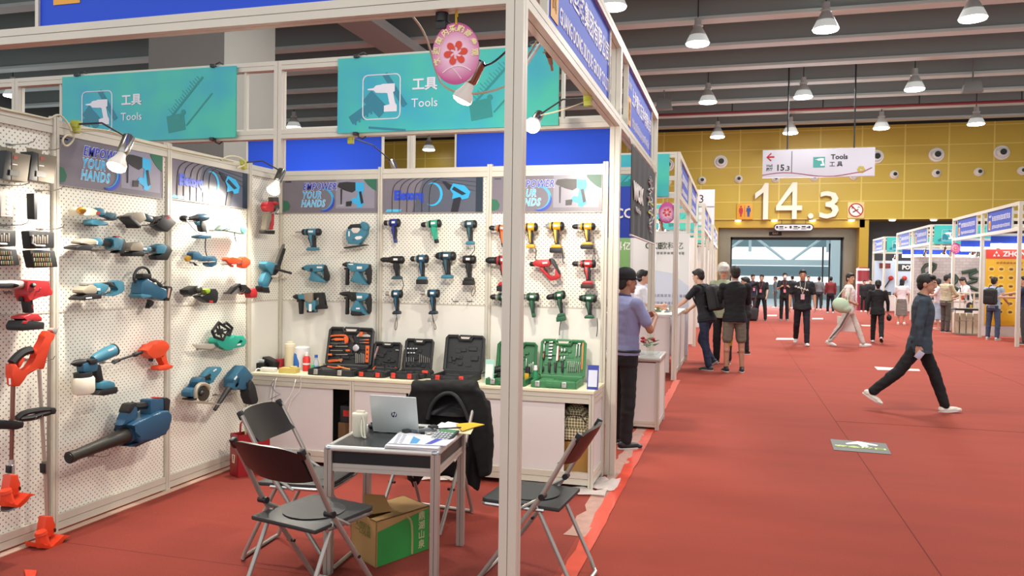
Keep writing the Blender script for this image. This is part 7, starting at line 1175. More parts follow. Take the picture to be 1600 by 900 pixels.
for k in range(14):
    x, y = (-.1-.35*random.random(), 9.2+.1*k) if k > 5 else (-1.4+.2*k, 9.3); s = random.uniform(.03, .06); m = [STEEL, mat('c8b98c', .5), mat('8d9299', .3, .6), mat('6c7b52', .5)][k % 4]
    solo('cutting_sample', B().lathe((x, y, hc), (0, 0, 1), [(0, s), (.02, s), (.025, s*.5), (.05+.03*(k % 3), s*.45), (.055+.03*(k % 3), s*.2)], 12), m, 'small metal sample standing on the second left booth counter', 'sample', 'metal samples on the white counter')
# ---------------- right booths' contents ----------------
Y = 21.18; F = Fr((XR+.12, Y, .35), (1, 0, 0)); t = board('wall_poster', 'yellow poster with red ZHONGZHI header and rows of round pictures', F, 2.75, 2.1, mat('e8b323', .5)); ob('red_header', B().prism([F.p(0, 1.83, .004), F.p(2.75, 1.83, .004), F.p(2.75, 2.1, .004), F.p(0, 2.1, .004)], F.n*.003), mat('d8392a', .5), t, True)
text('ZHONGZHI', .19, F.p(.92, 1.96, .012), RB, WHT, t, bold=.005); ob('triangle_mark', B().prism([F.p(.17, 1.9, .01), F.p(.24, 1.9, .01), F.p(.205, 1.97, .01)], F.n*.002).prism([F.p(.27, 1.9, .01), F.p(.34, 1.9, .01), F.p(.305, 1.97, .01)], F.n*.002).prism([F.p(.22, 1.98, .01), F.p(.29, 1.98, .01), F.p(.255, 2.05, .01)], F.n*.002), WHT, t, True)
ob('text_line', glyphs(B(), F, .25, 1.72, 1.8, .07, 22, .008, 2), mat('a8641c', .6), t, True)
for r_ in range(6):
    for k in range(9):
        q = F.p(.14+.24*k, 1.55-.235*r_, .006); ob('picture_tile', B().lathe(q, (0, -1, 0), [(0, .085), (.004, .085)], 14), mat('e9c552', .5), t, True); ob('picture_tile', B().ell(q+V((0, -.012, 0)), (.052, .008, .034), 10, 6), mat('7c4a2a', .5), t, True)
def brick():
    m, nt, b = nodes_of('b9aeaa', .7); tc = nt.nodes.new('ShaderNodeTexCoord'); mp = nt.nodes.new('ShaderNodeMapping'); mp.inputs['Rotation'].default_value = (pi/2, 0, 0); br = nt.nodes.new('ShaderNodeTexBrick'); br.inputs['Scale'].default_value = 2.2
    br.inputs['Color1'].default_value = lin('b7adab'); br.inputs['Color2'].default_value = lin('a9a09f'); br.inputs['Mortar'].default_value = lin('9a908f'); nt.links.new(tc.outputs['Object'], mp.inputs[0]); nt.links.new(mp.outputs[0], br.inputs[0]); nt.links.new(br.outputs[0], b.inputs['Base Color']); return m
Y = 30.2; F = Fr((XR+.1, Y, .1), (1, 0, 0)); t = board('wall_mural', 'grey brick mural with big dark green brush lettering', F, 2.9, 2.33, brick(), 'mural'); b = B(); DG = mat('33453a', .6)
for P in ([(.35, 1.5), (.3, 2.0), (.75, 2.1), (.7, 1.85), (.35, 1.6), (.8, 1.5), (.75, 1.1), (.3, 1.0)], [(.2, .9), (.6, 1.2), (.9, 1.35)], [(1.15, 1.0), (1.2, 1.7), (1.5, 1.6), (1.45, 1.35), (1.2, 1.3), (1.55, 1.1)], [(1.65, 1.75), (2.3, 1.9), (1.8, 1.6), (2.3, 1.5), (1.7, 1.3), (2.2, 1.1)], [(2.35, 1.1), (2.6, 1.9), (2.75, 1.2)], [(1.3, .8), (2.6, .95)]): b.tube([F.p(x, y, .02) for x, y in P], .07, 6, smooth=1)
ob('brush_lettering', b, DG, t, True)
Y = 39.1; F = Fr((XR+.1, Y, .1), (1, 0, 0)); t = board('wall_display', 'pale blue display wall with black POWER sign near the doorway', F, 2.9, 2.33, mat('c4d6ec', .5), 'display'); ob('black_sign', B().prism([F.p(1.0, 1.85, .01), F.p(2.6, 1.85, .01), F.p(2.6, 2.2, .01), F.p(1.0, 2.2, .01)], F.n*.01), BLK, t, True); text('POWER8', .27, F.p(1.75, 2.02, .03), RB, WHT, t, bold=.012)
ob('red_square', B().box(F.p(.45, 2.1, .01), (.5, .02, .25)), mat('7a2a24', .5), t, True)
for k, x in enumerate((.5, 1.1, 1.7, 2.3)):
    tt = thing('string_trimmer', 'red and black trimmer on the pale blue display wall, %s from the left' % ('first', 'second', 'third', 'fourth')[k], 'grass trimmer', F.p(x, .6)); ob('pole', B().tube([F.p(x-.25, .7, .08), F.p(x+.2, 1.45, .08)], .03, 6), DGR, tt, True); ob('engine', B().ell(F.p(x+.22, 1.5, .1), (.12, .08, .12), 10, 8), mat('c23a30', .5), tt, True); ob('guard', B().prism([F.p(x-.35, .6, .06), F.p(x-.15, .6, .06), F.p(x-.2, .75, .06)], F.n*.05), BLK, tt, True)
def boxprod(x, y, z, d, m, lab, cat='box', g=None): return solo(cat.replace(' ', '_'), B().box((x, y, z+d[2]/2), d, bev=.01), m, lab, cat, g)
for i, (x0, x1, y0, y1, h, lab) in enumerate(((XR+.15, XR+2.6, 36.6, 37.1, .8, 'white counter before the pale blue display wall'), (XR+.5, XR+2.7, 18.5, 19.0, .8, 'grey sided counter below the yellow poster'), (XR+.1, XR+2.8, 27.5, 28.0, .85, 'pale counter in front of the brick mural'))):
    t = thing('booth_counter', lab, 'counter', ((x0+x1)/2, (y0+y1)/2, 0)); ob('worktop', B().span((x0, y0, h-.03), (x1, y1, h), bev=.004), mat('dedad0', .45), t, True); ob('front_panel', B().span((x0+.03, y0+.02, .08), (x1-.03, y0+.04, h-.03)), mat('c9c0bb', .5) if i == 1 else WPAN, t, True); ob('side_panel', B().span((x0+.01, y0+.03, .08), (x0+.03, y1-.02, h-.03)), WPAN, t, True)
    for x in (x0+.02, x1-.02): ob('post', extr(B(), (x, y0+.03, 0), (x, y0+.03, h-.03), .04), ALU, t, True)
    random.seed(20+i)
    for k in range(7): xx = x0+.2+(x1-x0-.4)*k/6; s = random.uniform(.12, .22); boxprod(xx, y0+.25, h, (s, .15, random.uniform(.08, .2)), [DGR, mat('b8452c', .5), mat('c9c2b0', .5), BLK][k % 4], 'small product case on the '+lab, 'product case', 'product cases on the '+lab)
# demo table and shelves beside the beige shirt man
tx, ty = 7.35, 22.1; t = thing('demo_table', 'black topped table with chrome loop legs beside the beige shirt man', 'table', (tx, ty, 0)); ob('tabletop', B().box((tx, ty, .74), (.75, .5, .05), bev=.006), BLK, t, True)
for y in (ty-.2, ty+.2): ob('leg_loop', B().tube([(tx-.36, y, .72), (tx-.36, y, .04), (tx-.3, y, .02), (tx+.3, y, .02), (tx+.36, y, .04), (tx+.36, y, .72)], .014, 8, smooth=1), CHROME, t, True)
ob('brace', B().cyl((tx-.36, ty-.2, .42), (tx+.36, ty-.2, .42), .012), CHROME, t, True)
t = thing('display_shelf', 'cream two level shelf rack on the black demo table', 'shelf', (tx+.1, ty, .765))
for z in (.77, 1.0, 1.22): ob('shelf_board', B().box((tx+.15, ty, z), (.8, .3, .02)), CREAM, t, True)
for x in (tx-.23, tx+.13, tx+.53): ob('upright', B().box((x, ty-.12, .99), (.035, .035, .46)), CREAM, t, True)
random.seed(33)
for k in range(10): x = tx-.15+.075*k; boxprod(x, ty-.05, .78 if k % 2 else 1.01, (.05, .06, random.uniform(.08, .16)), [mat('c8502c', .5), WHT, DGR, mat('d9b04a', .5)][k % 4], 'small orange, white or dark packet on the demo table rack', 'packet', 'packets on the demo table rack')
for k in range(4): boxprod(tx-.22+.17*k+.02, ty+.4, 0, (.14, .2, .62), mat('d8d3b8', .5), 'tall cream carton standing behind the demo table legs', 'box', 'cream cartons at the demo table')
t = thing('folding_chair', 'folding chair at the right picture edge beside the corner post', 'chair', (0, 0, 0)); bpy.data.objects.remove(t); o = copy_tree(CHS[1]); put(o, (8.55, 17.85, 0), radians(70), 'black folding chair at the right picture edge below the yellow poster', None)
if 'group' in o: del o['group']
t = thing('stand', 'red and white promotional stand behind the far group near the doorway', 'stand', (6.9, 38.6, 0)); ob('body', B().lathe((6.9, 38.6, 0), (0, 0, 1), [(0, .3), (1.9, .3), (2.1, .22), (2.12, .1)], 14), mat('8c2530', .5), t, True); ob('white_band', B().lathe((6.9, 38.6, 1.3), (0, 0, 1), [(0, .305), (.12, .305)], 14).lathe((6.9, 38.6, 1.95), (0, 0, 1), [(0, .3), (.1, .3)], 14), WHT, t, True)
# floor markings
GSM = mat('4c4f49', .6); P = [at(x, y, 2, .003) for x, y in ((1297, 686), (1384, 693), (1393, 710), (1303, 703))]; t = thing('floor_sign', 'dark grey floor sticker with white arrow and yellow-green characters', 'sign', P[0])
ob('sticker', B().prism([(p.x, p.y, .002) for p in P], (0, 0, .002)), GSM, t, True); q = lambda L: [(p.x, p.y, .0045) for p in (at(x, y, 2, .0045) for x, y in L)]
ob('arrow', B().prism(q([(1321, 692.5), (1337, 690), (1340, 689.5), (1345, 690.3), (1372, 695.5), (1370, 697), (1353, 694.5), (1358, 698), (1348, 698.5), (1340, 694), (1323, 694)]), (0, 0, .001)), WHT, t, True)
uu = (P[1]-P[0]).normalized(); a_ = math.atan2(uu.y, uu.x); c_ = (P[2]+P[3])/2; 
g_ = text('安全出口', .085, (0, 0, 0), (0, 0, 0), mat('a9c437', .5), t, False, ext=.0006, bold=.004); g_.data.transform(Matrix.Translation((c_.x*.62+((P[0]+P[1])/2).x*.38, c_.y*.62+((P[0]+P[1])/2).y*.38, .006)) @ Matrix.Rotation(a_, 4, 'Z') @ Matrix.Scale(1.35, 4, (1, 0, 0))); g_.data.transform(RM[t.name].inverted())
for i, pts in enumerate((((1366, 573), (1436, 577), (1438, 580), (1371, 578)), ((1214, 528), (1243, 528.5), (1243, 531), (1212, 531)), ((1345, 507.5), (1362, 508), (1362, 510), (1347, 509.5)), ((1269, 497), (1286, 497), (1286, 499), (1269, 499)), ((1199, 492), (1214, 492), (1213, 494), (1199, 494)))):
    P = [at(x, y, 2, 0) for x, y in pts]; solo('floor_marking', B().prism([(p.x, p.y, .001) for p in P], (0, 0, .002)), mat('d5c0b6', .5), 'pale worn sticker on the aisle carpet, '+('behind the striding man', 'before the walking man in black', 'beyond the woman in black', 'ahead of the man in red', 'by the two badge wearers')[i], 'floor marking')
# ---------------- people ----------------
def person(lab, x, y, heading, H=1.72, legs=((0, 4), (0, 4)), arms=((5, 8, 12, 0), (5, 8, 12, 0)), lean=0, look=0, nod=0, shirt='202226', sleeve='short', hem=.86, pants='15161a', bottom='long', shoes='e8e6e0', hair='short', hairc='151312', skin='c39a80', vox=.012, belt=None, wide=1.0, collar=None, brows=True, lift=0, twist=0, part=None, soles=None):
    s = H/1.75; t = thing('person', lab, 'person', (x, y, 0), radians(heading)); SK = mat(skin, .55); SH = mat(shirt, .8, noise=.12, scale=9); PT = mat(pants, .8, noise=.12, scale=9); SO = mat(shoes, .5); HR = mat(hairc, .6, noise=.2, scale=60)
    hipz = .92; J = {}
    for i, sd in ((0, -1), (1, 1)):
        f, k = legs[i][:2]; ab = legs[i][2] if len(legs[i]) > 2 else 2; f = radians(f); k = radians(k); h = V((sd*.085, 0, hipz))
        kn = h+V((sd*sin(radians(ab)), sin(f), -cos(f))).normalized()*.43; an = kn+V((sd*sin(radians(ab))*.3, sin(f-k), -cos(f-k))).normalized()*.40; J['h%d' % i], J['k%d' % i], J['a%d' % i] = h, kn, an
    pitch = []
    for i in (0, 1): fp = legs[i][3] if len(legs[i]) > 3 else 0; pitch.append(radians(fp))
    low = min(J['a%d' % i].z-.075-max(0, sin(pitch[i]))*.10 for i in (0, 1)); dz = -low; U = lambda p: p+V((0, 0, dz))
    for k in J: J[k] = U(J[k])
    hz = hipz+dz; R = Matrix.Translation((0, 0, hz)) @ Matrix.Rotation(radians(-lean), 4, 'X') @ Matrix.Rotation(radians(twist), 4, 'Z') @ Matrix.Translation((0, 0, -hipz)); T = lambda a, b_, c: R @ V((a, b_, c))
    R3 = R.to_3x3()
    for i, sd in ((0, -1), (1, 1)):
        f, ab, e, ab2 = [radians(q) for q in arms[i][:4]]; sh = T(sd*.185*wide, -.005, 1.42); el = sh+R3 @ V((sd*sin(ab), sin(f)*cos(ab), -cos(f)*cos(ab)))*.28; d2 = R3 @ V((sd*sin(ab2), sin(f+e)*cos(ab2), -cos(f+e)*cos(ab2))); wr = el+d2*.25
        J['s%d' % i], J['e%d' % i], J['w%d' % i], J['d%d' % i] = sh, el, wr, d2
    hc = T(0, .02, 1.635); HM = Matrix.Translation(hc) @ R3.to_4x4() @ Matrix.Rotation(radians(look), 4, 'Z') @ Matrix.Rotation(radians(-nod), 4, 'X'); h3 = HM.to_3x3(); hp = lambda a, b_, c: HM @ V((a, b_, c))
    Sc = Matrix.Scale(s, 4)
    def nb(): b = B(); b.T = Sc; return b
    def cap(b, p, q, r0, r1, n=14):
        b.lathe(p, q-p, [(0, r0), ((q-p).length, r1)], n); b.ell(p, r0, n, 8); b.ell(q, r1, n, 8)
    def loft(b, rings, n=22):
        g = [[b._v(T(rx*cos(2*pi*k/n), oy+ry*sin(2*pi*k/n), z)) for k in range(n)] for z, rx, ry, oy in rings]
        for a_, c_ in zip(g, g[1:]):
            for k in range(n): b.bm.faces.new((a_[k], a_[(k+1) % n], c_[(k+1) % n], c_[k]))
        b.bm.faces.new(g[0][::-1]); b.bm.faces.new(g[-1])
    def torso(b, g=0, lo=.84, hi=1.47):
        Z = [(.84, .15, .105, -.005), (.92, .162, .115, -.01), (1.02, .145, .105, 0), (1.12, .142, .1, .005), (1.25, .16, .112, .008), (1.35, .172, .112, .0), (1.42, .165, .09, -.008), (1.465, .11, .07, -.01), (1.49, .065, .06, -.005)]
        loft(b, [(z, rx*wide+g, ry*(1+.6*(wide-1))+g, oy) for z, rx, ry, oy in Z if lo-.001 <= z <= hi+.03])
        for i in (0, 1): b.ell(J['s%d' % i], .052+g, 14, 8)
    # body: one continuous surface
    b = nb(); torso(b); cap(b, T(0, -.01, 1.45), T(0, .012, 1.57), .056, .052); b.ell(hc+h3 @ V((0, -.008, .025)), (.076, .094, .095), 20, 14, h3); b.ell(hc+h3 @ V((0, .018, -.035)), (.058, .07, .078), 18, 12, h3)
    b.ell(hp(0, .098, -.022), (.014, .018, .017), 10, 8, h3); b.lathe(hp(0, .088, .022), hp(0, .104, -.02)-hp(0, .088, .022), [(0, .008), (.044, .013)], 8); b.ell(hp(0, .082, -.066), (.026, .014, .014), 10, 8, h3); b.ell(hp(0, .07, -.1), (.03, .02, .018), 10, 8, h3)
    for sd in (-1, 1): b.ell(hp(sd*.077, -.008, -.012), (.011, .02, .032), 10, 8, h3)
    for i in (0, 1):
        sd = -1 if i == 0 else 1; cap(b, J['h%d' % i], J['k%d' % i], .083, .055); cap(b, J['k%d' % i], J['a%d' % i], .054, .036); c_ = (J['k%d' % i]*.7+J['a%d' % i]*.3)+V((0, -.012, 0)); b.ell(c_, .05, 12, 8)
        cap(b, J['s%d' % i], J['e%d' % i], .046, .037); cap(b, J['e%d' % i], J['w%d' % i], .038, .025)
        d = J['d%d' % i]; med = V((-sd, 0, 0)); med = (R3 @ med); med = (med-d*med.dot(d)).normalized(); ln = d.cross(med)*(-1 if sd < 0 else 1); w_ = J['w%d' % i]
        if ln.y < 0 and abs(d.z) > .5: ln = -ln
        Rh = Matrix((ln, med, d)).transposed(); b.ell(w_+d*.045, (.036, .016, .05), 14, 10, Rh); curl = 35
        for k, (o_, L) in enumerate(((.028, .068), (.01, .078), (-.009, .073), (-.027, .058))):
            p0 = w_+d*.075+ln*o_; a1 = radians(curl); m1 = p0+(d*cos(a1*.5)+med*sin(a1*.5))*L*.5; m2 = m1+(d*cos(a1*1.5)+med*sin(a1*1.5))*L*.5; cap(b, p0, m1, .0092, .0085, 8); cap(b, m1, m2, .0085, .0072, 8)
        p0 = w_+d*.02+ln*.024; m1 = p0+(d*.7+ln*.6+med*.3).normalized()*.042; cap(b, p0, m1, .012, .0095, 8); cap(b, m1, m1+(d*.9+ln*.2+med*.4).normalized()*.03, .0095, .008, 8)
        an = J['a%d' % i]; M2 = Matrix.Translation(an) @ Matrix.Rotation(radians(-8*sd), 4, 'Z') @ Matrix.Rotation(-pitch[i], 4, 'X'); b.ell(M2 @ V((0, .045, -.045)), (.03, .085, .024), 12, 8, M2.to_3x3())
    link('body', blob(b, vox, 3, .5), SK, t)
    # face and hair
    if vox < .016:
        for sd in (-1, 1):
            ob('eye', (lambda q: q.ell(hp(sd*.031, .0865, .008), (.0125, .006, .0055), 10, 8, h3) and q)(nb()), mat('d8cfc8', .4), t); ob('pupil', (lambda q: q.ell(hp(sd*.031, .091, .008), (.006, .003, .0055), 8, 6, h3) and q)(nb()), BLK, t)
            ob('eyebrow', nb().tube([hp(sd*.014, .092, .026), hp(sd*.032, .092, .031), hp(sd*.05, .082, .026)], .0042, 6), HR, t)
        ob('mouth', nb().tube([hp(-.022, .09, -.064), hp(0, .0965, -.066), hp(.022, .09, -.064)], .0045, 6), mat('9c5f55', .5), t)
    b = nb()
    if hair in ('short', 'curly', 'long', 'bun', 'cap'):
        g = .012 if hair == 'curly' else 0
        b.ell(hp(0, -.02, .04), (.084+g, .1+g, .094+g), 20, 14, h3)
        if hair != 'cap': b.ell(hp(0, .045, .088), (.066, .05, .032+g), 14, 8, h3)
        b.ell(hp(0, -.055, -.01), (.072+g, .055+g, .075+g), 14, 10, h3)
        if hair == 'curly':
            random.seed(2)
            for k in range(46): a_ = random.uniform(0, 6.28); e_ = random.uniform(-.3, 1.4); b.ell(hp(.09*cos(a_)*cos(e_), -.025+.1*sin(a_)*cos(e_)-.01, .04+.1*sin(e_)), .024, 8, 6)
        if hair == 'long': b.ell(hp(0, -.06, -.06), (.085, .055, .13), 16, 10, h3); b.ell(hp(0, -.02, -.0), (.092, .07, .1), 14, 10, h3)
        if hair == 'bun': b.ell(hp(0, -.105, -.0), .042, 12, 8); b.ell(hp(0, -.07, -.06), (.05, .035, .06), 12, 8, h3)
        me = blob(b, max(.006, vox*.8), 2, .5, (lambda c: .006*NZ.noise(c*45)) if hair == 'curly' else (lambda c: .003*NZ.noise(c*60))); link('hair', me, HR if hair != 'cap' else mat('2a2422', .7), t)
    if hair == 'cap':
        b = nb(); b.ell(hp(0, -.012, .062), (.093, .108, .082), 22, 14, h3); b.ell(hp(0, -.012, .035), (.094, .11, .045), 22, 10, h3); c_ = blob(b, .007, 3); link('cap_crown', c_, mat('17181b', .8), t)
        ob('cap_brim', nb().prism([hp(.075*sin(a_), .07+.085*cos(a_), .028-.012*abs(sin(a_))) for a_ in [radians(-88+176*k/12) for k in range(13)]], h3 @ V((0, 0, .007)), bev=.002), mat('17181b', .8), t); ob('cap_strap', nb().tube([hp(.06*sin(a_), -.118+.03*(1-cos(a_)), .008) for a_ in [radians(-60+20*k) for k in range(7)]], .006, 6), BLK, t)
    if hair == 'curly':
        for sd in (-1, 1): ob('glasses', nb().tube([hp(sd*.033+.024*cos(q), .103, .006+.018*sin(q)) for q in [2*pi*k/12 for k in range(12)]], .003, 5, True).tube([hp(sd*.057, .1, .01), hp(sd*.08, .01, .005)], .003, 5), mat('5c2f2c', .4), t)
    # top
    b = nb(); g = .014; torso(b, g, min(.92, hem) if hem > .9 else .84); 
    if hem < .86: loft(b, [(hem, .178*wide+g, .138+g, -.005), (hem+.06, .176*wide+g, .135+g, -.005), (.98, .16*wide+g, .118+g, -.005)])
    loft(b, [(1.44, .12, .085, -.01), (1.475, .078, .07, -.008), (1.5, .062, .06, -.004)])
    for i in (0, 1):
        S_, E_, W_ = J['s%d' % i], J['e%d' % i], J['w%d' % i]
        if sleeve == 'short': cap(b, S_, S_*.3+E_*.7, .06+.004, .056)
        else: cap(b, S_, E_, .062, .05); cap(b, E_, E_*.06+W_*.94, .05, .038)
    fold = lambda c: .0055*NZ.noise(V((c.x*9, c.y*9, c.z*22)))+.004*NZ.noise(V((c.x*26, c.y*26, c.z*14)))
    top = link('shirt', blob(b, vox, 3, .5, fold), SH, t)
    if collar: ob('collar', nb().tube([T(.066*cos(a_), -.004+.064*sin(a_), 1.495-.018*sin(a_)) for a_ in [2*pi*k/14 for k in range(14)]], .011, 7, True), mat(collar, .7), t)
    # legs
    b = nb(); g = .012; Z = [(.82, .152, .114, -.01), (.93, .16, .118, -.012), (1.0, .15, .108, -.004)]; loft(b, [(z, rx*wide+g, ry+g, oy) for z, rx, ry, oy in Z])
    if bottom == 'skirt':
        z0 = .35; n = 22; cx = (J['h0']+J['h1'])/2; rr = []
        for z, rx, ry in ((z0+dz, .2, .17), (.6+dz, .19, .16), (.8+dz, .18, .14), (.98+dz, .15, .11)): rr.append([b._v(V((rx*cos(2*pi*k/n)*(1+.05*cos(k*3)), ry*sin(2*pi*k/n)*(1+.05*cos(k*3)), z))) for k in range(n)])
        for a_, c_ in zip(rr, rr[1:]):
            for k in range(n): b.bm.faces.new((a_[k], a_[(k+1) % n], c_[(k+1) % n], c_[k]))
        b.bm.faces.new(rr[0][::-1]); b.bm.faces.new(rr[-1])
    else:
        for i in (0, 1):
            h_, k_, a_ = J['h%d' % i], J['k%d' % i], J['a%d' % i]; b.ell(h_+V((0, -.02, .0)), (.09, .105, .09), 14, 10)
            if bottom == 'shorts': cap(b, h_, h_*.15+k_*.85, .1, .085)
            else: cap(b, h_, k_, .092, .07); cap(b, k_, a_*.96+k_*.04, .072, .058); b.ell(k_*.7+a_*.3+V((0, -.008, 0)), .069, 12, 8)
    link('trousers' if bottom == 'long' else bottom, blob(b, vox, 3, .5, fold), PT, t)
    if belt: ob('belt', nb().tube([T((.166*wide+g)*cos(2*pi*k/20), -.005+(.12+g)*sin(2*pi*k/20), .965) for k in range(20)], .014, 6, True), mat(belt, .4), t)
    for i in (0, 1):
        sd = -1 if i == 0 else 1; an = J['a%d' % i]; M_ = Matrix.Translation(an) @ Matrix.Rotation(radians(-8*sd), 4, 'Z') @ Matrix.Rotation(-pitch[i], 4, 'X'); b = nb(); q = lambda a_, b_, c_: M_ @ V((a_, b_, c_)); m3 = M_.to_3x3()
        b.ell(q(0, -.03, -.035), (.04, .055, .042), 12, 8, m3); b.ell(q(0, .055, -.045), (.043, .1, .033), 14, 8, m3); b.ell(q(0, .13, -.055), (.042, .05, .024), 12, 8, m3); b.ell(q(0, .0, -.0), (.042, .05, .03), 12, 8, m3)
        sh = link('shoe', blob(b, max(.006, vox*.7), 2), SO, t); b = nb(); b.prism([q(.043*cos(a_)*(1 if cos(a_)*0+1 else 1), .045+.135*sin(a_), -.077) for a_ in [2*pi*k/16 for k in range(16)]], m3 @ V((0, 0, .017)), bev=.004, seg=1); ob('sole', b, mat(soles or 'd9d6d0', .6), sh)
    t['_j'] = 0; del t['_j']; PJ[lab] = (t, {k: RM[t.name] @ (v*s) for k, v in J.items() if k[0] != 'd'}, lambda a_, b_, c_: RM[t.name] @ (T(a_, b_, c_)*s), s)
    return t
PJ = {}
def badge(t, lab, low=1.18, m='e58a9a', strap='a33a44'):
    _, J, T, s = PJ[lab]; ob('lanyard', B().tube([T(-.06, .06, 1.485), T(-.05, .125, 1.38), T(0, .145, low+.06)], .006, 5).tube([T(.06, .06, 1.485), T(.05, .125, 1.38), T(0, .145, low+.06)], .006, 5), mat(strap, .6), t, True)
    a, c, d_, e = T(-.04, .148, low-.06), T(.04, .148, low-.06), T(.04, .148, low+.06), T(-.04, .148, low+.06); ob('badge', B().prism([a, c, d_, e], (T(0, .156, low)-T(0, .148, low))), mat(m, .4), t, True)
def P_(lab, px, py, **k): g = at(px, py, 2, 0); return person(lab, g.x+k.pop('dx', 0), g.y+k.pop('dy', 0), k.pop('hd'), **k)
def backpack(lab, owner, m='1c1d20', w=.15, cat='backpack', low=1.0, hi=1.42, th=.17):
    _, J, T, s = PJ[owner]; t = thing('backpack', lab, cat, T(0, -.2, low)); M = B(); c = (T(0, -.135-th/2, (low+hi)/2)); R3 = Matrix((T(1, 0, 1)-T(0, 0, 1), T(0, 1, 1)-T(0, 0, 1), T(0, 0, 2)-T(0, 0, 1))).transposed()
    Rn = Matrix([v.normalized() for v in (T(1, 0, 1)-T(0, 0, 1), T(0, 1, 1)-T(0, 0, 1), T(0, 0, 2)-T(0, 0, 1))]).transposed(); M.box(c, (w*2*s, th*s, (hi-low)*s), Rn, bev=.05*s); M.ell(T(0, -.13-th/2, hi-.06), (w*s, th*.52*s, .1*s), 16, 10, Rn); link('bag_body', blob(M, .01, 5), mat(m, .7, noise=.15, scale=12), t, True)
    M = B().box(T(0, -.14-th, low+.13), (w*1.5*s, .05*s, .2*s), Rn, bev=.02*s); ob('front_pocket', M, mat(m, .7), t, True); ob('zipper', B().tube([T(-w*.8, -.145-th, low+.24), T(-w*.6, -.15-th, hi-.08), T(w*.6, -.15-th, hi-.08), T(w*.8, -.145-th, low+.24)], .004, 5, smooth=1), mat('3a3c40', .5), t, True)
    for sd in (-1, 1): ob('shoulder_strap', B().tube([T(sd*.09, -.13, hi), T(sd*.1, -.03, 1.5), T(sd*.105, .08, 1.45), T(sd*.12, .13, 1.3), T(sd*.14, .06, 1.12), T(sd*.12, -.12, low+.08)], .014*s, 6, smooth=1), mat(m, .7), t, True)
    return t
def at_h(px, py, Y): return at(px, py, 1, Y)
L = 'striding man in dark blue-grey overshirt and black trousers, white sneakers'
t = P_(L, 1435, 643, hd=-97, H=1.74, legs=((24, 6, 2, -8), (-33, 14, 2, 30)), arms=((2, 8, 14, 2), (-8, 9, 10, 0)), lean=3, look=-12, nod=2, shirt='34424d', sleeve='long', hem=.80, pants='0f0f12', shoes='e4ddcf', hair='short', vox=.0085, collar='26313a', skin='c08f74', wide=1.04)
_, J, T, s = PJ[L]; w_ = J['w1'] if J['w1'].y < J['w0'].y else J['w0']; u = thing('phone', 'small pale phone held in the striding man lowered hand', 'phone', w_+V((.0, -.01, -.14))); ob('case', B().box(w_+V((.01, -.015, -.11)), (.075, .012, .1), (0, .6, 0), bev=.004), mat('b9b3c4', .3), u, True)
L = 'man in black cap, lilac polo shirt and black jeans seen from behind'
t = P_(L, 972, 697, hd=-48, H=1.68, legs=((2, 2, 4), (-2, 2, 4)), arms=((28, 8, 92, -38), (28, 8, 92, -38)), shirt='8f93bb', sleeve='short', hem=.93, pants='131316', shoes='1a1a1c', soles='d8d5ce', hair='cap', hairc='3a302c', vox=.0085, belt='17171a', wide=1.16, skin='a9765c', look=-8, collar='4b4468')
ob('headphone_band', B().tube([PJ[L][2](-.07, .03, 1.5), PJ[L][2](0, -.075, 1.5), PJ[L][2](.07, .03, 1.5)], .008, 6, smooth=1), mat('6a5aa0', .5), t, True)
L = 'young man in white shirt standing behind the podium looking right'
c = at(1003, 440, 1, 9.85); person(L, c.x, 9.85, -75, H=1.70, arms=((20, 6, 60, -10), (20, 6, 70, -20)), shirt='d6d5dc', hair='short', vox=.011, collar='dcdbe2', skin='cf9f86')
L = 'man with black backpack in navy tee and jeans leaning on the counter'
t = P_(L, 1102, 577, hd=62, H=1.76, legs=((-6, 6, 3, 0), (20, 52, 3, 35)), arms=((52, 10, 12, 4), (48, 8, 16, 0)), lean=12, shirt='17191f', hem=.84, pants='1e2740', shoes='34383f', soles='b9b9ba', hair='short', hairc='1e1714', vox=.010, skin='d0a288', nod=4)
backpack('black rounded backpack worn by the man leaning on the counter', L)
_, J, T, s = PJ[L]; wv = J['w0']; ob('wristwatch', B().lathe(wv-(wv-J['e0']).normalized()*.02, (wv-J['e0']), [(0, .034), (.022, .034)], 14), WHT, t, True)
L = 'tall white-haired man with glasses and khaki jacket behind the backpack man'
t = P_(L, 1127, 575, hd=165, H=1.83, dy=.75, legs=((0, 3), (0, 3)), arms=((20, 10, 50, -5), (15, 10, 40, -5)), shirt='9aa084', sleeve='long', hem=.82, pants='14151a', shoes='3a3634', hair='curly', hairc='c9c5bb', vox=.011, nod=12, skin='cc9278', collar='2a2d33', look=25)
_, J, T, s = PJ[L]; 
L = 'man in black sweater and khaki shorts seen from behind, hands in front'
t = P_(L, 1146, 581, hd=12, H=1.79, legs=((0, 3, 4), (-2, 3, 4)), arms=((22, 8, 70, -25), (22, 8, 70, -25)), shirt='101114', sleeve='long', hem=.84, pants='6e675a', bottom='shorts', shoes='222326', soles='dcdad4', hair='short', hairc='1c1613', vox=.010, collar='b9bcc0', skin='b58468', wide=1.06)
u = thing('yellow_bag', 'small yellow bag hanging low in front of the khaki shorts man', 'bag', at_h(1139, 540, 10.75)); c = at_h(1139, 532, 10.75); ob('bag_body', B().box(c, (.13, .04, .17), (0, .15, 0), bev=.02), mat('d8c321', .5), u, True); ob('handle', B().tube([c+V((-.04, 0, .07)), c+V((-.02, 0, .16)), c+V((.04, 0, .07))], .006, 5, smooth=1), mat('b8a51c', .5), u, True)
L = 'person in black behind the khaki shorts man, mostly hidden'
P_(L, 1167, 553, hd=100, H=1.6, dx=-.05, shirt='1a1b1f', sleeve='long', pants='121317', shoes='1a1a1a', vox=.014, arms=((25, 8, 60, -10), (70, 5, 10, 10)))
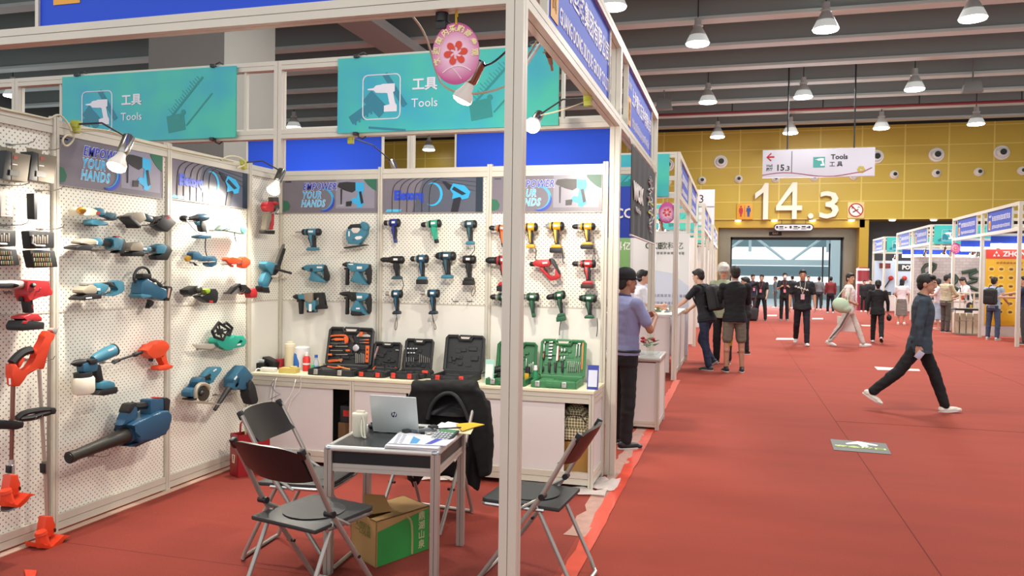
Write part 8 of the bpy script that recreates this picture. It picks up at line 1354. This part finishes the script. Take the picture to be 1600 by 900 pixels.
L = 'man in black tee with white print and pink badge walking to the camera'
t = P_(L, 1252, 540, hd=178, H=1.79, legs=((6, 4, 3, -6), (-10, 26, 3, 14)), arms=((4, 12, 14, 3), (-2, 12, 16, 3)), shirt='14161b', hem=.84, pants='151824', shoes='e2e0dc', hair='short', vox=.011, wide=1.08, nod=3, skin='b98468'); badge(t, L, 1.14, 'c9a3ab', 'b9a890')
_, J, T, s = PJ[L]; b = B(); random.seed(6)
for k in range(5): x = -.1+.06*k; z = 1.3+.018*k; b.tube([T(x-.02, .135, z-.02), T(x+.01, .14, z+.02), T(x+.03, .138, z-.01)], .007, 5).tube([T(x-.015, .137, z+.015), T(x+.02, .139, z-.02)], .006, 5)
ob('shirt_print', b, WHT, t, True)
L = 'man in white tee and white striped track trousers striding right'
t = P_(L, 1325, 541, hd=-100, H=1.78, legs=((24, 4, 2, -8), (-24, 8, 2, 16)), arms=((-10, 8, 75, -40), (-10, 8, 75, -40)), shirt='dcd3cc', hem=.86, pants='c9c0b6', shoes='e0ddd9', soles='c8c4be', hair='short', hairc='17130f', vox=.011, look=-42, skin='b8896d', wide=1.08)
_, J, T, s = PJ[L]; ob('shirt_print', B().box(T(.0, -.137, 1.28), (.02, .2, .2), None), mat('e2a08f', .6), t, True)
i_ = 1 if J['h1'].y < J['h0'].y else 0
for o_ in (-.014, .0, .014): ob('side_stripe', B().tube([J['h%d' % i_]+V((o_, -.112, -.02)), J['k%d' % i_]+V((o_, -.078, 0)), J['a%d' % i_]+V((o_, -.06, .06))], .0045, 5), mat('4a4a50', .6), t, True)
u = thing('shoulder_bag', 'pale green bag slung on the striding man in white', 'bag', at_h(1313, 500, 16.0)); c = at_h(1314, 477, 15.98); link('bag_body', blob(B().ell(c, (.2, .09, .17), 18, 12, Euler((0, .5, 0)).to_matrix()).ell(c+V((.1, 0, -.08)), (.13, .08, .1), 14, 10), .014, 3), mat('a9bfa4', .6), u, True); ob('strap', B().tube([c+V((-.12, 0, .12)), T(0, -.05, 1.5), c+V((.15, .02, .05))], .012, 6, smooth=1), mat('9db298', .6), u, True)
u = thing('shopping_bag', 'white carrier bag hanging between the legs of the man in white', 'bag', at_h(1322, 515, 16.55)); c = at_h(1322, 505, 16.55); ob('bag_body', B().prism([c+V((-.2, 0, .16)), c+V((.1, 0, .16)), c+V((.22, 0, -.2)), c+V((-.18, 0, -.2))], (0, .05, 0), bev=.01), mat('d5cdc6', .6), u, True); ob('handle', B().tube([c+V((-.1, .02, .15)), c+V((-.05, .02, .3)), c+V((.02, .02, .15))], .008, 5, smooth=1), WHT, u, True)
L = 'woman in black top and wide black trousers walking away'
t = P_(L, 1370, 536, hd=-8, H=1.57, legs=((8, 4, 2, 0), (-14, 26, 2, 30)), arms=((2, 12, 10, 2), (6, 14, 12, 2)), shirt='0f0f12', sleeve='long', hem=.8, pants='0d0d10', shoes='d9d6d0', soles='2a2a2c', hair='bun', hairc='14110f', vox=.011, skin='b98b70')
_, J, T, s = PJ[L]; w_ = J['w1'] if J['w1'].x > J['w0'].x else J['w0']; u = thing('handbag', 'small black purse in the right hand of the woman in black', 'bag', w_+V((0, 0, -.3))); ob('bag_body', B().ell(w_+V((.03, 0, -.17)), (.06, .05, .08), 14, 10), BLK, u, True); ob('strap', B().tube([w_+V((0, 0, -.07)), w_+V((.05, 0, -.12))], .008, 5), BLK, u, True)
L = 'woman in white tee and long grey skirt standing far right of the aisle'
t = P_(L, 1408, 507, hd=-15, H=1.6, shirt='dbd2d4', hem=.92, pants='726c66', bottom='skirt', shoes='d9d6d0', hair='long', vox=.014, arms=((15, 10, 50, -10), (5, 10, 15, 0)))
L = 'woman in white tee and pale blue skirt behind the striding man'
t = P_(L, 1447, 510, hd=80, H=1.62, dy=-1.5, shirt='dbd2d4', hem=.92, pants='9fb0c4', bottom='skirt', shoes='c98f80', hair='long', vox=.014, arms=((30, 6, 60, -10), (30, 6, 60, -10)))
L = 'man in beige shirt and dark grey trousers at the black demo table'
t = P_(L, 1477, 519, hd=-62, H=1.74, legs=((2, 3, 3), (0, 3, 3)), arms=((40, 6, 45, -8), (30, 6, 50, -8)), shirt='b8b094', sleeve='long', hem=.93, pants='4f4a48', shoes='17171a', hair='short', vox=.011, belt='1c1a1a', wide=1.08, nod=10, skin='b9866b')
L = 'man in white shirt with black strap bending behind the demo table'
t = P_(L, 1508, 521, hd=100, H=1.7, dy=1.1, dx=.35, lean=14, shirt='dad8d8', hem=.9, pants='35363c', shoes='222222', hair='short', vox=.013, arms=((40, 8, 40, -10), (40, 8, 40, -10)), nod=15); _, J, T, s = PJ[L]; ob('shoulder_strap', B().tube([T(.1, .1, 1.44), T(.02, .15, 1.2), T(-.1, .12, 1.0)], .02, 6), BLK, t, True)
L = 'man with black backpack, pale blue shirt and jeans before the yellow poster'
t = P_(L, 1551, 531, hd=-38, H=1.69, legs=((4, 4, 6), (-4, 4, 6)), arms=((18, 10, 30, 0), (20, 10, 40, 0)), shirt='9fb4cc', hem=.88, pants='3c4a63', shoes='b9b9bb', soles='e0ded8', hair='short', hairc='1c1613', vox=.011, wide=1.06, skin='c08f75'); backpack('big black backpack of the man before the yellow poster', L, '1d1b1d', .165)
L = 'man in navy shirt at the right picture edge behind the corner post'
P_(L, 1600, 538, hd=60, H=1.72, shirt='232846', sleeve='short', pants='3b3b40', shoes='222222', vox=.013, arms=((40, 8, 50, 10), (70, 8, 10, 10)))
L = 'masked man in black tee with pink badge looking at his hands'
t = P_(L, 1225, 501, hd=178, H=1.75, arms=((25, 10, 85, -22), (25, 10, 85, -22)), shirt='15171b', hem=.86, pants='111217', shoes='6b6a6c', hair='short', vox=.014); badge(t, L, 1.1); _, J, T, s = PJ[L]; ob('face_mask', B().ell(T(0, .1, 1.6), (.065, .035, .055), 14, 10), mat('c9d2d4', .6), t, True)
L = 'man in black suit with badge pointing left, near the doorway'
t = P_(L, 1189, 501, hd=165, H=1.68, legs=((2, 3, 8), (-2, 3, 10)), arms=((10, 8, 20, 0), (20, 66, 8, 66)), shirt='15161b', sleeve='short', hem=.84, pants='111217', shoes='1a1a1c', vox=.014); badge(t, L, 1.14)
L = 'man in dark blue shirt standing left of the pointing man'
t = P_(L, 1175, 497, hd=200, H=1.68, shirt='232c3f', sleeve='long', pants='4a3f42', shoes='1a1a1c', vox=.016, arms=((20, 10, 60, -10), (10, 8, 20, 0))); badge(t, L, 1.16)
for k, (L, px, py, kw) in enumerate((('man in dark red shirt walking out towards the doorway', 1297, 489.5, dict(hd=4, H=1.64, shirt='7c2f31', sleeve='long', pants='16181f', legs=((6, 4), (-6, 8)))), ('man in grey shirt walking away through the doorway', 1279, 484.5, dict(hd=-10, H=1.62, shirt='6f7377', sleeve='long', pants='2a2c31')), ('man in black partly behind the walking man near the doorway', 1262, 483, dict(hd=175, H=1.66, shirt='2b2225', sleeve='long', pants='1b1c20')),
    ('left person in black of the pair by the far stand', 1349, 487, dict(hd=190, H=1.5, shirt='1d1e22', sleeve='long', pants='14151a')), ('right person in black of the pair by the far stand', 1359, 486.5, dict(hd=160, H=1.55, shirt='17181c', sleeve='long', pants='14151a')), ('dark silhouette of a person outside left of the masked man', 1211, 481, dict(hd=90, H=1.6, shirt='5f6a70', sleeve='long', pants='4b545a')), ('dark dressed person outside behind the masked man', 1237, 482, dict(hd=30, H=1.66, shirt='3b4a5a', sleeve='long', pants='2f3a46')))):
    P_(L, px, py, vox=.018, **kw)
c = at(1170, 501, 2, 0); u = thing('travel_bag', 'dark travel bag on the carpet behind the khaki shorts man', 'bag', (c.x, c.y, 0)); ob('bag_body', B().box((c.x, c.y, .24), (.62, .3, .46), bev=.08, seg=3), mat('2b2a2c', .7), u, True); ob('handle', B().tube([(c.x-.12, c.y-.05, .45), (c.x-.08, c.y-.05, .58), (c.x+.08, c.y-.05, .58), (c.x+.12, c.y-.05, .45)], .014, 6, smooth=1), BLK, u, True)
